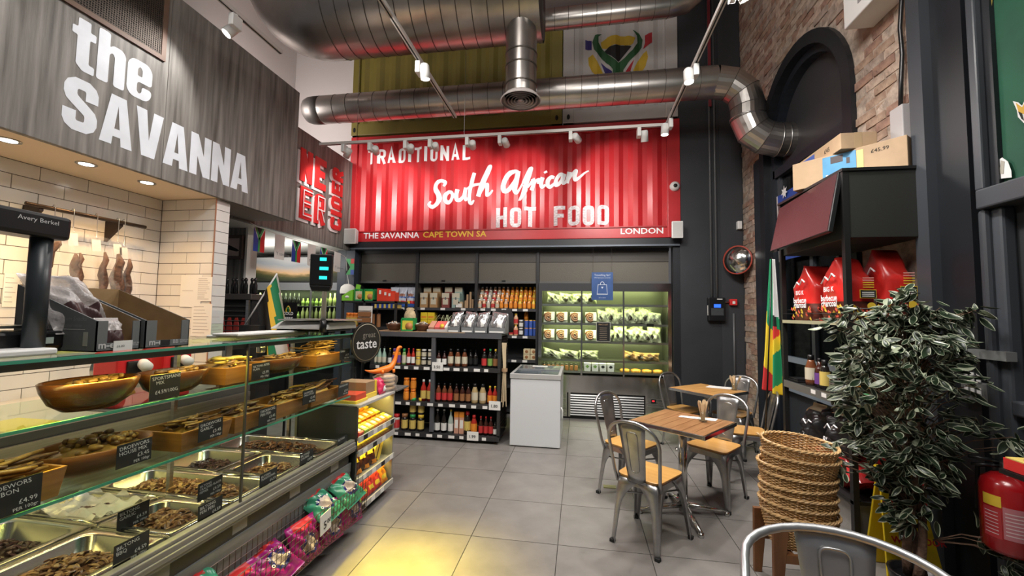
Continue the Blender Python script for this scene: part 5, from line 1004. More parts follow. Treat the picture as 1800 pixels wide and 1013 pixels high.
for x in (-2.3, -1.85, -1.32, -1.0):
    MB().lathe([(0, -.012), (.032, -.012), (.032, .012), (0, .012)], (x, GY + .05, .033), 14, axis=(1, 0, 0)).obj('caster', m_rubber, gon); MB().prism([(x - .016, GY + .01, .08), (x - .016, GY + .09, .08), (x - .016, GY + .06, .03), (x - .016, GY + .04, .03)], (.004, 0, 0)).obj('caster_fork', m_steel, gon)
random.seed(3)
for z, xs in ((.89, 12), (.455, 11), (.085, 11)):
    for k in range(xs):
        x = gx0 + .08 + k * (gx1 - gx0 - .15) / xs; w = random.choice((.05, .06, .075)); bx('shelf_ticket', (x, GY - .0155, z - .042), (x + w, GY - .014, z - .008), m_paper, gon)
for x, w, s, z in ((-1.78, .14, '3.50', .89), (-1.06, .14, '1.80', .455), (-1.32, .14, '1.99', .085)):
    t = bx('price_card', (x, GY - .018, z - .05), (x + w, GY - .016, z + .055), m_paper, gon); text(s, .05, (x + .02, GY - .019, z - .02), (1, 0, 0), (0, 0, 1), m_mblack, t, bold=.02)
G = 'on the top shelf of the gondola'; yb = GY + .07
row('sauce_bottle', 'bottle', (659, 667, 675), yb, .89, ('tall', .028, .215, 'mint', 'k', 'c'), 'pale mint bottle', G); row('sauce_bottle', 'bottle', (685,), yb, .89, ('tall', .026, .20, 'black', 'y', 'w'), 'black bottle with gold cap', G)
row('sauce_bottle', 'bottle', (693,), yb, .89, ('squeeze', .027, .20, 'orange', 'p', 'p'), 'purple capped squeeze bottle', G); row('sauce_bottle', 'bottle', (701,), yb, .89, ('squeeze', .027, .20, 'orange', 'n', 'p'), 'brown capped squeeze bottle', G); row('sauce_bottle', 'bottle', (710,), yb, .89, ('squeeze', .028, .20, 'green', 'g', 'c'), 'green capped squeeze bottle', G)
row('sauce_bottle', 'bottle', (718, 726), yb, .89, ('sauce', .025, .205, 'red', 'r', 'w'), 'red bottle with white label', G)
row('jar', 'jar', (735,), yb, .89, ('jar', .030, .098, 'tan', 'y', 'y'), 'mustard jar', G, .10, 2); row('jar', 'jar', (745, 756), yb, .89, ('jar', .031, .098, 'black', 'w', 'c'), 'cream labelled dark jar', G, .10, 2)
G = 'in the upper right gondola bay'
row('sauce_bottle', 'bottle', (771, 781), yb, .89, ('sauce', .029, .185, 'dark', 'k', 'w'), 'dark sauce bottle with pale label', G); row('sauce_bottle', 'bottle', (792, 804.5, 816.5), yb, .89, ('broad', .036, .215, 'brown', 'k', 'c'), 'brown bottle with round cream label', G); row('sauce_bottle', 'bottle', (827, 836), yb + .1, .89, ('sauce', .030, .20, 'black', 'k', 'k'), 'all black bottle standing back', G)
for px, cp, lb, d in ((851, 'r', 'r', 'red capped dark bottle'), (861.5, 'g', 'g', 'green capped dark bottle'), (871, 'y', 'n', 'yellow capped dark bottle')): row('sauce_bottle', 'bottle', (px,), yb, .89, ('sauce', .032, .225, 'black', cp, lb), d, G)
G = 'in the middle left gondola bay'
row('jar', 'jar', (714, 726), yb, .455, ('jar', .036, .135, 'orange', 'o', 'o'), 'orange relish jar', G, .137, 2); row('sauce_bottle', 'bottle', (744, 755), yb, .455, ('sauce', .036, .26, 'red', 'w', 'y'), 'red sauce bottle with yellow oval label', G)
row('snack_can', 'can', (659, 667, 675), yb + .04, .455, ('can', .032, .16, 'red', 'w', 'r'), 'red patterned can', G)
G = 'in the middle right gondola bay'
row('sauce_bottle', 'bottle', (770.5, 781, 791), yb, .455, ('sauce', .033, .225, 'brown', 'k', 'r'), 'brown grill sauce with red label', G); row('sauce_bottle', 'bottle', (802, 812.5, 823), yb, .455, ('sauce', .033, .225, 'dark', 'k', 'n'), 'dark grill sauce with brown label', G)
row('sauce_bottle', 'bottle', (834.5, 848.5), yb, .455, ('broad', .042, .235, 'tan', 'k', 'c'), 'broad tan sauce bottle', G); row('sauce_bottle', 'bottle', (861, 870), yb, .455, ('sauce', .030, .215, 'red', 'y', 'o'), 'thin red bottle with orange label', G)
G = 'in the bottom left gondola bay'
row('jar', 'jar', (697,), yb, .085, ('jar', .038, .19, 'white', 'r', 'r'), 'white jar with red lid', G); row('jar', 'jar', (711,), yb, .085, ('jar', .040, .20, 'black', 'n', 'y'), 'single dark jar with brown lid', G)
row('jar', 'jar', (725,), yb, .085, ('jar', .040, .20, 'black', 'g', 'y'), 'green lidded dark jar', G, .202, 2); row('jar', 'jar', (739.5,), yb, .085, ('jar', .040, .20, 'black', 'y', 'y'), 'yellow lidded dark jar', G, .202, 2)
G = 'in the bottom right gondola bay'
row('sauce_bottle', 'bottle', (768.5, 780), yb, .085, ('tall', .034, .28, 'black', 'w', 'w'), 'black bottle with white label', G); row('sauce_bottle', 'bottle', (792,), yb, .085, ('tall', .034, .28, 'clear', 'y', 'w'), 'clear bottle with white label', G)
for i, px in enumerate((803, 812)):
    x = U(px, 740, 'y', yb).x; q = MB().box((x - .028, yb - .02, .085), (x + .028, yb + .035, .34)); q.mat(1).box((x - .0285, yb - .021, .28), (x + .0285, yb + .036, .345)).mat(2).box((x - .02, yb - .0215, .15), (x + .02, yb - .019, .25)); tag(q.obj('syrup_carton', (M('carton_pink', (.62, .32, .22), .5), m_lab['o'], m_paper), None, .003), ('left', 'right')[i] + ' tall pink and orange carton in the bottom right gondola bay', 'carton')
row('sauce_bottle', 'bottle', (821.5,), yb, .085, ('broad', .042, .27, 'black', 'r', 'y'), 'dark bottle with yellow drop label', G); row('sauce_bottle', 'bottle', (833,), yb, .085, ('broad', .039, .23, 'red', 'r', 'o'), 'red bottle with orange label', G); row('sauce_bottle', 'bottle', (845, 854, 862.5), yb, .085, ('sauce', .028, .22, 'dark', 'r', 'r'), 'small red capped bottle', G); row('sauce_bottle', 'bottle', (870,), yb, .085, ('sauce', .022, .16, 'black', 'k', 'w'), 'little dark bottle', G)
# things on the gondola top
ZG = 1.312
for px, lab in ((692, 'left brown bowl of wrapped sweets on the gondola top'), (742, 'right brown bowl of wrapped sweets on the gondola top')):
    x = U(px, 570, 'y', GY + .14).x; bowl(x, GY + .16, ZG, .105, .10, .085, lab, Mwood('bowl_brown', (.16, .065, .03), (.08, .03, .015), (1, 1, 8), .4))
    q = MB(); random.seed(px)
    for k in range(34): q.mat(k % 3); R = Matrix.Rotation(random.random() * 6, 3, 'Z') @ Matrix.Rotation(random.random(), 3, 'X'); a = random.random() * 6.28; rr = random.random() ** .5 * .075; chip(q, V((x + rr * math.cos(a), GY + .16 + rr * math.sin(a), ZG + .07 + .035 * (1 - rr / .08))), .02, .012, .012, R)
    tag(q.obj('wrapped_sweets', (m_paper, m_mblack, M('sweet_tan', (.4, .3, .2), .4))), 'black and white wrapped sweets in the ' + lab.split()[0] + ' gondola bowl', 'sweets', kind='stuff')
def tray_box(px0, px1, z, h, y, d, mat, label, ins, name='noodle_box', text_=None):
    x0, x1 = U(px0, 560, 'y', y).x, U(px1, 560, 'y', y).x; t = thing(name, label, 'box', ((x0 + x1) / 2, y + d / 2, z))
    bx('back', (x0, y + d - .008, z), (x1, y + d, z + h), mat, t); bx('left_wall', (x0, y, z), (x0 + .008, y + d, z + h), mat, t); bx('right_wall', (x1 - .008, y, z), (x1, y + d, z + h), mat, t); bx('base', (x0, y, z), (x1, y + d, z + .02), mat, t); bx('top_edge', (x0, y, z + h - .012), (x1, y + .012, z + h), mat, t)
    bx('packet_front', (x0 + .014, y + .012, z + .02), (x1 - .014, y + .03, z + h * .8), ins, t); xm = (x0 + x1) / 2; MB().lathe([(0, 0), (.3 * (x1 - x0), 0), (.3 * (x1 - x0), .004)], (xm + .02, y + .011, z + h * .36), 14, axis=(0, -1, 0)).obj('food_picture', M('food_orange', (.60, .25, .08), .5), t); return t
m_ptan = M('noodle_pack', (.72, .62, .42), .4); m_pyel = M('noodle_yellow', (.80, .68, .08), .4)
tray_box(705, 727, ZG, .165, GY + .04, .12, m_green, 'green box of yellow noodle packets on the gondola top', m_pyel); x = U(717, 555, 'y', GY + .22).x
tag(MB().lathe([(.07, 0), (.08, .1), (.08, .2), (.06, .25), (.045, .26), (.06, .28), (.03, .3)], (x, GY + .29, ZG), 14, 1, .7).obj('cookie_bag', M('cookie_tan', (.62, .48, .28), .6, noise=.3, nscale=25)), 'tan tied bag of rusks behind the green noodle box', 'bag')
x0 = U(756, 565, 'y', GY + .05).x; t = thing('snack_tray', 'open tray of pink and silver sweet packets on the gondola top', 'tray', (x0 + .1, GY + .12, ZG)); bx('tray_base', (x0 - .03, GY + .03, ZG), (x0 + .25, GY + .28, ZG + .03), M('tray_clear', (.5, .48, .46), .3), t)
for k, (mt, w) in enumerate(((MATS['carton_pink'], 0), (M('packet_coral', (.75, .16, .14), .35), .08), (MATS['packet_coral'], .15), (m_paper, .2))): MB().box((x0 - .02 + w, GY + .04, ZG + .03), (x0 + .05 + w, GY + .2, ZG + .10), Matrix.Rotation(.5, 3, 'X')).obj('packet', mt, t, .006)
MB().lathe([(0, 0), (.028, 0), (.028, .003)], (x0 + .16, GY + .042, ZG + .075), 12, axis=(0, -1, .5)).obj('emblem', m_yellow, t)
for k, (a, b) in enumerate(((787, 808), (811, 832.5), (834, 856), (859, 888))):
    xa, xb = U(a, 575, 'y', GY + .02).x, U(b, 575, 'y', GY + .02).x; t = thing('silver_bag_box', ORD[k] + ' from the left of the slate boxes of silver snack bags on the gondola', 'display box', ((xa + xb) / 2, GY + .15, 1.31), 'slate snack boxes on the gondola'); mk = M('slate_box', (.17, .18, .185), .6)
    bx('back', (xa, GY + .27, 1.31), (xb, GY + .275, 1.31 + .22), mk, t); [MB().prism([(xx, GY + .02, 1.31), (xx, GY + .27, 1.31), (xx, GY + .27, 1.53), (xx, GY + .02, 1.40)], (.005, 0, 0)).obj('side_panel', mk, t) for xx in (xa, xb - .005)]; bx('front_lip', (xa, GY + .015, 1.31), (xb, GY + .02, 1.375), mk, t); bx('front_label', (xa + .01, GY + .0135, 1.318), (xb - .02, GY + .0145, 1.335), m_paper, t)
    pillow('silver_bag', ORD[k] + ' silver snack bag from the left, bulging from its slate box', 'bag', ((xa + xb) / 2, GY + .12, 1.46), (1, 0, .15 * (-1) ** k), (.1, .6, 1), xb - xa - .005, .24, .09, (M('silver_film', (.50, .49, .49), .22, .75, bump=.6, bscale=25), m_paper), lambda u, v, fr: 1 if fr and .45 < u < .8 and .1 < v < .42 else 0, 'silver snack bags on the gondola', 70 + k, 10, 12)
x = U(884, 545, 'y', GY + .3).x; tag(MB().lathe([(.115, 0), (.12, .12), (.11, .24), (.08, .28), (0, .29)], (x, GY + .38, 1.31), 16, 1.1, .6).obj('black_cloth_cover', M('black_fabric', (.012, .011, .012), .9, bump=.4, bscale=30)), 'black fabric cover standing behind the last slate box', 'cover')
sp = thing('spider_plant', 'small potted plant with thin arching leaves on the gondola', 'plant', (U(786, 560, 'y', GY + .35).x, GY + .34, 1.31)); c = worldloc(sp); MB().lathe([(.035, 0), (.05, .09), (.045, .085), (0, .08)], c, 14).obj('pot', m_paper, sp); random.seed(5)
for k in range(22):
    a = random.random() * 6.28; L = random.uniform(.2, .32); q = MB(); P = [c + V((math.cos(a) * L * t * .9, math.sin(a) * L * t * .6, .08 + L * (1.6 * t - 1.5 * t * t))) for t in (0, .3, .6, .85, 1)]; n = V((-math.sin(a), math.cos(a), 0)) * .006
    q.add([p + n * w for p, w in zip(P, (.6, 1, .8, .5, .1))] + [p - n * w for p, w in zip(P, (.6, 1, .8, .5, .1))], [(i, i + 1, 6 + i, 5 + i) for i in range(4)]); q.obj('leaf', M('pale_leaf', (.30, .34, .20), .5), sp)
# bundle of bamboo skewers hanging on the gondola's side
sk = thing('skewer_bundle', 'bundle of long pale skewers hanging on the gondola side by the freezer', 'skewers', (gx1 + .04, GY + .02, .55)); random.seed(8)
for k in range(9): x = gx1 + .02 + random.random() * .06; MB().tube([(x, GY - .02 + random.random() * .05, .42 + random.random() * .2), (gx1 + .05 + (x - gx1 - .05) * .5, GY + .0, .9), (x + random.uniform(-.02, .02), GY + .02, 1.2)], .006, 5).obj('skewer', M('skewer_pale', (.55, .44, .28), .6), sk)
MB().lathe([(.035, .86), (.035, .9)], (gx1 + .05, GY + .005, 0), 10, cap=False).obj('tie', m_gw, sk)
# rack at the left behind the gondola
RY = 5.42; rk = thing('side_rack', 'narrow black rack with green and red boxes behind the counter end', 'rack', (-2.75, RY + .2, 0)); rx0 = U(600, 535, 'y', RY).x; rx1 = U(697, 535, 'y', RY).x
for z in (1.70, 1.33, .9, .45): bx('shelf', (rx0, RY, z - .025), (rx1, RY + .38, z), m_gon, rk)
for x in (rx0, (rx0 + rx1) / 2 - .08, rx1 - .03):
    for y in (RY, RY + .35): bx('upright', (x, y, 0), (x + .03, y + .03, 1.70), m_gon, rk)
for k, (a, b, mt, ins, lab) in enumerate(((600, 619, M('lime_card', (.24, .62, .05), .5), m_paper, 'lime green leaflet box at the left end of the side rack'), (621, 635.5, m_green, m_ptan, 'green box of noodle packets beside the lime box'), (638, 654.5, m_green, m_pyel, 'green box of noodle packets beside the red boxes'))):
    if k:
        tray_box(a, b, 1.70, .17, RY + .01, .14, mt, lab, ins)
    else:
        xa, xb = U(a, 520, 'y', RY).x, U(b, 520, 'y', RY).x; t = thing('leaflet_box', lab, 'box', (xa, RY, 1.70)); MB().prism([(xa, RY + .01, 1.70), (xb, RY + .01, 1.70), (xb, RY + .01, 1.86), (xb - .05, RY + .01, 1.84), (xa, RY + .01, 1.77)], (0, .14, 0)).obj('body', mt, t); MB().box((xb - .02, RY + .12, 1.84), (xb + .05, RY + .13, 1.94), Matrix.Rotation(.2, 3, 'Y')).obj('flap', mt, t); MB().lathe([(0, 0), (.032, 0), (.032, .003)], ((xa + xb) / 2, RY + .01, 1.755), 16, 1, .6, axis=(0, -1, 0)).obj('emblem', m_paper, t)
m_rb = M('box_red', (.68, .05, .02), .4)
for k, (a, b, h) in enumerate(((661, 677, .18), (672, 687, .15), (681, 695, .13))):
    xa, xb = U(a, 520, 'y', RY + .03 * k).x, U(b, 520, 'y', RY + .03 * k).x; o = MB().hexa([(xa, RY + .03, 1.70), (xb, RY + .03, 1.70), (xb, RY + .18, 1.70), (xa, RY + .18, 1.70)], [(xa, RY + .03, 1.70 + h), (xb, RY + .05, 1.70 + h * .9), (xb, RY + .18, 1.70 + h), (xa, RY + .18, 1.70 + h)]); o.mat(1).box((xa + .03, RY + .028, 1.70 + h * .55), (xa + .06, RY + .0295, 1.70 + h * .85)); tag(o.obj('red_box', (m_rb, m_paper)), ('tallest red box beside the green noodle box on the side rack', 'middle red box on the side rack', 'lowest red box at the right end of the side rack')[k], 'box')
row('jar', 'jar', (612, 618.5, 625), RY + .05, 1.33, ('jar', .036, .20, 'orange', 'o', 'y'), 'orange jar with yellow label', 'on the side rack'); row('pepper_grinder', 'grinder', (655, 665), RY + .08, 1.33, ('can', .028, .2, 'dark', 'k', 'n'), 'dark spice cylinder', 'on the side rack')
for k in range(9):
    x = U(660 + k * 4, 535, 'y', RY + .05).x; tag(MB().box((x, RY + .02, 1.60), (x + .03, RY + .25, 1.66)).obj('small_packet', m_blue if k % 2 else m_lab['y'], None, .004), f'{ORD[k]} small bright packet from the left under the side rack top', 'packet', 'small packets under the side rack top')
bx('packet_tray', (rx1 - .32, RY + .0, 1.585), (rx1 - .02, RY + .28, 1.60), m_gon, rk)
a, b = U(631, 538, 'y', RY - .04), U(654, 568, 'y', RY - .04); t = thing('leaflet_holder', 'white tiered leaflet holder on a post before the side rack', 'holder', (a.x, RY - .05, 1.2))
bx('back', (a.x, RY - .05, b.z - .0), (b.x, RY - .04, a.z), m_white, t); [bx('leaflets', (a.x + .01, RY - .09 + k * .01, b.z + .01 + k * .08), (b.x - .01, RY - .055 + k * .003, b.z + .07 + k * .08), (m_lab['n'], m_lab['n'], m_paper)[k], t) for k in range(3)]; bx('post', ((a.x + b.x) / 2 - .012, RY - .06, 0), ((a.x + b.x) / 2 + .012, RY - .036, b.z + .02), m_black, t); bx('foot', (a.x, RY - .15, 0), (b.x, RY - .01, .012), m_black, t)
tag(MB().box((U(650, 585, 'y', GY - .06).x - .03, GY - .08, 1.05), (U(650, 585, 'y', GY - .06).x + .03, GY - .02, 1.36)).obj('plastic_carrier', Mfilm('carrier_film', (.62, .64, .74), .75), None, .01), 'crumpled pale carrier bag hanging at the gondola corner by the badge', 'bag')
# ---- back wall shelving with roller shutters
SY = 6.40; bs_ = thing('wall_shelving', 'black wall shelving under grey roller shutters at the back', 'shelving', (-2.1, SY + .2, 0)); m_sh = M('shelf_black', (.022, .022, .024), .45); DX = (-3.66, -2.63, -1.63, -.65, 1.33)
bx('back_board', (-3.66, SY + .42, 0), (-.62, SY + .44, 2.57), m_sh, bs_)
for x in DX[:4]: bx('divider', (x - .02, SY - .01, 0), (x + .025, SY + .43, 2.57), m_sh, bs_)
for x0, x1 in zip(DX[:3], DX[1:4]):
    for z in (1.63, 1.21, .84, .45, .08):
        bx('shelf', (x0 + .025, SY, z - .02), (x1 - .02, SY + .42, z), m_sh, bs_); bx('price_rail', (x0 + .025, SY - .012, z - .045), (x1 - .02, SY, z), M('rail_dark', (.05, .05, .055), .4), bs_)
        for k in range(5):
            if x0 < -1.7 and (k % 2 or z < 1.5): continue
            x = x0 + .08 + k * .17; bx('shelf_ticket', (x, SY - .0135, z - .040), (x + .075, SY - .012, z - .005), m_paper, bs_)
m_shut = M('shutter_bronze', (.115, .105, .085), .5, .2, bump=.35, bscale=90); m_shut2 = M('shutter_dark', (.055, .048, .04), .5)
for k, (x0, x1) in enumerate(zip(DX, DX[1:])):
    t = thing('roller_shutter', ('half lowered roller shutter above the blue snack bags', 'half lowered roller shutter above the flour bags', 'half lowered roller shutter above the juice bottles', 'wide half lowered roller shutter above the meat fridge')[k], 'shutter', ((x0 + x1) / 2, SY + .03, 2.03))
    bx('curtain', (x0 + .03, SY + .03, 2.05), (x1 - .025, SY + .038, 2.50), m_shut, t); bx('unlit_strip', (x0 + .03, SY + .02, 2.36), (x1 - .025, SY + .035, 2.56), m_shut2, t); bx('bottom_bar', (x0 + .03, SY + .01, 2.025), (x1 - .025, SY + .05, 2.06), M('bar_grey', (.12, .12, .115), .4, .4), t); xm = x0 + (x1 - x0) * .45; bx('handle', (xm - .03, SY - .005, 2.055), (xm + .03, SY + .012, 2.075), m_black, t)  # upper strip darker so the curtain below carries reflected light in its colour
    bx('head_frame', (x0 + .02, SY - .0, 2.52), (x1 - .02, SY + .05, 2.57), m_sh, t)
# bay 1: blue and white snack bags
for k in range(9):
    r, c = divmod(k, 3); x = -3.05 + c * .15 + .02 * r; pillow('maize_bag', f'{ORD[c]} blue and white maize snack bag from the left, {("front", "middle", "rear")[r]} row of the back shelf', 'snack bag', (x, SY + .07 + r * .11, 1.63 + .17 + r * .035), (1, 0, 0), (0, .2, 1), .145, .33, .08, (M('maize_white', (.55, .58, .66), .3), M('maize_blue', (.05, .13, .45), .3), M('maize_brown', (.30, .12, .07), .3), m_yellow, m_red), lambda u, v, fr: 2 if fr and .52 < v < .66 and .1 < u < .9 else 3 if fr and .14 < v < .28 and u < .5 else 4 if fr and .14 < v < .28 else 1 if (v < .13 or .40 < v < .5) else 0, 'blue and white snack bags in the back bay', 80 + k, 8, 14)
for k, c in enumerate((-3.45, -3.3)): pillow('navy_bag', ('left', 'right')[k] + ' dark navy snack bag deep in the back bay', 'snack bag', (c, SY + .2, 1.80), (1, 0, 0), (0, .1, 1), .14, .33, .08, (M('bag_darknavy', (.02, .025, .09), .3),), None, 'navy bags in the back bay', 90 + k, 8, 8)
# bay 2: flour bags, crate of wood and logs
for k, (px, mt, lb, d) in enumerate(((746, 'tan', 'c', 'tan'), (763, 'tan', 'c', 'second tan'), (784, 'dk', 'r', 'dark red'), (802, 'teal', 'y', 'teal edged'))):
    x = U(px, 515, 'y', SY + .05).x; cm = {'tan': M('flour_tan', (.42, .24, .10), .6), 'dk': M('flour_maroon', (.22, .05, .04), .6), 'teal': M('flour_teal', (.30, .42, .38), .6)}[mt]
    for lv in range(2):
        y0 = SY + .03 + lv * .15; h = .235 if lv == 0 else .34; q = MB().box((x - .065, y0, 1.63), (x + .065, y0 + .12, 1.63 + h)); q.mat(1).box((x - .062, y0 - .003, 1.63 + h - .075), (x + .062, y0 + .10, 1.63 + h + .003)).box((x - .045, y0 - .003, 1.68), (x + .045, y0 + .0, 1.63 + h * .62)); q.mat(2).box((x - .012, y0 - .005, 1.76), (x + .012, y0 - .002, 1.80))
        tag(q.obj('flour_bag', (cm, m_lab['c'], MATS['carton_slate']), None, .006), f'{d} flour bag, {("front", "taller rear")[lv]} one, in the second back bay', 'bag', 'flour bags on the back shelf')
t = thing('wood_chunk_crate', 'kraft box of smoking wood chunks in the second back bay', 'crate', (-1.85, SY + .1, 1.63)); bx('box', (-1.98, SY + .03, 1.63), (-1.86, SY + .15, 1.73), M('crate_pale', (.55, .42, .26), .7), t); bx('label', (-1.97, SY + .028, 1.64), (-1.87, SY + .0295, 1.70), m_paper, t)
for k, (x, h) in enumerate(((-1.83, .12), (-1.80, .22), (-1.75, .26), (-1.71, .14))): bx('wood_chunk', (x, SY + .05, 1.63), (x + .028, SY + .09, 1.63 + h), m_gw, t)
tag(MB().lathe([(0, 0), (.05, .0), (.05, .004)], (-1.70, SY + .12, 1.84), 14, axis=(0, -1, 0)).box((-1.76, SY + .13, 1.63), (-1.655, SY + .2, 1.90)).obj('charcoal_pack', m_mblack), 'black pack standing at the right end of the second back bay', 'pack')
# bay 3: juice bottles, three ranks stepping up
px = [843.5, 851, 858.5, 866.5, 874, 881.5, 889.5, 898, 906, 914, 922, 930, 938]; kinds = ['peach', 'peach', 'white', 'peach', 'peach', 'orange', 'peach', 'orange', 'orange', 'yellow', 'orange', 'orange', 'yellow']
for r in range(3):
    for i, p in enumerate(px):
        x = U(p, 525, 'y', SY + .06).x; bottle('juice_bottle', f'{kinds[i]} juice bottle, {ORD[i]} from the left, {("bottom", "middle", "top")[r]} rank by the juice shutter', 'bottle', (x, SY + .06 + r * .09, 1.63 + r * .105), ('juice', .031, .145, kinds[i], 'y' if i > 6 else 'w', 'o' if i > 4 else 'r' if i % 2 else 'c'), 'juice bottles in three ranks')
for r, z in ((1, 1.735), (2, 1.84)): bx('riser', (-1.6, SY + .06 + r * .09 - .04, z - .105), (-.68, SY + .06 + r * .09 + .05, z), m_sh, bs_)
G = 'on the second shelf by the fridge'
row('juice_bottle', 'bottle', (898, 906.5), SY + .06, 1.21, ('juice', .035, .17, 'peach', 'y', 'r'), 'tall peach juice bottle', G, .171, 2); row('jar', 'jar', (915.5,), SY + .06, 1.21, ('jar', .033, .12, 'black', 'w', 'w'), 'black spread jar', G, .122, 2); row('drink_can', 'can', (925, 932.5, 940), SY + .06, 1.21, ('can', .03, .12, 'orange', 'y', 'b'), 'blue and orange can', G, .122, 2)
row('squash_bottle', 'bottle', (925,), SY + .16, 1.455, ('juice', .035, .17, 'orange', 'k', 'o'), 'orange squash bottle standing above the cans', G)
bx('riser', (-.95, SY + .10, 1.21), (-.68, SY + .24, 1.454), m_sh, bs_)
for k in range(4): x = -.86 + (k % 2) * .11; z = .84 + (k // 2) * .085; q = MB().box((x, SY + .02, z), (x + .1, SY + .14, z + .08)); q.mat(1).lathe([(0, 0), (.025, 0), (.025, .003)], (x + .05, SY + .02, z + .04), 12, axis=(0, -1, 0)); tag(q.obj('tea_box', (M('tea_cream', (.62, .52, .32), .5), m_lab['n']), None, .003), f'{("lower left", "lower right", "upper left", "upper right")[k]} cream tea box on the third back shelf', 'box', 'tea boxes on the back shelf')
row('jar', 'jar', (938,), SY + .05, .84, ('jar', .028, .09, 'white', 'w', 'w'), 'small white jar beside the tea boxes', 'on the third back shelf')
for k in range(6): x = -2.56 + (k % 2) * .12; z = 1.21 + (k // 2) * .115; q = MB().box((x, SY + .03, z), (x + .115, SY + .18, z + .11)); q.mat(1).box((x + .01, SY + .0285, z + .02), (x + .1, SY + .0305, z + .05)); tag(q.obj('yellow_carton', (M('carton_yellow', (.82, .60, .03), .45), m_lab['o']), None, .003), f'{("lower left", "lower right", "middle left", "middle right", "upper left", "upper right")[k]} yellow carton on the second back shelf behind the gondola', 'carton', 'yellow cartons behind the gondola')
# white sliding-lid freezer
fz = thing('chest_freezer', 'white chest freezer with a grey glass topped rim beside the gondola', 'freezer', (-.51, 5.3, 0)); fx0, fx1, fy0, fy1 = -.805, -.215, 4.885, 5.75
m_fw = M('freezer_white', (.66, .68, .70), .35); m_fg = M('freezer_rim', (.42, .42, .41), .4)
q = MB().box((fx0, fy0, .010), (fx1, fy1, .785)); q.obj('cabinet', m_fw, fz, .008); bx('plinth', (fx0 + .02, fy0 + .02, 0), (fx1 - .02, fy1 - .02, .010), m_black, fz)
q = MB().box((fx0 - .006, fy0 - .008, .785), (fx1 + .006, fy0 + .03, .845)).box((fx0 - .006, fy1 - .03, .785), (fx1 + .006, fy1 + .006, .845)).box((fx0 - .006, fy0 + .03, .785), (fx0 + .03, fy1 - .03, .845)).box((fx1 - .03, fy0 + .03, .785), (fx1 + .006, fy1 - .03, .845)); q.obj('lid_rim', m_fg, fz, .005)
bx('inner_tub', (fx0 + .03, fy0 + .03, .786), (fx1 - .03, fy1 - .03, .79), M('tub_grey', (.35, .36, .37), .5), fz); bx('sliding_glass', (fx0 + .03, fy0 + .03, .835), (fx1 - .03, (fy0 + fy1) / 2 + .03, .84), Mglass('lid_glass', (.85, .88, .9), .8), fz); bx('sliding_glass', (fx0 + .03, (fy0 + fy1) / 2 - .03, .842), (fx1 - .03, fy1 - .03, .847), MATS['lid_glass'], fz); bx('glass_frame', (fx0 + .03, (fy0 + fy1) / 2 - .05, .836), (fx1 - .03, (fy0 + fy1) / 2 - .02, .852), M('frame_grey', (.2, .21, .22), .4), fz)
bx('lid_sticker', (-.62, fy1 - .2, .8475), (-.42, fy1 - .1, .849), m_paper, fz); MB().tube([(fx1 + .002, fy0 + .12, .30), (fx1 + .02, fy0 + .11, .33), (fx1 + .02, fy0 + .11, .42), (fx1 + .002, fy0 + .12, .45)], .008, 6).obj('side_hook', m_white, fz)
# ---- built-in meat fridge
MY = 6.34; mf = thing('meat_fridge', 'built in steel and glass meat fridge with yellow green light', 'fridge', (.35, MY + .3, 0)); x0, x1 = -.62, 1.325
m_fi = M('fridge_inside', (.20, .205, .18), .35, .5)
bx('interior_back', (x0, MY + .55, .5), (x1, MY + .58, 2.02), m_fi, mf); bx('interior_side', (x0, MY + .02, .5), (x0 + .03, MY + .56, 2.02), m_fi, mf); bx('interior_side', (x1 - .03, MY + .02, .5), (x1, MY + .56, 2.02), m_fi, mf); bx('interior_top', (x0, MY + .02, 1.985), (x1, MY + .56, 2.02), m_fi, mf)
bx('head_band', (x0, MY - .01, 1.905), (x1, MY + .04, 2.025), m_chrome, mf); bx('side_frame', (x0, MY - .01, .05), (x0 + .05, MY + .04, 1.905), m_chrome, mf); bx('side_frame', (x1 - .05, MY - .01, .05), (x1, MY + .04, 1.905), m_chrome, mf); bx('sill', (x0 + .05, MY - .015, .60), (x1 - .05, MY + .05, .645), m_chrome, mf)
bx('lower_panel', (x0 + .05, MY - .005, .385), (x1 - .05, MY + .02, .60), m_chrome, mf); bx('base_body', (x0 + .05, MY + .02, .0), (x1 - .05, MY + .55, .60), m_black, mf)
for xa, xb in ((x0 + .05, -.18), (.95, x1 - .05)): bx('base_panel', (xa, MY - .004, .03), (xb, MY + .02, .385), m_chrome, mf)
for xa, xb in ((-.16, .93),):
    bx('grille_frame', (xa, MY - .004, .03), (xa + .03, MY + .02, .385), m_chrome, mf)
    for k in range(9): MB().box((xa + .03, MY - .006, .05 + k * .036), (xb, MY + .016, .066 + k * .036), Matrix.Rotation(-.35, 3, 'X')).obj('louvre', m_steel, mf)
for k in range(9): MB().box((-.36, MY - .006, .05 + k * .036), (-.2, MY + .0, .066 + k * .036)).obj('louvre', m_steel, mf)
for k in range(4): MB().box((.98, MY - .006, .22 + k * .036), (1.2, MY + .0, .236 + k * .036)).obj('louvre', m_steel, mf)
bx('readout', (1.045, MY - .009, .305), (1.075, MY - .004, .322), M('readout_red', (.9, .02, .03), .5, emit=2.), mf); bx('readout_surround', (1.03, MY - .0065, .28), (1.10, MY - .0035, .34), m_black, mf)
for x in (.03, .645): bx('door_stile', (x - .012, MY + .002, .645), (x + .012, MY + .03, 1.905), m_chrome, mf)
for xa, xb in ((x0 + .05, .018), (.042, .633), (.657, x1 - .05)): bx('sliding_door', (xa, MY + .012, .645), (xb, MY + .018, 1.905), Mglass('fridge_glass', (.95, .98, .95), .45), mf)
FZ = (.69, .86, 1.14, 1.41, 1.70)
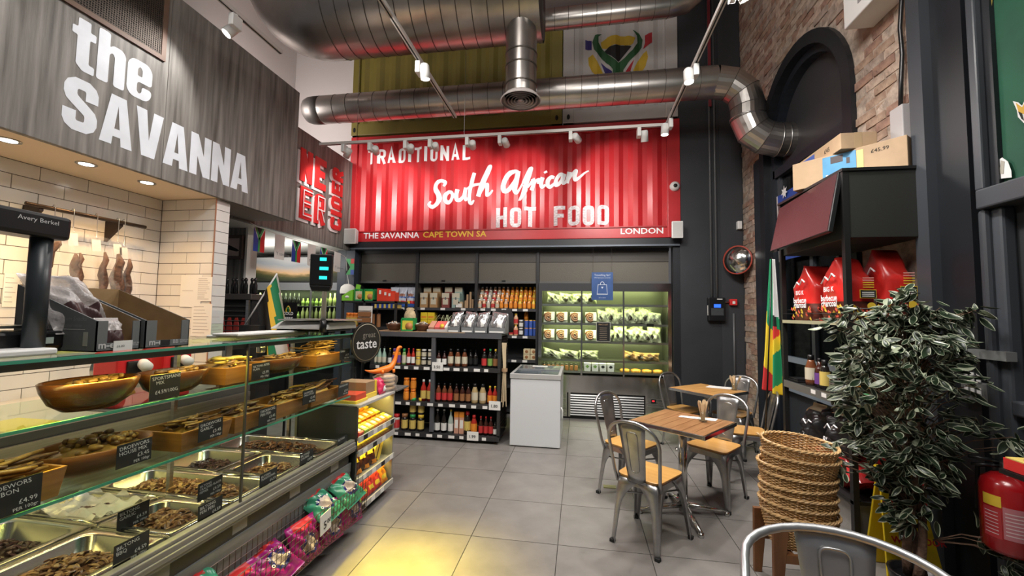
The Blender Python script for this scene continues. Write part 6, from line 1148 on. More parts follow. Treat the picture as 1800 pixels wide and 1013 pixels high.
for z in FZ: bx('shelf', (x0 + .03, MY + .06, z - .015), (x1 - .03, MY + .5, z), m_fi, mf); bx('shelf_nose', (x0 + .03, MY + .055, z - .02), (x1 - .03, MY + .062, z + .012), m_steel, mf)
lamp('fridge_light', 'AREA', (.35, MY + .09, 1.975), 11, (.92, 1, .42), (.35, MY + .35, 1.2), 1.8, .05)
lamp('fridge_light', 'AREA', (.35, MY + .09, 1.385), 6.5, (.92, 1, .44), (.35, MY + .35, .9), 1.8, .04)
lamp('fridge_light', 'AREA', (.35, MY + .09, .835), 5, (.95, 1, .46), (.35, MY + .35, .5), 1.8, .04)
lamp('fridge_light', 'AREA', (.35, MY + .09, 1.115), 5.5, (.94, 1, .45), (.35, MY + .35, .7), 1.8, .04)
lamp('fridge_light', 'AREA', (.35, MY + .09, 1.68), 6, (.92, 1, .44), (.35, MY + .35, 1.4), 1.8, .04)
m_coil = M('sausage_coil', (.40, .19, .12), .4, noise=.3, nscale=30); m_tray = M('tray_white', (.62, .62, .54), .5); m_pbag = M('pack_bag', (.56, .58, .42), .25, noise=.6, nscale=19, bump=1., bscale=26)
def coil_pack(x, z, lab, big=True):
    t = thing('sausage_pack', lab, 'sausage', (x, MY + .2, z), 'coiled sausage packs in the meat fridge'); y = MY + .14; tilt = Matrix.Rotation(-.25, 3, 'X')
    MB().box((x - .085, y, z + .01), (x + .085, y + .02, z + .18), tilt).obj('tray', m_tray, t, .006); n = 26; MB().tube([V((x - .01, y - .01, z + .095)) + tilt @ V(((.012 + .0026 * k) * math.cos(k * .62), -.008, (.012 + .0026 * k) * math.sin(k * .62))) for k in range(n)], .013, 7).obj('coil', m_coil, t)
    MB().box((x + .035, y - .035, z + .05), (x + .085, y - .03, z + .15), tilt).obj('label', m_paper, t); return t
for r, (z, rn) in enumerate(((1.41, 'upper'), (1.14, 'lower'))):
    for k, x in enumerate((-.47, -.27, -.06, .17)): coil_pack(x, z, f'{ORD[k]} coiled sausage pack from the left on the {rn} coil shelf')
def soft(x, z, w, h, lab, seed, mat=None, n=3):
    pillow('meat_bag', lab, 'bag', (x, MY + .17 + .02 * (seed % 3), z + h / 2 + .01), (1, .1 * (seed % 3 - 1), .14 * (seed % 5 - 2)), (0, .25, 1), w * 1.2, h, .13, (mat or m_pbag, M('pack_dark', (.05, .04, .035), .4), m_paper), lambda u, v, fr: 1 if fr and math.hypot(u - .3 - .1 * (seed % 4), (v - .3)) < .13 + .04 * (seed % 2) else 0, 'soft bags in the meat fridge', seed, 14, 14)
for k, x in enumerate((-.40, -.20, .0, .15)): soft(x, 1.70, .19, .17, f'{ORD[k]} pale knotted bag from the left on the top fridge shelf', 100 + k)
for r, (z, rn) in enumerate(((1.41, 'upper'), (1.14, 'lower'))):
    for k in range(7): soft(.36 + k * .125, z, .17, (.20, .25, .18, .24)[(k + r) % 4], f'{ORD[k]} pale green bag in the heap on the {rn} right fridge shelf', 120 + k + 10 * r)
for k, x in enumerate((-.42, -.16, .14)): soft(x, .86, .25, .13, f'{ORD[k]} flat pale bag from the left on the fourth fridge shelf', 150 + k)
for k, x in enumerate((.78, .92, 1.06)): soft(x, .86, .2, .12, f'{ORD[k]} orange tinted bag on the right of the fourth fridge shelf', 160 + k, M('pack_orange', (.58, .34, .15), .35, noise=.4, nscale=22))
for k in range(8): x = -.54 + k * .07; bottle('meat_jar', f'{ORD[k]} small dark jar from the left on the bottom fridge shelf', 'jar', (x, MY + .12, .69), ('jar', .026, .11, 'brown', 'k', 'n'), 'small jars in the meat fridge')
for k in range(4): x = .12 + k * .115; q = MB().hexa([(x - .045, MY + .08, .69), (x + .045, MY + .08, .69), (x + .045, MY + .16, .69), (x - .045, MY + .16, .69)], [(x - .052, MY + .075, .82), (x + .052, MY + .075, .82), (x + .052, MY + .165, .82), (x - .052, MY + .165, .82)]); q.mat(1).add([(x - .03, MY + .073, .77), (x, MY + .073, .795), (x + .03, MY + .073, .77), (x, MY + .073, .745)], [(0, 1, 2, 3)]); tag(q.obj('white_tub', (m_paper, m_lab['k'] if k > 1 else m_lab['g'])), f'{ORD[k]} white tub with a diamond mark from the left on the bottom fridge shelf', 'tub', 'white tubs in the meat fridge')
for k in range(4): x = .68 + k * .16; tag(MB().lathe([(0, 0), (.9, .0), (1, .03), (.9, .045), (.4, .055), (0, .055)], (x, MY + .2, .69), 18, .075, .07).obj('pie', M('pie_crust', (.72, .34, .07), .5, noise=.3, nscale=18)), f'{ORD[k]} golden pie from the left on the bottom fridge shelf', 'pie', 'pies in the meat fridge')
bx('price_tag', (.98, MY + .04, 1.385), (1.08, MY + .045, 1.43), m_black, mf)
# notices in front of the fridge
a, b = U(1040, 479, 'y', MY - .03), U(1077.5, 528, 'y', MY - .03); t = thing('hanging_poster', 'blue hanging poster with a white shopping bag drawing above the fridge', 'poster', ((a.x + b.x) / 2, MY - .03, b.z)); bx('sheet', (a.x, MY - .034, b.z), (b.x, MY - .031, a.z), M('poster_blue', (.035, .09, .26), .4, noise=.25, nscale=6), t); xm = (a.x + b.x) / 2; m_pw = M('poster_white', (.62, .68, .76), .5)
for s, z, sz in (('Travelling far?', .055, .042), ('We have you covered', .09, .026)): text(s, sz, (xm, MY - .035, a.z - z), (1, 0, 0), (0, 0, 1), m_pw, t, 'CENTER')
MB().tube([(xm + dx, MY - .036, b.z + dz) for dx, dz in ((-.075, .09), (.075, .09), (.062, .23), (-.062, .23))], .006, 5, closed=True).obj('bag_outline', m_pw, t); MB().tube([(xm + .03 * math.cos(k * .52), MY - .036, b.z + .23 + .045 * math.sin(k * .52)) for k in range(7)], .005, 5).obj('bag_handle', m_pw, t); bx('bag_foot', (xm - .08, MY - .036, b.z + .08), (xm + .08, MY - .0345, b.z + .095), m_pw, t); MB().prism([(xm - .018, MY - .035, b.z + .2), (xm + .018, MY - .035, b.z + .2), (xm, MY - .035, b.z + .17)], (0, -.002, 0)).obj('bag_emblem', m_pw, t); text('ask in store', .022, (xm, MY - .035, b.z + .03), (1, 0, 0), (0, 0, 1), m_pw, t, 'CENTER')
for xx in (a.x + .02, b.x - .02): MB().tube([(xx, MY - .032, a.z), (xx, MY - .032, 2.58)], .0015, 4).obj('hanging_wire', m_steel, t)
a, b = U(1048, 566, 'y', MY + .005), U(1073, 601, 'y', MY + .005); t = thing('fridge_menu', 'small dark menu stuck on the middle fridge door', 'menu', ((a.x + b.x) / 2, MY + .005, b.z)); bx('border', (a.x, MY + .004, b.z), (b.x, MY + .010, a.z), M('menu_border', (.45, .45, .40), .5), t); bx('sheet', (a.x + .008, MY + .002, b.z + .008), (b.x - .008, MY + .005, a.z - .008), m_mblack, t); text('PRICE LIST', .03, ((a.x + b.x) / 2, MY + .001, a.z - .05), (1, 0, 0), (0, 0, 1), m_gw, t, 'CENTER')
for k in range(7): bx('menu_line', (a.x + .05, MY + .0005, b.z + .03 + k * .028), (b.x - .05, MY + .0018, b.z + .037 + k * .028), M('menu_print', (.25, .20, .14), .7), t)
# ================================================================ DINING SET
m_seat = Mwood('beech_ply', (.62, .34, .10), (.50, .25, .06), (1, 9, 1), .35, 2.5)
def leg_bm(sx, sy, top, foot, z1=.435):
    """pressed-steel corner leg: two flanges that flare into the arched apron"""
    q = MB(); q.smooth = True; n = 9; rings = []; th = .006
    for k in range(n + 1):
        t = k / n; s = t ** .8; c = V((sx * (top[0] + (foot[0] - top[0]) * s), sy * (top[1] + (foot[1] - top[1]) * s), z1 * (1 - t))); w = .030 + .030 * (1 - t) + .105 * max(0, 1 - t * 2.3) ** 2
        r = .009 + .012 * (1 - t); d = lambda a, b: c + V((-sx * a, -sy * b, 0))
        rings.append([d(w, 0), d(r, 0), d(0, r), d(0, w), d(th, w), d(th, th + .002), d(th + .002, th), d(w, th)])
    m = 8; q.add([p for r in rings for p in r], [(i * m + k, i * m + (k + 1) % m, (i + 1) * m + (k + 1) % m, (i + 1) * m + k) for i in range(n) for k in range(m)] + [tuple(range(m)), tuple(n * m + k for k in range(m))]); return q
def side_chair(label, loc, ang, group='metal chairs around the tables'):
    t = thing('metal_chair', label, 'chair', (0, 0, 0), group)
    outline = [(p.x, p.y) for p in fillet([(-.155, -.175), (-.180, .185), (.180, .185), (.155, -.175)], .06, 5, True)]
    q = MB(); q.hexa([(x * .95, y * .95, .437) for x, y in outline], [(x, y, .458) for x, y in outline]); q.obj('seat', m_seat, t, .005)
    q = MB(); q.hexa([(x * .99, y * .99, .395) for x, y in outline], [(x * .96, y * .96, .437) for x, y in outline]); q.obj('seat_pan', m_galv, t, .004)
    for sx in (-1, 1):
        for sy, tp, ft in ((1, (.172, .172), (.215, .22)), (-1, (.150, .168), (.172, .222))):
            l = leg_bm(sx, sy, tp, ft).obj('leg', m_galv, t); q = MB().box((sx * ft[0] - .016 - sx * .010, sy * ft[1] - .016 - sy * .010, 0), (sx * ft[0] + .016 - sx * .010, sy * ft[1] + .016 - sy * .010, .022)); q.obj('foot_cap', m_rubber, l, .003)
    def lean(z): return -.168 - .085 * max(0, (z - .43) / .42)
    hp = [(-.158, -.150, .40), (-.163, lean(.47), .47), (-.175, lean(.60), .60), (-.183, lean(.70), .70)] + [(-.183 * math.cos(a), lean(.70 + .145 * math.sin(a)) - .012 * math.sin(a), .70 + .145 * math.sin(a) ** .8) for a in [math.pi * k / 14 for k in range(1, 14)]] + [(.183, lean(.70), .70), (.175, lean(.60), .60), (.163, lean(.47), .47), (.158, -.150, .40)]
    MB().tube(hp, .0115, 10).obj('back_hoop', m_galv, t)
    q = MB(); q.grid(lambda u, v: V(((u - .5) * (.125 + .075 * v), lean(.43 + .41 * v) - .012 * math.sin(u * math.pi) - .002, .43 + .408 * v - .012 * abs(2 * u - 1) ** 2 * v)), 6, 8)
    sp_ = q.obj('back_splat', m_galv, t); so = sp_.modifiers.new('sheet', 'SOLIDIFY'); so.thickness = .003
    bead = [(x, lean(z) - .0125, z) for x, z in [(p.x, p.y) for p in fillet([(-.030, .50), (-.040, .775), (.040, .775), (.030, .50)], .03, 4, True)]]
    MB().tube(bead, .0045, 6, closed=True).obj('pressed_bead', m_galv, sp_); MB().tube([(-.07, lean(.43) + .0, .432), (.07, lean(.43) + .0, .432)], .010, 8).obj('splat_fold', m_galv, sp_)
    MB().tube([(-.15, .17, .33), (.0, .0, .30), (.15, -.17, .33)], .006, 6).tube([(.15, .17, .33), (.0, .0, .305), (-.15, -.17, .33)], .006, 6).obj('brace', m_galv, t)
    t.location = (*loc, 0); t.rotation_euler.z = math.radians(ang - 90); return t
def place_chair(t0, label, loc, ang):
    c = copy_tree(t0); c['label'] = label; c.location = (*loc, 0); c.rotation_euler.z = math.radians(ang - 90); return c
ch = side_chair('galvanised chair with honey seat, its back to the camera at the near table', (.485, 3.10), 55)
place_chair(ch, 'galvanised chair on the freezer side of the near table', (.435, 3.775), -40)
place_chair(ch, 'galvanised chair between the near table and the far one, back to the flag', (1.155, 3.875), 227)
place_chair(ch, 'galvanised chair behind the far table with cutlery cup before its back', (1.75, 5.19), 228)
place_chair(ch, 'galvanised chair at the far table nearest the meat fridge', (1.25, 5.27), -52)
place_chair(ch, 'galvanised chair partly hidden behind the baskets, beside the tall shelf', (1.60, 4.42), 170)
# armchair in the near foreground, only its wide hoop in view
ac = thing('metal_armchair', 'silver metal armchair in the near foreground with a wide hoop back', 'chair', (0, 0, 0)); m_al = M('silver_paint_metal', (.50, .51, .52), .33, .75, noise=.06, nscale=20)
MB().box((-.19, -.18, .425), (.19, .2, .445)).obj('seat', m_seat, ac, .008); MB().box((-.185, -.175, .39), (.185, .195, .425)).obj('seat_pan', m_al, ac, .005)
for sx in (-1, 1):
    for sy in (-1, 1): leg_bm(sx, sy, (.18, .18), (.24, .24), .42).obj('leg', m_al, ac)
hoop = [(-.27, .16, .40), (-.285, .12, .62), (-.29, .05, .70), (-.285, -.06, .745)] + [(-.285 * math.cos(a), -.06 - .19 * math.sin(a), .75 + .06 * math.sin(a)) for a in [math.pi * k / 16 for k in range(1, 16)]] + [(.285, -.06, .745), (.29, .05, .70), (.285, .12, .62), (.27, .16, .40)]
MB().tube(hoop, .0145, 12).obj('back_hoop', m_al, ac)
q = MB(); q.grid(lambda u, v: V(((u - .5) * (.15 + .085 * v), -.18 - .065 * v - .012 * math.sin(u * 3.14), .42 + .385 * v - .01 * (2 * u - 1) ** 2 * v)), 6, 6); s_ = q.obj('back_splat', m_al, ac); so = s_.modifiers.new('sheet', 'SOLIDIFY'); so.thickness = .003
MB().tube([(p.x, -.18 - .065 * (p.y - .42) / .385 + .004 - .002, p.y) for p in fillet([(-.035, .48), (-.045, .755), (.045, .755), (.035, .48)], .03, 4, True)], .005, 6, closed=True).obj('pressed_bead', m_al, s_)
ac.location = (.81, 1.42, 0); ac.rotation_euler.z = math.radians(164)
# tables
m_ts = Mwood('slat_teak', (.34, .17, .07), (.24, .11, .04), (1.5, 14, 1), .38, 3.)
m_ts2 = Mwood('slat_honey', (.60, .33, .11), (.48, .24, .07), (1.5, 14, 1), .38, 3.)
def table(label, loc, ang, ms):
    t = thing('cafe_table', label, 'table', (0, 0, 0), 'square cafe tables'); h = .30; n = 7; w = 2 * (h - .012) / n
    for k in range(n): y = -h + .012 + k * w; MB().box((-h + .012, y + .0015, .700), (h - .012, y + w - .0015, .722)).obj('slat', ms, t, .002)
    q = MB().box((-h, -h, .690), (h, -h + .012, .720)).box((-h, h - .012, .690), (h, h, .720)).box((-h, -h + .012, .690), (-h + .012, h - .012, .720)).box((h - .012, -h + .012, .690), (h, h - .012, .720)); q.obj('steel_rim', m_chrome, t, .003)
    bx('under_tray', (-h + .012, -h + .012, .688), (h - .012, h - .012, .699), m_steel, t)
    MB().lathe([(.033, .03), (.033, .688)], (0, 0, 0), 18).obj('column', m_chrome, t); MB().lathe([(.033, .66), (.12, .682), (.12, .688)], (0, 0, 0), 18).obj('top_flange', m_steel, t)
    for k in range(4):
        a = math.pi / 4 + k * math.pi / 2; d = V((math.cos(a), math.sin(a), 0)); q = MB().tube([d * .02 + V((0, 0, .075)), d * .18 + V((0, 0, .055)), d * .34 + V((0, 0, .030))], [.024, .020, .014], 8); q.lathe([(.020, 0), (.020, .03)], d * .335, 10); q.obj('base_foot', m_chrome, t)
    t.location = (*loc, 0); t.rotation_euler.z = math.radians(ang); return t
table('square slatted cafe table with steel rim, nearer the camera', (.81, 3.52), 52, m_ts); table('square pale slatted cafe table, farther, by the charcoal wall', (1.45, 5.09), 40, m_ts2)
def cutlery_cup(px, py, where, n, flare):
    p = U(px, py, 'z', .722); t = thing('cutlery_cup', 'clear tumbler of wooden cutlery on the ' + where, 'cup', p); MB().lathe([(.030, 0), (.036, .085), (.034, .085), (.028, .006), (0, .006)], p, 18).obj('tumbler', Mglass('tumbler_glass', (.9, .93, .93), 1.), t); random.seed(px)
    for k in range(n):
        a = random.random() * 6.28; r = random.random() * .016; b = p + V((r * math.cos(a), r * math.sin(a), .008)); d = V((math.cos(a) * flare * random.random(), math.sin(a) * flare * random.random(), 1)).normalized(); L = random.uniform(.135, .165); s = V((-math.sin(a), math.cos(a), 0)); o = s.cross(d) * .001
        ws = [(0, .005), (.5, .006), (.70, .012), (.9, .014), (1, .008)]; q = MB()
        A = [b + d * L * t_ + s * w for t_, w in ws]; Bq = [b + d * L * t_ - s * w for t_, w in ws]; q.hexa([x - o for x in A + Bq[::-1]], [x + o for x in A + Bq[::-1]]); q.obj('wooden_cutlery', M('birch_wood', (.74, .56, .34), .6), t)
cutlery_cup(1236, 742, 'near slatted table', 17, .22); cutlery_cup(1291, 686, 'far pale table', 13, .45)
for c4, lab in (([(1192, 733), (1258, 741), (1262, 737), (1197, 731)], 'white paper strip lying on the near slatted table'), ([(1240, 681), (1284, 685), (1290, 682), (1247, 678)], 'white paper strip lying on the far pale table')):
    P = [U(x, y, 'z', .7235) for x, y in c4]; tag(MB().prism(P, (0, 0, .002)).obj('paper_strip', m_paper), lab, 'paper')
tag(MB().box((.22, 3.90, 0), (.33, 3.96, .008)).obj('floor_plate', M('brass_plate', (.45, .42, .22), .3, .8)), 'small brassy plate on the floor by the freezer side chair', 'plate')
# ================================================================ NESTED WICKER BASKETS ON A WOODEN STAND
m_wick = M('wicker', (.60, .37, .15), .42, noise=.45, nscale=30, col2=(.42, .23, .08)); m_wick2 = M('wicker_pale', (.66, .43, .20), .42, noise=.4, nscale=26)
def basket_meshes():
    H, NS = .19, 26; A0, B0, A1, B1 = .145, .105, .200, .150
    def P(a, z, off=0): t = z / H; k = t ** .7; return V(((A0 + (A1 - A0) * k + off) * math.cos(a), (B0 + (B1 - B0) * k + off) * math.sin(a), z))
    w = MB(); nz = 22; seg = NS * 2
    for r in range(nz):
        z = .008 + r * (H - .02) / nz; w.tube([P(2 * math.pi * k / seg, z, .0035 * (1 if (k // 1 + r) % 2 else -1)) for k in range(seg)], .0036, 4, closed=True)
    for k in range(NS): a = 2 * math.pi * k / NS; w.tube([P(a, z) for z in (0, .07, .14, H)], .004, 4)
    w.grid(lambda u, v: V((A0 * .99 * u * math.cos(v * 6.2832), B0 * .99 * u * math.sin(v * 6.2832), .004)), 3, 24)
    r_ = MB()
    for ph in (0, 2.1, 4.2): r_.tube([P(2 * math.pi * k / 96, H - .004, .0055 * math.cos(k * .9 + ph)) + V((0, 0, .0055 * math.sin(k * .9 + ph))) for k in range(96)], .0050, 5, closed=True)
    return w.mesh('weave', m_wick), r_.mesh('braided_rim', m_wick2)
wm, rm = basket_meshes(); bl_ = ['topmost open wicker basket of the tall nest'] + [f'wicker basket {w} from the top of the nest' for w in ('second', 'third', 'fourth', 'fifth', 'sixth', 'seventh')] + ['bottom wicker basket of the nest, resting in the wooden stand']
random.seed(12); zs = [.640, .568, .515, .462, .410, .352, .298, .245]; tl_ = [(-.10, .07), (-.02, .05), (-.03, .02), (.0, .05), (-.03, -.02), (.02, .05), (0, .04), (0, .02)]
for k in range(8):
    b = thing('wicker_basket', bl_[k], 'basket', (1.255 + .008 * math.sin(k * 2), 2.72 + .006 * math.cos(k * 3), zs[k]), 'nested wicker baskets'); b.rotation_euler = (tl_[k][0] * -1, tl_[k][1], .05 + .04 * math.sin(k * 5))
    for nm, me in (('weave', wm), ('braided_rim', rm)):
        o = bpy.data.objects.new(nm, me); COL.objects.link(o); o.parent = b
        if nm == 'weave': o['kind'] = 'stuff'
    if k == 0: MB().tube([worldloc(b) + V((-.20, .0, .185)), worldloc(b) + V((-.225, .01, .21)), worldloc(b) + V((-.215, .04, .20))], .006, 6).obj('handle', m_wick2, b)
st = thing('wooden_stand', 'brown four legged wooden stand under the nest of baskets', 'stand', (1.27, 2.72, 0)); m_stw = Mwood('walnut_stand', (.22, .095, .035), (.14, .055, .02), (8, 8, 1), .45, 3)
for sx in (-1, 1):
    for sy in (-1, 1):
        c = V((1.26 + sx * .165, 2.72 + sy * .13, 0)); MB().hexa([c + V((dx * .7 + sx * .01, dy, 0)) for dx, dy in ((-.03, -.014), (.03, -.014), (.03, .014), (-.03, .014))], [c + V((dx * 1.1 - sx * .012, dy, .38)) for dx, dy in ((-.036, -.014), (.036, -.014), (.036, .014), (-.036, .014))]).obj('leg', m_stw, st, .003)
for sy in (-1, 1): bx('rail', (1.11, 2.72 + sy * .13 - .012, .20), (1.41, 2.72 + sy * .13 + .012, .245), m_stw, st)
for sx in (-1, 1): bx('cross_rail', (1.26 + sx * .09 - .012, 2.60, .215), (1.26 + sx * .09 + .012, 2.84, .243), m_stw, st)
# ================================================================ RIGHT: TALL SHELF, CHARCOAL, FLAGS, PLANT
HX0, HX1, HY0, HY1 = 1.77, 2.265, 3.10, 4.03
m_fr = M('shelf_frame_black', (.018, .018, .018), .45, .3); m_cab = M('cabinet_black', (.024, .025, .022), .55, bump=.15, bscale=80); m_ply = M('shelf_edge_pale', (.36, .34, .22), .4)
hs = thing('tall_shelf', 'tall black metal shelf by the window with a closed cabinet on top', 'shelf', ((HX0 + HX1) / 2, (HY0 + HY1) / 2, 0))
for x in (HX0, HX1 - .035):
    for y in (HY0, HY1 - .035): bx('post', (x, y, 0), (x + .035, y + .035, 2.57), m_fr, hs)
bx('cabinet_box', (HX0 + .02, HY0 + .004, 2.10), (HX1, HY1 - .01, 2.56), m_cab, hs, .004); bx('cabinet_lid', (HX0 - .005, HY0 - .006, 2.56), (HX1 + .005, HY1, 2.58), m_fr, hs)
for z in (1.53, 1.01, .36):
    bx('shelf', (HX0, HY0 + .004, z - .022), (HX1, HY1, z), m_fr, hs)
bx('pale_edge', (HX0 - .004, HY0 + .035, 1.505), (HX0 + .0, HY1 - .035, 1.532), m_ply, hs); bx('grey_edge', (HX0 - .006, HY0 + .035, .955), (HX0, HY1 - .035, 1.012), M('edge_grey', (.16, .16, .15), .4, .3), hs); bx('bottom_bar', (HX0, HY0, .0), (HX1, HY0 + .03, .035), m_fr, hs)
for k, y in enumerate((3.25, 3.36, 3.50)): bx('shelf_ticket', (HX0 - .0075, y, .975), (HX0 - .006, y + .06, 1.005), m_paper, hs)
for y in (HY0 + .002, HY1 - .004): MB().tube([(HX0 + .03, y, 1.62), (HX1 - .03, y, 1.62)], .004, 6).obj('guard_rail', m_fr, hs)
MB().tube([(HX0 + .005, HY0 + .03, 1.585), (HX0 + .005, HY1 - .03, 1.585)], .003, 6).obj('guard_rail', m_fr, hs)
pl_ = thing('concrete_plinth', 'pale grey block plinth under the tall shelf', 'plinth', (2.0, 3.5, 0)); bx('block', (HX0 + .04, HY0 + .04, 0), (HX1 - .04, HY1 - .05, .338), M('plinth_grey', (.26, .25, .23), .8, noise=.2, nscale=4, bump=.2), pl_)
# screen mounted on the cabinet front
sv = thing('tilted_screen', 'dark reddish flat screen tilted down on the cabinet front', 'screen', (1.74, 3.55, 2.12)); TL, TR, BR, BL = V((1.765, 4.00, 2.53)), V((1.765, 3.13, 2.57)), V((1.655, 3.07, 2.14)), V((1.655, 3.94, 2.13)); n = (TR - TL).cross(BL - TL).normalized(); n = n if n.x < 0 else -n
MB().hexa([p - n * .03 for p in (TL, TR, BR, BL)], [p for p in (TL, TR, BR, BL)]).obj('housing', m_black, sv, .004)
def ins(P, k): c = sum(P, V((0, 0, 0))) / 4; return [p + (c - p) * k for p in P]
MB().prism([p + n * .0005 for p in ins([TL, TR, BR, BL], .03)], n * .001).obj('panel', M('screen_maroon', (.055, .022, .024), .25, noise=.1, nscale=3), sv); bx('bracket', (1.745, 3.48, 2.26), (1.79, 3.6, 2.40), m_black, sv); bx('sensor', (1.652, 3.80, 2.115), (1.668, 3.86, 2.13), m_black, sv)
# cartons on top of the shelf
m_kr = M('kraft_carton', (.42, .29, .175), .75, noise=.10, nscale=8); m_cb = M('carton_blue', (.07, .28, .50), .45, noise=.2, nscale=6)
def long_carton(label, pbl, pbr, ptl, z, depth, seed, pic):
    A, Bq = U(*pbl, 'z', z), U(*pbr, 'z', z); d = (Bq - A).normalized(); nrm = V((-d.y, d.x, 0)); nrm = nrm if nrm.x > 0 else -nrm; L = (Bq - A).length; ray = U(*ptl, 'y', A.y); h = ray.z - z
    t = thing('long_carton', label, 'carton', (A + Bq) / 2); th = V((0, 0, h)); q = MB(); q.hexa([A, Bq, Bq + nrm * depth, A + nrm * depth], [A + th, Bq + th, Bq + nrm * depth + th, A + nrm * depth + th]); q.obj('box', m_kr, t, .004); f = -nrm * .0012
    def patch(s0, s1, v0, v1, mat, nm, k=1): a = A + d * L * s0 + th * v0 + f * k; MB().prism([a, a + d * L * (s1 - s0), a + d * L * (s1 - s0) + th * (v1 - v0), a + th * (v1 - v0)], f).obj(nm, mat, t); return a
    patch(*pic, .06, .94, m_cb, 'picture_label'); s0, s1 = pic; w = s1 - s0; patch(s0 + .1 * w, s0 + .16 * w, .12, .3, m_paper, 'barcode', 2); patch(s0 + w * .25, s0 + w * .62, .66, .9, M('grill_dark', (.05, .035, .035), .5), 'grill_picture', 2); patch(s0 + w * .72, s0 + w * .82, .55, .75, MATS['grill_dark'], 'grill_picture', 2)
    patch(s1 + .005, s1 + .06, .15, .9, M('label_pale_yellow', (.70, .60, .18), .5), 'yellow_label'); text('£45.99', h * .17, A + d * L * min(.80, s1 + .12) + th * .70 + f * 1.5, d, (0, 0, 1), m_mblack, t); return t
long_carton('long kraft carton with a blue grill picture on the tall shelf cabinet', (1394, 336), (1597, 292), (1390, 290), 2.582, .22, 1, (.30, .60))
b2 = thing('long_carton', 'second kraft carton lying on top, its open end toward the camera', 'carton', (2.02, 3.6, 2.86)); A = U(1480, 258, 'y', 3.28); z = 2.835
P0 = V((1.80, 3.30, z)); e = V((.24, .0, 0)); d = V((.02, .72, 0)); hh = V((0, 0, .12)); P0 = U(1478, 262, 'y', 3.32); z = P0.z
MB().hexa([P0, P0 + e, P0 + e + d, P0 + d], [P0 + hh, P0 + e + hh, P0 + e + d + hh, P0 + d + hh]).obj('box', m_kr, b2, .004); o_ = P0 + V((-.0012, 0, 0)); MB().prism([o_ + d * .5 + hh * .15, o_ + d * .85 + hh * .15, o_ + d * .85 + hh * .85, o_ + d * .5 + hh * .85], (-.001, 0, 0)).obj('picture_label', M('label_blue2', (.04, .10, .35), .5), b2); text('£45', .05, o_ + d * .30 + hh * .35 + V((-.001, 0, 0)), -d, (0, 0, 1), m_mblack, b2); bx('tape', P0 + V((.09, -.001, .0)), P0 + V((.14, -.0003, .12)), M('carton_tape', (.42, .30, .17), .5), b2)
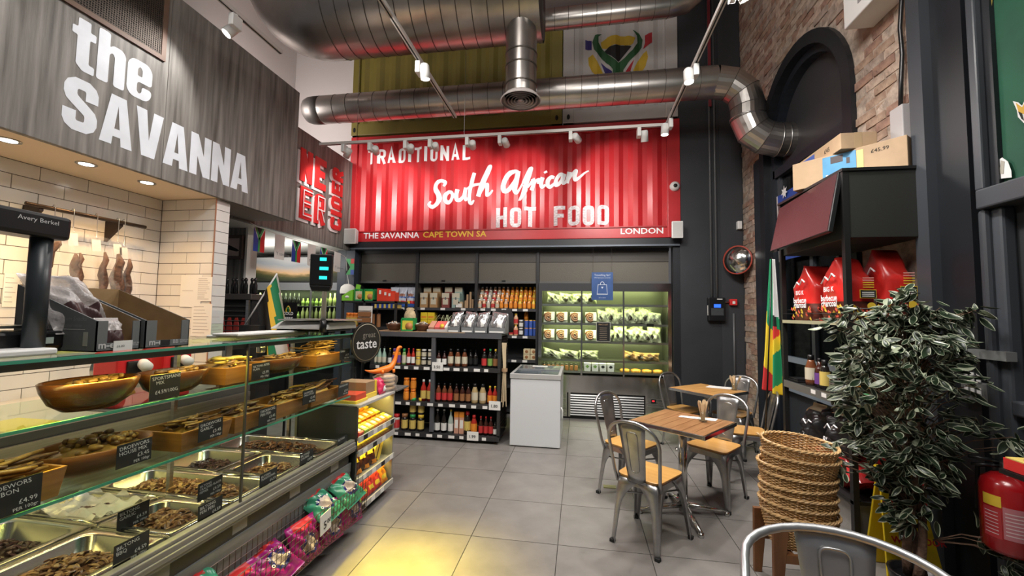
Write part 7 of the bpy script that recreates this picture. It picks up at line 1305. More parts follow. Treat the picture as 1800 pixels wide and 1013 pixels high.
# charcoal sacks
m_sack = M('sack_red', (.62, .025, .02), .28, spec=.6, noise=.12, nscale=6); m_coal = M('sack_coal_print', (.05, .015, .012), .4, noise=.6, nscale=26, col2=(.16, .03, .015)); m_sk_y = M('sack_yellow', (.80, .55, .05), .4)
def sack(label, x0, x1, y0, y1, z, h, seed, facing):
    t = thing('charcoal_sack', label, 'sack', ((x0 + x1) / 2, (y0 + y1) / 2, z), 'red charcoal sacks on the tall shelf'); rs = random.Random(seed); ph = rs.random() * 6; cx, cy = (x0 + x1) / 2, (y0 + y1) / 2; rx_, ry_ = (x1 - x0) / 2, (y1 - y0) / 2; q = MB(); q.smooth = True; n = 28; m = 16
    def f(u, v):
        a = u * 2 * math.pi; c, s = math.cos(a), math.sin(a); k = 1 / max(abs(c) ** 1, abs(s) ** 1) ** .75; prof = (1 if v < .62 else 1 - (v - .62) / .38 * (.86 if abs(s) > abs(c) else .35)); py = (1 if v < .62 else 1 - (v - .62) / .38 * .82); bul = 1 + .05 * math.sin(v * 9 + a * 3 + ph) * (v > .1) + .03 * math.sin(a * 7 + v * 21 + ph)
        return V((cx + rx_ * .96 * min(1.05, k * abs(c)) * (1 if c > 0 else -1) * (1 - .12 * max(0, v - .62)) * bul * (1 if v < .62 else 1 - (v - .62) * .5), cy + ry_ * .96 * min(1.05, k * abs(s)) * (1 if s > 0 else -1) * py * bul, z + h * v + .012 * math.sin(a * 2 + ph) * v * v))
    vs = [f(i / n, j / m) for i in range(n) for j in range(m + 1)]; fs = [(i * (m + 1) + j, ((i + 1) % n) * (m + 1) + j, ((i + 1) % n) * (m + 1) + j + 1, i * (m + 1) + j + 1) for i in range(n) for j in range(m)]
    base = len(q.v); q.v += [tuple(p) for p in vs]
    for k_, fc in enumerate(fs): q.f.append(fc); q.mi.append(1 if (k_ % m) < m * .30 else 0); q.sm.append(True)
    q.f.append(tuple(i * (m + 1) + m for i in range(n))); q.mi.append(0); q.sm.append(True); q.obj('sack_body', (m_sack, m_coal), t)
    for fc, o, r in (('y', V((cx, y0 - .004, z)), V((1, 0, 0))), ('x', V((x0 - .006, cy, z)), V((0, -1, 0)))):
        n_ = V((0, -1, 0)) if fc == 'y' else V((-1, 0, 0)); w = (x1 - x0) if fc == 'y' else (y1 - y0); o = o + n_ * .006
        if fc in facing:
            if fc == 'y' and 'p' in facing:
                MB().prism([o + r * w * a + V((0, 0, h * b)) for a, b in ((-.08, .36), (.40, .36), (.40, .49), (-.08, .49))], n_ * .0015).obj('notice_panel', m_sk_y, t); MB().prism([o + n_ * .001 + r * w * a + V((0, 0, h * b)) for a, b in ((-.06, .368), (.38, .368), (.38, .482), (-.06, .482))], n_ * .0015).obj('notice_panel', m_mblack, t)
                for k in range(3): MB().prism([o + n_ * .002 + r * w * a + V((0, 0, h * (.385 + .028 * k) + b)) for a, b in ((-.02, 0), (.33, 0), (.33, .006), (-.02, .006))], n_ * .0012).obj('notice_line', m_paper, t)
                for k in range(5): MB().prism([o + r * w * a + V((0, 0, h * (.52 + .035 * k) + b)) for a, b in ((.02, 0), (.34, 0), (.34, .007), (.02, .007))], n_ * .0015).obj('print_line', m_sk_y if k < 3 else M('sack_pink', (.75, .35, .30), .5), t)
                MB().lathe([(0, 0), (.026, 0), (.026, .002)], o + r * w * .25 + V((0, 0, h * .24)), 16, axis=n_, smooth=False).obj('yellow_badge', m_sk_y, t)
            else:
                for s, zz, sz in (('barbecue', .33, .062), ('charcoal', .24, .066)): text(s, sz, o + V((0, 0, h * zz)), r, (0, 0, 1), m_text, t, 'CENTER', bold=.025, sx=.85)
                MB().tube([o + r * (.10 * (a)) + V((0, 0, h * b)) + n_ * .003 for a, b in ((-.8, .62), (-.3, .72), (.1, .66), (.5, .76), (.9, .70))], .006, 5).obj('horn_emblem', m_text, t); text('BIG K', .05, o + V((0, 0, h * .48)), r, (0, .0, 1), m_text, t, 'CENTER', bold=.02)
        for k in range(18): p = o + r * w * rs.uniform(-.45, .40) + V((0, 0, h * rs.uniform(.02, .25))); MB().prism([p, p + r * .026 + V((0, 0, -.016)), p + r * .030 + V((0, 0, -.006)), p + r * .010 + V((0, 0, .016))], n_ * .0015).obj('coal_print', m_sk_y if k % 2 else M('ember_red', (.70, .10, .06), .5), t)
sack('red charcoal sack facing the camera, next to the wall', 2.03, 2.235, 3.15, 3.46, 1.53, .50, 1, 'yxp'); sack('red charcoal sack facing the camera, at the shelf corner post', 1.79, 2.00, 3.16, 3.48, 1.53, .45, 2, 'yxp'); sack('dusty red charcoal sack at the window end of the tall shelf', 1.80, 2.03, 3.56, 3.92, 1.53, .44, 3, 'x')
# sauces, wire basket, flask on the middle shelf
zm = 1.012
def sb(px, y, spec, lab): x = 1.86; p = U(px, 690, 'x', x); bottle('sauce_bottle', lab, 'bottle', (x, p.y, zm), spec)
sb(1427, 0, ('broad', .042, .24, 'brown', 'k', 'c'), 'brown sauce bottle with a cream label on the tall shelf'); sb(1442, 0, ('sauce', .034, .225, 'dark', 'k', 'p'), 'dark bottle with a purple label on the tall shelf'); sb(1451, 0, ('squeeze', .034, .22, 'black', 'k', 'y'), 'black bottle with a yellow label on the tall shelf')
p = U(1403, 680, 'x', 1.86); tag(MB().box((1.80, p.y - .12, zm), (1.95, p.y + .06, zm + .012)).box((1.81, p.y - .10, zm + .012), (1.94, p.y + .05, zm + .026)).obj('flat_pack', m_black, None, .002), 'thin black flat packs lying on the tall shelf by the window', 'pack')
wb_ = thing('wire_caddy', 'small wire caddy with pale cards on the tall shelf', 'caddy', (1.87, 3.28, zm)); q = MB()
for z in (.02, .07, .12): q.tube([(1.80, 3.18, zm + z), (1.94, 3.18, zm + z), (1.94, 3.38, zm + z), (1.80, 3.38, zm + z)], .003, 5, closed=True)
for y in (3.18, 3.23, 3.28, 3.33, 3.38): q.tube([(1.80, y, zm), (1.80, y, zm + .12)], .0025, 5); q.tube([(1.94, y, zm), (1.94, y, zm + .12)], .0025, 5)
q.obj('wire_frame', m_steel, wb_); bx('pale_cards', (1.86, 3.20, zm), (1.93, 3.36, zm + .14), M('card_pale', (.55, .56, .55), .6), wb_)
fk = thing('orange_flask', 'round orange flask with a green base on the tall shelf', 'flask', (1.90, 3.14, zm)); c = (1.89, 3.14, zm); MB().lathe([(.05, 0), (.055, .04), (.05, .05)], c, 16).obj('base', m_green, fk); MB().lathe([(.05, .05), (.062, .09), (.055, .14), (.03, .18), (.022, .23), (.026, .25)], c, 16).obj('bulb', M('flask_amber', (.75, .30, .03), .12, spec=.8), fk)
# black printed bags and the red sack at the bottom
m_bb = M('bag_black', (.014, .013, .014), .3, spec=.5); m_cream_b = M('bag_cream', (.62, .50, .33), .5)
for k, (px, py, sz, lab) in enumerate(((1424, 745, .30, 'black bag with cream corner and white letters nearer the window'), (1468, 755, .28, 'black bag with white horn print beside the corner post'))):
    p = U(px, py, 'x', 1.84); o = pillow('printed_bag', lab, 'bag', (1.90, p.y, p.z - .02), (0, -1, .05), (.25, .05, 1), .27, sz + .06, .16, (m_bb, m_cream_b), lambda u, v, fr: 1 if (v > .86 and u < .75) or (v > .72 and u < .14) else 0, 'black printed bags on the tall shelf', 170 + k); r_ = V((0, -1, .05)); text('BIG K', .066, V((1.803, p.y + .10, p.z - .12)), r_, (.2, 0, 1), m_text, o, bold=.02); MB().tube([V((1.805, p.y + a, p.z + b)) for a, b in ((.07, -.01), (.03, .03), (-.01, .0), (-.05, .04), (-.09, .03))], .005, 5).obj('horn_emblem', m_text, o)
pillow('red_sack', 'glossy red sack lying on the plinth at the bottom of the shelf', 'sack', (2.0, 3.5, .475), (0, 1, 0), (1, 0, .05), .74, .42, .27, (M('sack_red_dark', (.40, .02, .02), .22, spec=.7, bump=.25, bscale=18),), None, None, 180)
# hanging multicoloured flag at the far end, blue flag in the window
def cloth(name, label, corners, color, mats, amp, folds, nu=44, nv=110, cat='flag'):
    TL, TR, BR, BL = [V(c) for c in corners]; n = (TR - TL).cross(BL - TL).normalized(); q = MB()
    q.v = [tuple((TL * (1 - u) + TR * u) * (1 - v) + (BL * (1 - u) + BR * u) * v + n * amp * math.sin(u * folds * 6.283 + v * 1.5) * (.25 + .75 * v)) for u in [i / nu for i in range(nu + 1)] for v in [j / nv for j in range(nv + 1)]]
    for i in range(nu):
        for j in range(nv): q.f.append((i * (nv + 1) + j, (i + 1) * (nv + 1) + j, (i + 1) * (nv + 1) + j + 1, i * (nv + 1) + j + 1)); q.mi.append(color((i + .5) / nu, (j + .5) / nv)); q.sm.append(True)
    o = q.obj(name, mats); so = o.modifiers.new('cloth', 'SOLIDIFY'); so.thickness = .002; return tag(o, label, cat)
fm = [M('flag_w', (.68, .68, .68), .7), M('flag_g', (.01, .26, .11), .7), M('flag_y', (.78, .58, .03), .7), M('flag_r', (.60, .03, .03), .7), m_mblack]
a, b, c, d = U(1353, 456, 'y', 4.35), U(1362, 456, 'y', 4.30), U(1383, 700, 'y', 4.30), U(1336, 682, 'y', 4.42)
def fcol(u, v):
    g = v + .10 * (u - .5)
    if u < .5:
        w = v - .35 * u
        return 1 if w < .40 else 2 if w < .74 else 3
    return 0 if v < .44 - .06 * (1 - u) else 1 if v < .52 and u > .75 else 4 if v < .50 else 3 if (v + .25 * u) < .76 else 2 if (v + .3 * u) < .90 else 1 if v + .3 * u < 1.14 else 2
cloth('hanging_flag', 'multicoloured flag hanging limp at the window end of the tall shelf', (a, b, c, d), fcol, fm, .035, 2.5)
MB().tube([U(1357, 452, 'y', 4.33), U(1345, 780, 'y', 4.4)], .008, 8).obj('flag_pole', m_black); tag(bpy.data.objects['flag_pole'], 'thin black pole holding the multicoloured flag', 'pole'); bpy.data.objects['flag_pole'].location.z += 0
X_ = 2.30; a, b, c, d = U(1364, 322, 'x', X_), U(1440, 255, 'x', X_), U(1440, 430, 'x', X_), U(1364, 450, 'x', X_); bf = cloth('window_flag', 'blue flag with a white star hanging in the arched window', ((2.30, a.y, 2.98), (2.30, 3.95, 2.98), (2.30, 3.95, 2.2), (2.30, a.y, 2.2)), lambda u, v: 1 if u < .03 else 0, (M('flag_blue', (.02, .06, .30), .6), fm[0]), .012, 2)
s = U(1379, 338, 'x', 2.285); pts = [V((2.282, s.y + (.075 if k % 2 == 0 else .035) * math.sin(k * math.pi / 7), s.z + (.075 if k % 2 == 0 else .035) * math.cos(k * math.pi / 7))) for k in range(14)]; MB().prism(pts, (-.002, 0, 0)).obj('star', fm[0], bf)
# green banner with a gold stripe in the fanlight
gb = thing('green_banner', 'green banner with a gold stripe and animal head in the high window', 'banner', (WX + .02, 2.2, 2.6)); q = MB(); q.grid(lambda u, v: V((WX + .022 + .004 * math.sin(u * 17), BAN_Y + .02 - u * 2.2, BAN_Z - .02 + v * 3.0)), 20, 4); q.obj('cloth', M('banner_green', (.006, .075, .038), .7, noise=.25, nscale=3), gb)
st_ = [(1738, 0), (1734, 60), (1737, 150), (1743, 235), (1752, 290)]; P = [U(x, y, 'x', WX + .014) for x, y in st_]; q = MB(); w = .022
P = [P[0] + V((0, .01, 1.2))] + P; q.add([p + V((0, w, 0)) for p in P] + [p - V((0, w, 0)) for p in P], [(i, i + 1, len(P) + i + 1, len(P) + i) for i in range(len(P) - 1)]); o = q.obj('gold_stripe', M('banner_gold', (.45, .36, .06), .7), gb)
def bpoly(pts, mat, k, nm): MB().prism([U(x, y, 'x', WX + .010 - .002 * k) for x, y in pts], (-.0015, 0, 0)).obj(nm, mat, gb)
bpoly([(1745, 316), (1742, 300), (1752, 284), (1762, 277), (1772, 284), (1778, 300), (1779, 312)], fm[0], 0, 'white_patch'); bpoly([(1757, 305), (1760, 282), (1766, 284), (1764, 306)], M('patch_grey', (.35, .33, .28), .8), 1, 'fold_mark')
bpoly([(1781, 178), (1790, 180), (1797, 186), (1804, 172), (1812, 190), (1812, 222), (1800, 216), (1790, 206), (1788, 194)], fm[0], 0, 'animal_head'); bpoly([(1786, 181), (1797, 189), (1803, 178), (1812, 196), (1812, 206), (1799, 200), (1791, 197)], M('animal_gold', (.55, .32, .04), .7), 1, 'animal_face'); bpoly([(1790, 196), (1796, 199), (1800, 212), (1796, 209)], m_mblack, 2, 'animal_marking')
# conduits, call panel, alarm, mirror, sensors on the charcoal wall
pp = thing('wall_conduits', 'pair of grey conduits running down the charcoal wall', 'conduit', (1.9, 6.24, 1.5))
for px in (1249.5, 1258.5): p = U(px, 400, 'y', 6.225); MB().tube([(p.x, 6.232, 1.72), (p.x, 6.232, 6.4)], .016, 8).obj('pipe', M('conduit_grey', (.10, .105, .11), .4), pp)
p = U(1291, 600, 'y', 6.225); MB().tube([(p.x, 6.235, .5), (p.x, 6.235, 1.60)], .014, 8).obj('pipe', MATS['conduit_grey'], pp); p = U(1247, 150, 'y', 6.225); bx('red_pipe', (p.x - .02, 6.21, 4.6), (p.x + .02, 6.25, 6.4), M('pipe_red', (.20, .02, .03), .5), pp)
a, b = U(1244, 523, 'y', 6.2), U(1275, 565, 'y', 6.2); cp = thing('payment_panel', 'black wall panel with a lit blue display on the charcoal wall', 'panel', ((a.x + b.x) / 2, 6.2, b.z)); bx('housing', (a.x, 6.17, b.z), (b.x, 6.25, a.z), m_black, cp, .012); a2, b2_ = U(1255, 535, 'y', 6.17), U(1267, 541, 'y', 6.17); bx('display', (a2.x, 6.166, b2_.z), (b2_.x, 6.171, a2.z), M('display_blue', (.02, .10, .9), .5, emit=1.6), cp); a2, b2_ = U(1250, 542, 'y', 6.17), U(1272, 555, 'y', 6.17); bx('keypad', (a2.x, 6.167, b2_.z), (b2_.x, 6.171, a2.z), M('keypad_grey', (.05, .055, .06), .4), cp); bx('side_label', (a.x - .004, 6.19, b.z + .08), (a.x + .004, 6.21, b.z + .22), m_paper, cp); bx('logo', (a2.x + .08, 6.166, a.z - .03), (a2.x + .15, 6.171, a.z - .02), m_paper, cp)
a, b = U(1283, 526, 'y', 6.2), U(1296, 537, 'y', 6.2); fa = thing('fire_call_point', 'small red fire call point beside the black wall panel', 'alarm', ((a.x + b.x) / 2, 6.2, b.z)); bx('housing', (a.x, 6.19, b.z), (b.x, 6.25, a.z), m_red, fa, .006); bx('glass', (a.x + .03, 6.186, b.z + .02), (b.x - .03, 6.191, a.z - .03), m_paper, fa); MB().tube([(a.x - .10, 6.22, (a.z + b.z) / 2), (a.x, 6.22, (a.z + b.z) / 2)], .01, 6).obj('link_pipe', m_steel, fa)
c = U(1296, 458, 'x', WX - .10); cm_ = thing('convex_mirror', 'round convex security mirror with a red rim by the brick corner', 'mirror', (WX - .08, 6.0, c.z)); ax = V((-.72, -.69, -.02)).normalized(); cc = U(1295, 457, 'y', 6.02); MB().lathe([(.0, .06), (.08, .05), (.15, .02), (.19, -.02)], cc, 24, axis=ax, cap=False).obj('mirror_dome', m_chrome, cm_); MB().lathe([(.190, -.026), (.199, -.026), (.199, -.012), (.190, -.012)], cc, 28, axis=ax).obj('red_rim', M('rim_red', (.35, .05, .03), .4), cm_); MB().tube([cc - ax * .02, V((WX, 6.06, cc.z))], .015, 8).obj('arm', m_black, cm_)
a, b = U(1296, 389, 'y', 6.2), U(1304, 403, 'y', 6.2); tag(MB().box((a.x, 6.18, b.z), (b.x, 6.25, a.z)).obj('wall_sensor', m_white, None, .008), 'small white sensor on the charcoal wall near the brick corner', 'sensor')
c = U(1186.5, 327, 'y', CY - .05); dc_ = thing('dome_camera', 'small white dome camera on the red container post', 'camera', (c.x, CY - .02, c.z - .06)); MB().lathe([(0, .07), (.04, .06), (.068, .03), (.07, 0)], (c.x, CY - .02, c.z), 18, axis=(0, -1, 0), cap=False).obj('shell', m_white, dc_); MB().lathe([(0, .02), (.022, .012), (.03, 0)], (c.x, CY - .082, c.z - .005), 12, axis=(0, -1, -.2), cap=False).obj('lens', m_black, dc_)
for (x0, y0, x1, y1, lab, X) in ((604, 402, 626, 429, 'white wall speaker at the left foot of the red container', 1), (1180, 389, 1201, 419, 'white wall speaker at the right foot of the red container', -1)):
    a, b = U(x0, y0, 'y', CY - .16), U(x1, y1, 'y', CY - .16); t = thing('wall_speaker', lab, 'speaker', ((a.x + b.x) / 2, CY - .1, b.z)); MB().hexa([(a.x, CY - .18, b.z), (b.x, CY - .18, b.z), (b.x - .02, CY - .06, b.z + .02), (a.x + .02, CY - .06, b.z + .02)], [(a.x, CY - .18, a.z), (b.x, CY - .18, a.z), (b.x - .02, CY - .06, a.z - .02), (a.x + .02, CY - .06, a.z - .02)]).obj('cabinet', m_white, t, .012); bx('grille', (a.x + .015, CY - .184, b.z + .02), (b.x - .015, CY - .179, a.z - .02), M('grille_grey', (.55, .55, .53), .7), t); bx('bracket', ((a.x + b.x) / 2 - .02, CY - .07, (a.z + b.z) / 2 - .03), ((a.x + b.x) / 2 + .02, CY + .0, (a.z + b.z) / 2 + .03), m_white, t)
# cable, trunking box and white unit on the brick wall
cv = thing('cable_drop', 'thick black cable dropping to a grey box on the brick wall', 'cable', (WX, 3.45, 3.0)); P = [U(x, y, 'x', WX - .03) for x, y in ((1583, 198), (1584, 140), (1586, 95), (1582, 50), (1585, 0))]; P.append(P[-1] + V((0, .0, 1.2))); MB().tube(P, .014, 8).obj('cable', m_black, cv); a, b = U(1574, 196, 'x', WX - .05), U(1600, 246, 'x', WX - .05); bx('junction_box', (WX - .09, b.y, b.z), (WX + .01, a.y, a.z), M('box_grey', (.42, .40, .40), .5), cv, .006)
a, b = U(1503, 52, 'x', WX - .12), U(1580, 5, 'x', WX - .12); wu = thing('white_wall_unit', 'white plastic unit mounted high on the brick wall', 'unit', (WX - .1, (a.y + b.y) / 2, a.z)); MB().box((WX - .2, b.y, a.z), (WX + .01, a.y, a.z + .30)).obj('housing', m_white, wu, .01); bx('slot', (WX - .204, (a.y + b.y) / 2 - .08, a.z + .09), (WX - .199, (a.y + b.y) / 2 + .05, a.z + .16), M('slot_grey', (.3, .3, .3), .5), wu)
a, b = U(1688, 668, 'x', WX - .04), U(1735, 711, 'x', WX - .04); so_ = thing('switch_panel', 'grey metal panel of white switches on the dark post', 'switches', (WX - .02, (a.y + b.y) / 2, b.z)); bx('plate', (WX - .04, b.y, b.z), (WX, a.y, a.z), M('switch_plate', (.22, .23, .23), .4, .4), so_, .004)
for r in range(2):
    for k in range(3): y = a.y - .03 - k * (a.y - b.y - .04) / 3; bx('switch', (WX - .047, y - .024, b.z + .03 + r * .085), (WX - .04, y, b.z + .08 + r * .085), m_white, so_, .003)
bx('upper_trunking', (WX - .05, 2.60, U(1700, 622, 'x', WX - .04).z - .02), (WX, 2.82, U(1700, 622, 'x', WX - .04).z + .03), M('switch_plate2', (.20, .21, .21), .4), so_)
# ---- variegated ficus in a dark pot, yellow floor sign, extinguisher
pc = V((1.85, 2.72, 0)); pt = thing('potted_ficus', 'tall variegated ficus with white edged leaves before the tall shelf', 'plant', pc); MB().lathe([(.09, 0), (.12, .13), (.125, .15), (.11, .15), (.105, .12), (0, .12)], pc, 22).obj('pot', m_black, pt); random.seed(21); m_bark = M('ficus_bark', (.17, .10, .065), .9, noise=.4, nscale=24, bump=.8)
for k in range(3): a0 = k * 2.1; MB().tube([pc + V((.035 * math.cos(a0 + t * 4), .035 * math.sin(a0 + t * 4), (.11 + t * .86))) for t in [i / 10 for i in range(11)]], [.024 - .0012 * i for i in range(11)], 7).obj('stem', m_bark, pt)
m_lf = M('leaf_green', (.018, .034, .016), .32, spec=.5); m_lw = M('leaf_cream', (.36, .40, .28), .35)
lv = []
for v_ in range(6):
    q = MB(); q.smooth = False; L, Wd = .078, .0130 + .0025 * (v_ % 3); N_ = 6; curl = .010 + .006 * (v_ % 2)
    def w(t): return Wd * (math.sin(math.pi * t ** .8)) ** .8 if 0 < t < 1 else 0
    rows = []
    for i in range(N_ + 1):
        t = i / N_; z = -curl * math.sin(t * 3.1) - .012 * t * t; c_ = V((t * L, 0, z)); ww = w(t); inn = max(0, ww * (.80 if v_ % 3 else .66) - .0004); rows.append([c_ + V((0, s * x, abs(x) * .35)) for s, x in ((-1, ww), (-1, inn), (1, 0), (1, inn), (1, ww))])
    k0 = len(q.v); q.v += [tuple(p) for r in rows for p in r]
    for i in range(N_):
        for k in range(4): q.f.append((i * 5 + k, i * 5 + k + 1, (i + 1) * 5 + k + 1, (i + 1) * 5 + k)); q.mi.append(1 if k in (0, 3) or v_ == 5 and k == 1 else 0); q.sm.append(True)
    lv.append(q.mesh('leaf', (m_lf, m_lw)))
twigs = MB(); spray = []
env = [(.30, .04), (.42, .07), (.60, .11), (.75, .17), (.90, .25), (1.05, .30), (1.2, .325), (1.40, .30), (1.50, .20), (1.60, .08)]
def erad(z):
    for (z0, r0_), (z1, r1_) in zip(env, env[1:]):
        if z0 <= z <= z1: return r0_ + (r1_ - r0_) * (z - z0) / (z1 - z0)
    return .05
tips = []
for k in range(290): z = .36 + 1.24 * random.random() ** .62; a = random.random() * 6.283; r = erad(z) * (random.random() ** .45); tips.append(V((r * math.cos(a) - .02, r * math.sin(a) * .82, z)))
for p in ((-.40, -.05, 1.50), (-.33, -.06, 1.57), (-.36, .0, .80), (-.40, -.04, .74), (.26, -.16, .40), (.32, -.18, .33), (.24, -.15, 1.0), (.29, -.20, .93), (.10, -.1, 1.60), (.22, -.06, 1.56), (-.10, -.05, 1.66), (-.04, -.08, 1.68), (.27, -.05, 1.60)):
    for k in range(3): tips.append(V(p) + V((random.uniform(-.04, .04), random.uniform(-.04, .04), random.uniform(-.04, .04))))
for tpt in tips:
    tip = pc + tpt; root = pc + V((tpt.x * .25, tpt.y * .25, max(.35, tpt.z - .16))); twigs.tube([root, (root + tip) / 2 + V((0, 0, .03)), tip], .0022, 4); out = V((tpt.x, tpt.y, 0)).normalized() if V((tpt.x, tpt.y, 0)).length > .01 else V((1, 0, 0))
    for i in range(6):
        a = random.random() * 6.283; d = (out * random.uniform(.1, 1.0) + V((math.cos(a), math.sin(a), 0)) * .8 + V((0, 0, random.uniform(-1.0, .35)))).normalized(); spray.append((tip + V((random.uniform(-.04, .04), random.uniform(-.04, .04), random.uniform(-.05, .04))), d))
twigs.obj('twigs', m_bark, pt)
spray.sort(key=lambda s_: (s_[0] - V((0, 0, CAMH))).length + .12 * random.random()); far_l = MB()
for n_, (p, dirn) in enumerate(spray):
    up = (V((0, 0, .8)) + V((random.uniform(-.7, .7), random.uniform(-.7, .7), 0)) + V((-.25, -.45, 0))).normalized(); yv = up.cross(dirn).normalized(); zv = dirn.cross(yv); sc = random.uniform(.75, 1.25); me = lv[random.randrange(6)]
    Mx = Matrix(((dirn.x, yv.x, zv.x, p.x), (dirn.y, yv.y, zv.y, p.y), (dirn.z, yv.z, zv.z, p.z), (0, 0, 0, 1))) @ Matrix.Scale(sc, 4)
    if n_ < 300:
        o = bpy.data.objects.new('leaf', me); COL.objects.link(o); o.parent = pt; o.matrix_basis = Matrix.Translation(-pc) @ Mx
    else:
        base = len(far_l.v); far_l.v += [tuple(Mx @ v.co) for v in me.vertices]
        for f_ in me.polygons: far_l.f.append(tuple(base + x for x in f_.vertices)); far_l.mi.append(f_.material_index); far_l.sm.append(True)
if far_l.v: tag(far_l.obj('leaf', (m_lf, m_lw), pt), kind='stuff')
m_ws = M('sign_yellow', (.80, .58, .015), .4)
ws = thing('wet_floor_sign', 'yellow folding wet floor sign standing behind the ficus', 'sign', (1.98, 2.97, 0)); 
def board(y0, y1, z1, x0, x1, nm): MB().prism([(x0 + .05, y1, z1), (x1 - .05, y1, z1), (x1, y0, 0), (x0, y0, 0)], (0, .014, 0)).obj(nm, m_ws, ws, .004)
board(2.885, 3.005, .60, 1.815, 2.12, 'front_board'); board(3.088, 3.022, .60, 1.815, 2.12, 'rear_board'); bx('top_hinge', (1.85, 2.985, .59), (2.08, 3.04, .63), m_ws, ws, .008); text('CAUTION', .055, (1.97, 2.957, .40), (1, 0, 0), (0, .23, 1), m_red, ws, 'CENTER', bold=.03); text('WET FLOOR', .05, (2.0, 2.907, .215), (1, 0, 0), (0, .23, 1), m_red, ws, 'CENTER', bold=.03)
bx('board_slot', (1.9, 2.930, .30), (2.06, 2.934, .325), m_black, ws)
ep = U(1775, 895, 'x', 2.14); ez0, ez1 = U(1765, 962, 'x', 2.14).z, U(1765, 830, 'x', 2.14).z; ex, ey = 2.14, ep.y; rr = .105
fe = thing('fire_extinguisher', 'red fire extinguisher with printed labels beside the ficus', 'extinguisher', (ex, ey, ez0)); m_fe = M('extinguisher_red', (.36, .008, .011), .22, spec=.6, coat=.3); H_ = ez1 - ez0
MB().lathe([(rr * .86, 0), (rr, .02), (rr, H_ - .07), (rr * .9, H_ - .035), (rr * .55, H_ - .005), (.03, H_)], (ex, ey, ez0), 30).obj('cylinder', m_fe, fe); MB().lathe([(.028, H_), (.028, H_ + .05), (.02, H_ + .06)], (ex, ey, ez0), 14).obj('valve', m_steel, fe); MB().tube([(ex - .02, ey + .02, ez0 + H_ + .05), (ex - .12, ey + .06, ez0 + H_ + .06)], [.012, .008], 8).tube([(ex - .02, ey + .02, ez0 + H_ + .03), (ex - .11, ey + .06, ez0 + H_ + .02)], [.010, .007], 8).obj('lever', m_black, fe); MB().tube([(ex, ey + .02, ez0 + H_ + .04), (ex - .05, ey + .10, ez0 + H_ + .0), (ex - .04, ey + .125, ez0 + H_ * .4)], .010, 8).obj('hose', m_rubber, fe)
def wrap(a0, a1, z0, z1, mat, nm, k=1): q = MB(); q.grid(lambda u, v: V((ex + (rr + .0008 * k) * math.cos(a0 + (a1 - a0) * u), ey + (rr + .0008 * k) * math.sin(a0 + (a1 - a0) * u), ez0 + z0 * H_ + (z1 - z0) * H_ * v)), 8, 1); return q.obj(nm, mat, fe)
D2 = math.radians; wrap(D2(175), D2(215), .60, .74, M('label_amber', (.70, .48, .04), .5), 'type_label'); wrap(D2(217), D2(262), .22, .62, M('label_pinkgrey', (.45, .16, .18), .5), 'instruction_label'); wrap(D2(175), D2(214), .20, .58, M('label_dullred', (.40, .03, .035), .5), 'instruction_label')
for k in range(7): wrap(D2(221), D2(258), .27 + k * .045, .285 + k * .045, M('label_line', (.62, .45, .45), .6), 'label_line', 2); wrap(D2(179), D2(208), .25 + k * .045, .26 + k * .045, MATS['label_line'], 'label_line', 2)
bx('wall_bracket', (ex + .08, ey - .03, ez0 + .1), (WX + .02, ey + .03, ez0 + .2), m_black, fe)
lx = U(1772, 835, 'y', 2.15).x; ct = U(1785, 836, 'y', 2.10).z
cb = thing('wall_ledge', 'small black wall ledge at the doorway beside the red extinguisher', 'ledge', (2.2, 2.05, ct)); bx('board', (lx, 1.75, ct - .02), (WX + .06, 2.19, ct), m_black, cb); bx('bracket', (lx + .06, 1.95, ct - .08), (WX + .06, 1.98, ct - .02), m_black, cb)
q = MB().box((lx + .01, 1.85, ct + .002), (lx + .16, 2.18, ct + .05)); q.mat(1).box((lx + .01, 1.86, ct + .05), (lx + .155, 2.17, ct + .056)); q.mat(2).box((lx + .04, 1.9, ct + .056), (lx + .13, 2.13, ct + .058)); tag(q.obj('red_packet', (m_red, m_lab['y'], m_red), None, .005), 'red packet with a yellow printed top at the right edge', 'packet')
# ================================================================ DUCTS, TRACKS, SPOTLIGHTS
def duct(name, label, path, r, seam=.16, n=24, extra=None):
    t = thing(name, label, 'duct', path[0]); MB().tube(path, r, n, cap=False).obj('tube', m_duct, t)
    return t
def seams(t, path, r, step, w=.004):
    P = [V(p) for p in path]; acc = 0; q = MB(); last = 0
    for a, b in zip(P, P[1:]):
        d = b - a; L = d.length; s = -last
        while s + step <= L: s += step; c = a + d.normalized() * s; q.lathe([(r + .0, -w), (r + .004, -w), (r + .004, w), (r, w)], c, 28, axis=d.normalized() + V((0, 0, .12)).cross(d.normalized()) * .6, cap=False)
        last = L - s if s > 0 else last + L
    q.obj('spiral_seam', M('seam_dark', (.13, .115, .10), .4, .7), t)
def arcpts(c, r, a0, a1, u, v, n=8): return [V(c) + V(u) * r * math.cos(a0 + (a1 - a0) * k / n) + V(v) * r * math.sin(a0 + (a1 - a0) * k / n) for k in range(n + 1)]
BY, BR = 4.25, .50; bzc = 5.06
pth = [(-3.45, BY, bzc + 1.3)] + arcpts((-2.95, BY, bzc + .5), .5, math.pi, 1.5 * math.pi, (1, 0, 0), (0, 0, 1)) + [(-.42, BY, bzc)]
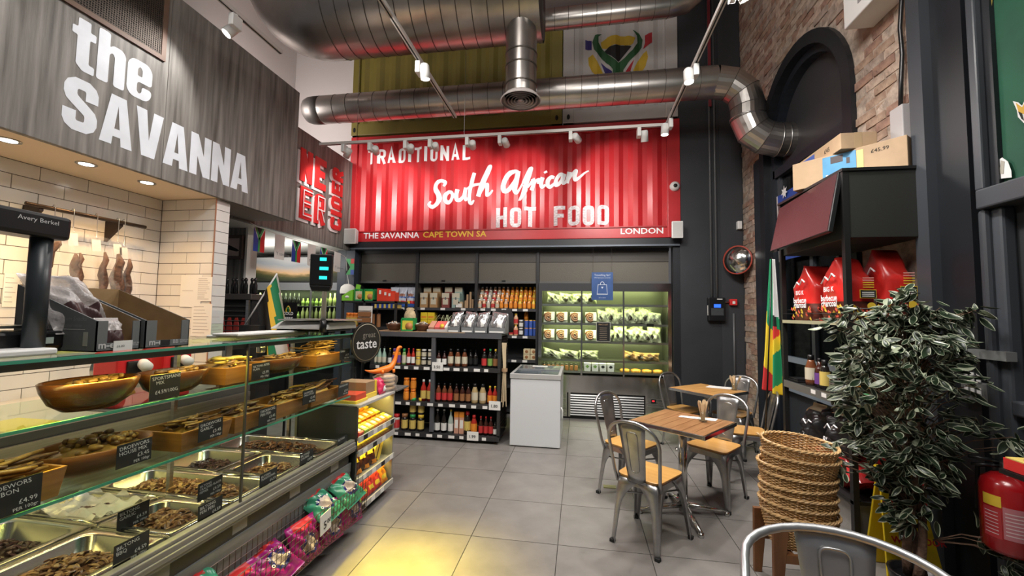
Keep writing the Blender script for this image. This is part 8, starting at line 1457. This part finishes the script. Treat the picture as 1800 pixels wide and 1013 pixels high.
bd_ = duct('main_duct', 'very large round metal duct under the ceiling with a flat end', pth, BR); seams(bd_, [(-2.95, BY, bzc), (-.45, BY, bzc)], BR, .165, .005); MB().lathe([(0, 0), (BR - .02, 0), (BR - .02, .01)], (-.43, BY, bzc), 32, axis=(1, 0, 0)).obj('end_cap', M('cap_dark', (.10, .09, .085), .5, .6), bd_); MB().lathe([(BR + .006, -.03), (BR + .006, .02)], (-.44, BY, bzc), 32, axis=(1, 0, 0), cap=False).obj('end_band', m_duct, bd_)
c = V((-.66, BY - BR * .82, bzc - BR * .57)); MB().lathe([(0, .012), (.10, .012), (.125, 0)], c + V((0, 0, .30)), 24, axis=(0, -.82, -.35)).obj('access_cap', m_duct, bd_)
# drop and round diffuser
dx_ = U(916, 120, 'y', BY - .05).x; dz0 = U(917, 178, 'y', BY - .05).z; dr = duct('drop_duct', 'short vertical duct dropping from the main duct to a round diffuser', [(dx_, BY - .05, dz0 + .06), (dx_, BY - .05, bzc - .3)], .165)
for z in (dz0 + .16, dz0 + .36, dz0 + .5): MB().lathe([(.166, -.008), (.172, -.006), (.172, .006), (.166, .008)], (dx_, BY - .05, z), 28, cap=False).obj('clamp_band', M('seam_dark', (.13, .115, .10), .4, .7), dr)
MB().lathe([(.168, dz0 + .05), (.172, dz0 + .12)], (dx_, BY - .05, 0), 28, cap=False).obj('collar', m_duct, dr)
df = thing('ceiling_diffuser', 'round white ringed air diffuser under the drop duct', 'diffuser', (dx_, BY - .05, dz0)); c = (dx_, BY - .05, dz0); MB().lathe([(.205, 0), (.215, .008), (.17, .06), (.165, .06)], c, 36, cap=False).obj('outer_flange', M('diffuser_white', (.62, .56, .54), .45), df)
for k in range(5): r = .175 - k * .034; MB().lathe([(r, .002), (r - .020, .030), (r - .024, .030), (r - .006, .0)], c, 32, cap=False).obj('ring', MATS['diffuser_white'], df)
MB().lathe([(0, .0), (.03, .004), (.028, .02), (0, .03)], c, 16).obj('centre_cap', MATS['diffuser_white'], df); MB().lathe([(0, .055), (.17, .055)], c, 24).obj('throat', m_mblack, df)
# second duct with gored elbow into the arch
DY = 5.22; r2 = .19; z2 = U(1000, 163, 'y', DY).z; zL = z2
A = V((-3.62, DY, zL)); run = [(-3.62, DY, zL), (1.62, DY, z2)]
d2 = duct('cross_duct', 'long round metal duct crossing the room to the brick arch', run, r2); MB().lathe([(r2, 0), (r2, .12), (r2 * .97, .18), (r2 * .86, .24), (r2 * .68, .27), (0, .275)], (-3.62, DY, zL), 24, axis=(-1, 0, 0)).obj('rounded_end', M('duct_end', (.16, .15, .14), .5, .8), d2); seams(d2, [(-3.6, DY, zL), (1.55, DY, z2)], r2, .20, .003)
eb = [V((1.62, DY, z2))]; e1 = U(1322, 205, 'y', DY); e2 = V((2.02, DY, z2 - .56)); prev = None
gl = [V((1.62, DY, z2)), V((1.80, DY, z2 - .04)), V((1.94, DY, z2 - .16)), V((1.985, DY, z2 - .34)), V((1.985, DY - .0, z2 - .48)), V((2.04, DY, z2 - .63)), V((2.16, DY, z2 - .72)), V((2.30, DY, z2 - .76)), V((2.46, DY, z2 - .76))]
q = MB(); q.tube(gl, r2 + .002, 28, cap=False); q.sm = [False] * len(q.sm); q.obj('elbow', m_duct, d2)
for i_ in range(1, 8): MB().lathe([(r2 + .003, -.004), (r2 + .006, -.003), (r2 + .006, .003), (r2 + .003, .004)], gl[i_], 28, axis=(gl[i_ + 1] - gl[i_ - 1]), cap=False).obj('gore_seam', MATS['seam_dark'], d2)
for p, a in ((gl[4], (0, 0, 1)), (gl[7], (1, 0, -.1)), (gl[7] + V((.08, 0, 0)), (1, 0, 0))): MB().lathe([(r2 + .003, -.008), (r2 + .010, -.006), (r2 + .010, .006), (r2 + .003, .008)], p, 28, axis=a, cap=False).obj('joint_band', m_steel, d2)
z3 = U(1100, 22, 'y', 5.0).z; xr = U(1215, 8, 'y', 5.0).x; d3 = duct('small_duct', 'slim round duct high behind the main duct curving up at its end', [(-.5, 5.0, z3), (xr - .25, 5.0, z3 + .02), (xr - .08, 5.0, z3 + .05), (xr + .05, 5.0, z3 + .16), (xr + .09, 5.0, z3 + .35), (xr + .09, 5.0, z3 + 1.0)], .125); seams(d3, [(-.5, 5.0, z3), (xr - .25, 5.0, z3 + .02)], .125, .17, .003)
# lighting tracks
m_tr = M('track_white', (.62, .58, .55), .4); TZ = 3.76
def track(name, label, a, b):
    t = thing(name, label, 'track', a); d = (V(b) - V(a)).normalized(); s = d.cross(V((0, 0, 1))) * .018; a, b = V(a), V(b); MB().hexa([a - s, a + s, b + s, b - s], [p + V((0, 0, .034)) for p in (a - s, a + s, b + s, b - s)]).obj('rail', m_tr, t); s2 = s * .35; MB().hexa([p - V((0, 0, .0006)) for p in (a - s2, a + s2, b + s2, b - s2)], [p for p in (a - s2, a + s2, b + s2, b - s2)]).obj('slot', m_mblack, t)
    for k in ((.12, .45) if d.x > .5 else (.15, .5)): p = a + (b - a) * k; MB().tube([p + V((0, 0, .03)), p + V((0, 0, 6.44 - p.z))], .003, 5).obj('suspension_wire', m_steel, t)
    return t
y4 = 4.92; tx0, tx1 = U(562, 257, 'y', y4), U(1172, 222, 'y', y4); TZ = tx1.z
track('lighting_track', 'white lighting track with seven heads across the red container', (tx0.x, y4, TZ), (tx1.x, y4, TZ)); track('lighting_track', 'white lighting track running toward the brick wall on the right', (tx1.x, .6, TZ), (tx1.x, y4, TZ))
e = U(800, 208, 'z', TZ); track('lighting_track', 'white lighting track under the main duct in the middle', (e.x, .6, TZ), (e.x, e.y, TZ)); zl = 3.95; e1_ = U(494, 95, 'z', zl); track('lighting_track', 'white lighting track beside the grey fascia', (e1_.x, .6, zl), (e1_.x, e1_.y, zl))
def spot(p, aim, label, lit=True, energy=60, ang=50, col=(1, .96, .92), blend=.6):
    t = thing('track_spotlight', label, 'spotlight', p); d = (V(aim) - V(p)); d.normalize(); side = d.cross(V((0, 0, 1))).normalized(); base = V(p); R = side * .042
    bx('driver_box', base + V((-.022, -.05, -.115)), base + V((.022, .05, -.012)), m_white, t, .006); MB().lathe([(.016, -.02), (.016, .006)], base, 12).obj('mount', m_white, t)
    h = base + R * 1.5 + V((0, 0, -.075)); MB().tube([base + V((0, 0, -.06)), h], .010, 8).obj('pivot', m_white, t); MB().lathe([(.030, -.065), (.040, -.05), (.044, .065), (.040, .065), (.036, .035), (0, .035)], h + d * .03, 20, axis=d).obj('lamp_head', m_white, t)
    if lit: MB().lathe([(0, .062), (.036, .062)], h + d * .03, 18, axis=d).obj('lamp_face', m_lampface, t); lamp('bulb', 'SPOT', h + d * .105, energy, col, aim, .035, spot=ang, blend=blend, parent=t)
    return t
RZ = 3.6
specs = [(652, (-3.25, CY, 3.55), 62), (714, (-2.9, CY, 3.4), 48), (757, (-2.2, CY, 3.7), 30), (822, (-1.7, CY, 3.6), 46), (879, (-.9, CY, 3.55), 56), (1003, (.45, CY, 3.5), 52), (1123, (.8, 5.6, 2.2), 34)]
for i, (px, aim, en) in enumerate(specs): p = U(px, 246, 'y', y4); spot((p.x, y4, TZ), aim, f'{ORD[i]} white spotlight from the left on the track before the container', True, en * 1.25, 62 if i < 6 else 70)
spot((U(606, 246, 'y', y4).x, y4, TZ), (-3.75, 5.35, 3.2), 'white spotlight at the left track end facing the raised red letters', True, 34, 70)
def tspot(px, py, x, aim, lab, en, ang, z=None):
    z = z or TZ; p = U(px, py, 'x', x); spot((x, p.y, z), aim, lab, True, en, ang)
tspot(1178, 190, tx1.x, (.9, 4.6, 0), 'lit spotlight on the right track nearest the container corner', 70, 70); tspot(1222, 115, tx1.x, (1.1, 3.2, 0), 'lit spotlight on the right track before the cross duct elbow', 95, 75); tspot(1290, 0, tx1.x, (2.0, 3.2, 1.6), 'lit spotlight on the right track at the top edge of view', 60, 70)
tspot(737, 120, e.x, (-1.2, 3.9, 0), 'lit spotlight on the middle track below the main duct', 80, 75); tspot(414, 40, e1_.x, (-3.25, 2.3, 3.0), 'lit spotlight on the fascia track washing the white lettering', 30, 105, zl)
for (x, y, aim, en, lab) in ((e.x, 1.5, (-1.0, 2.2, 0), 40, 'lit spotlight on the middle track behind the camera view'), (tx1.x, 1.6, (.9, 2.4, .4), 45, 'lit spotlight on the right track above the foreground chair'), (e1_.x, 1.5, (-3.25, 1.4, 3.2), 22, 'lit spotlight on the fascia track above the till'), (e1_.x, .9, (-3.25, 3.3, 3.1), 30, 'lit spotlight on the fascia track out toward the entrance')):
    spot((x, y, zl if x == e1_.x else TZ), aim, lab, True, en, 75)
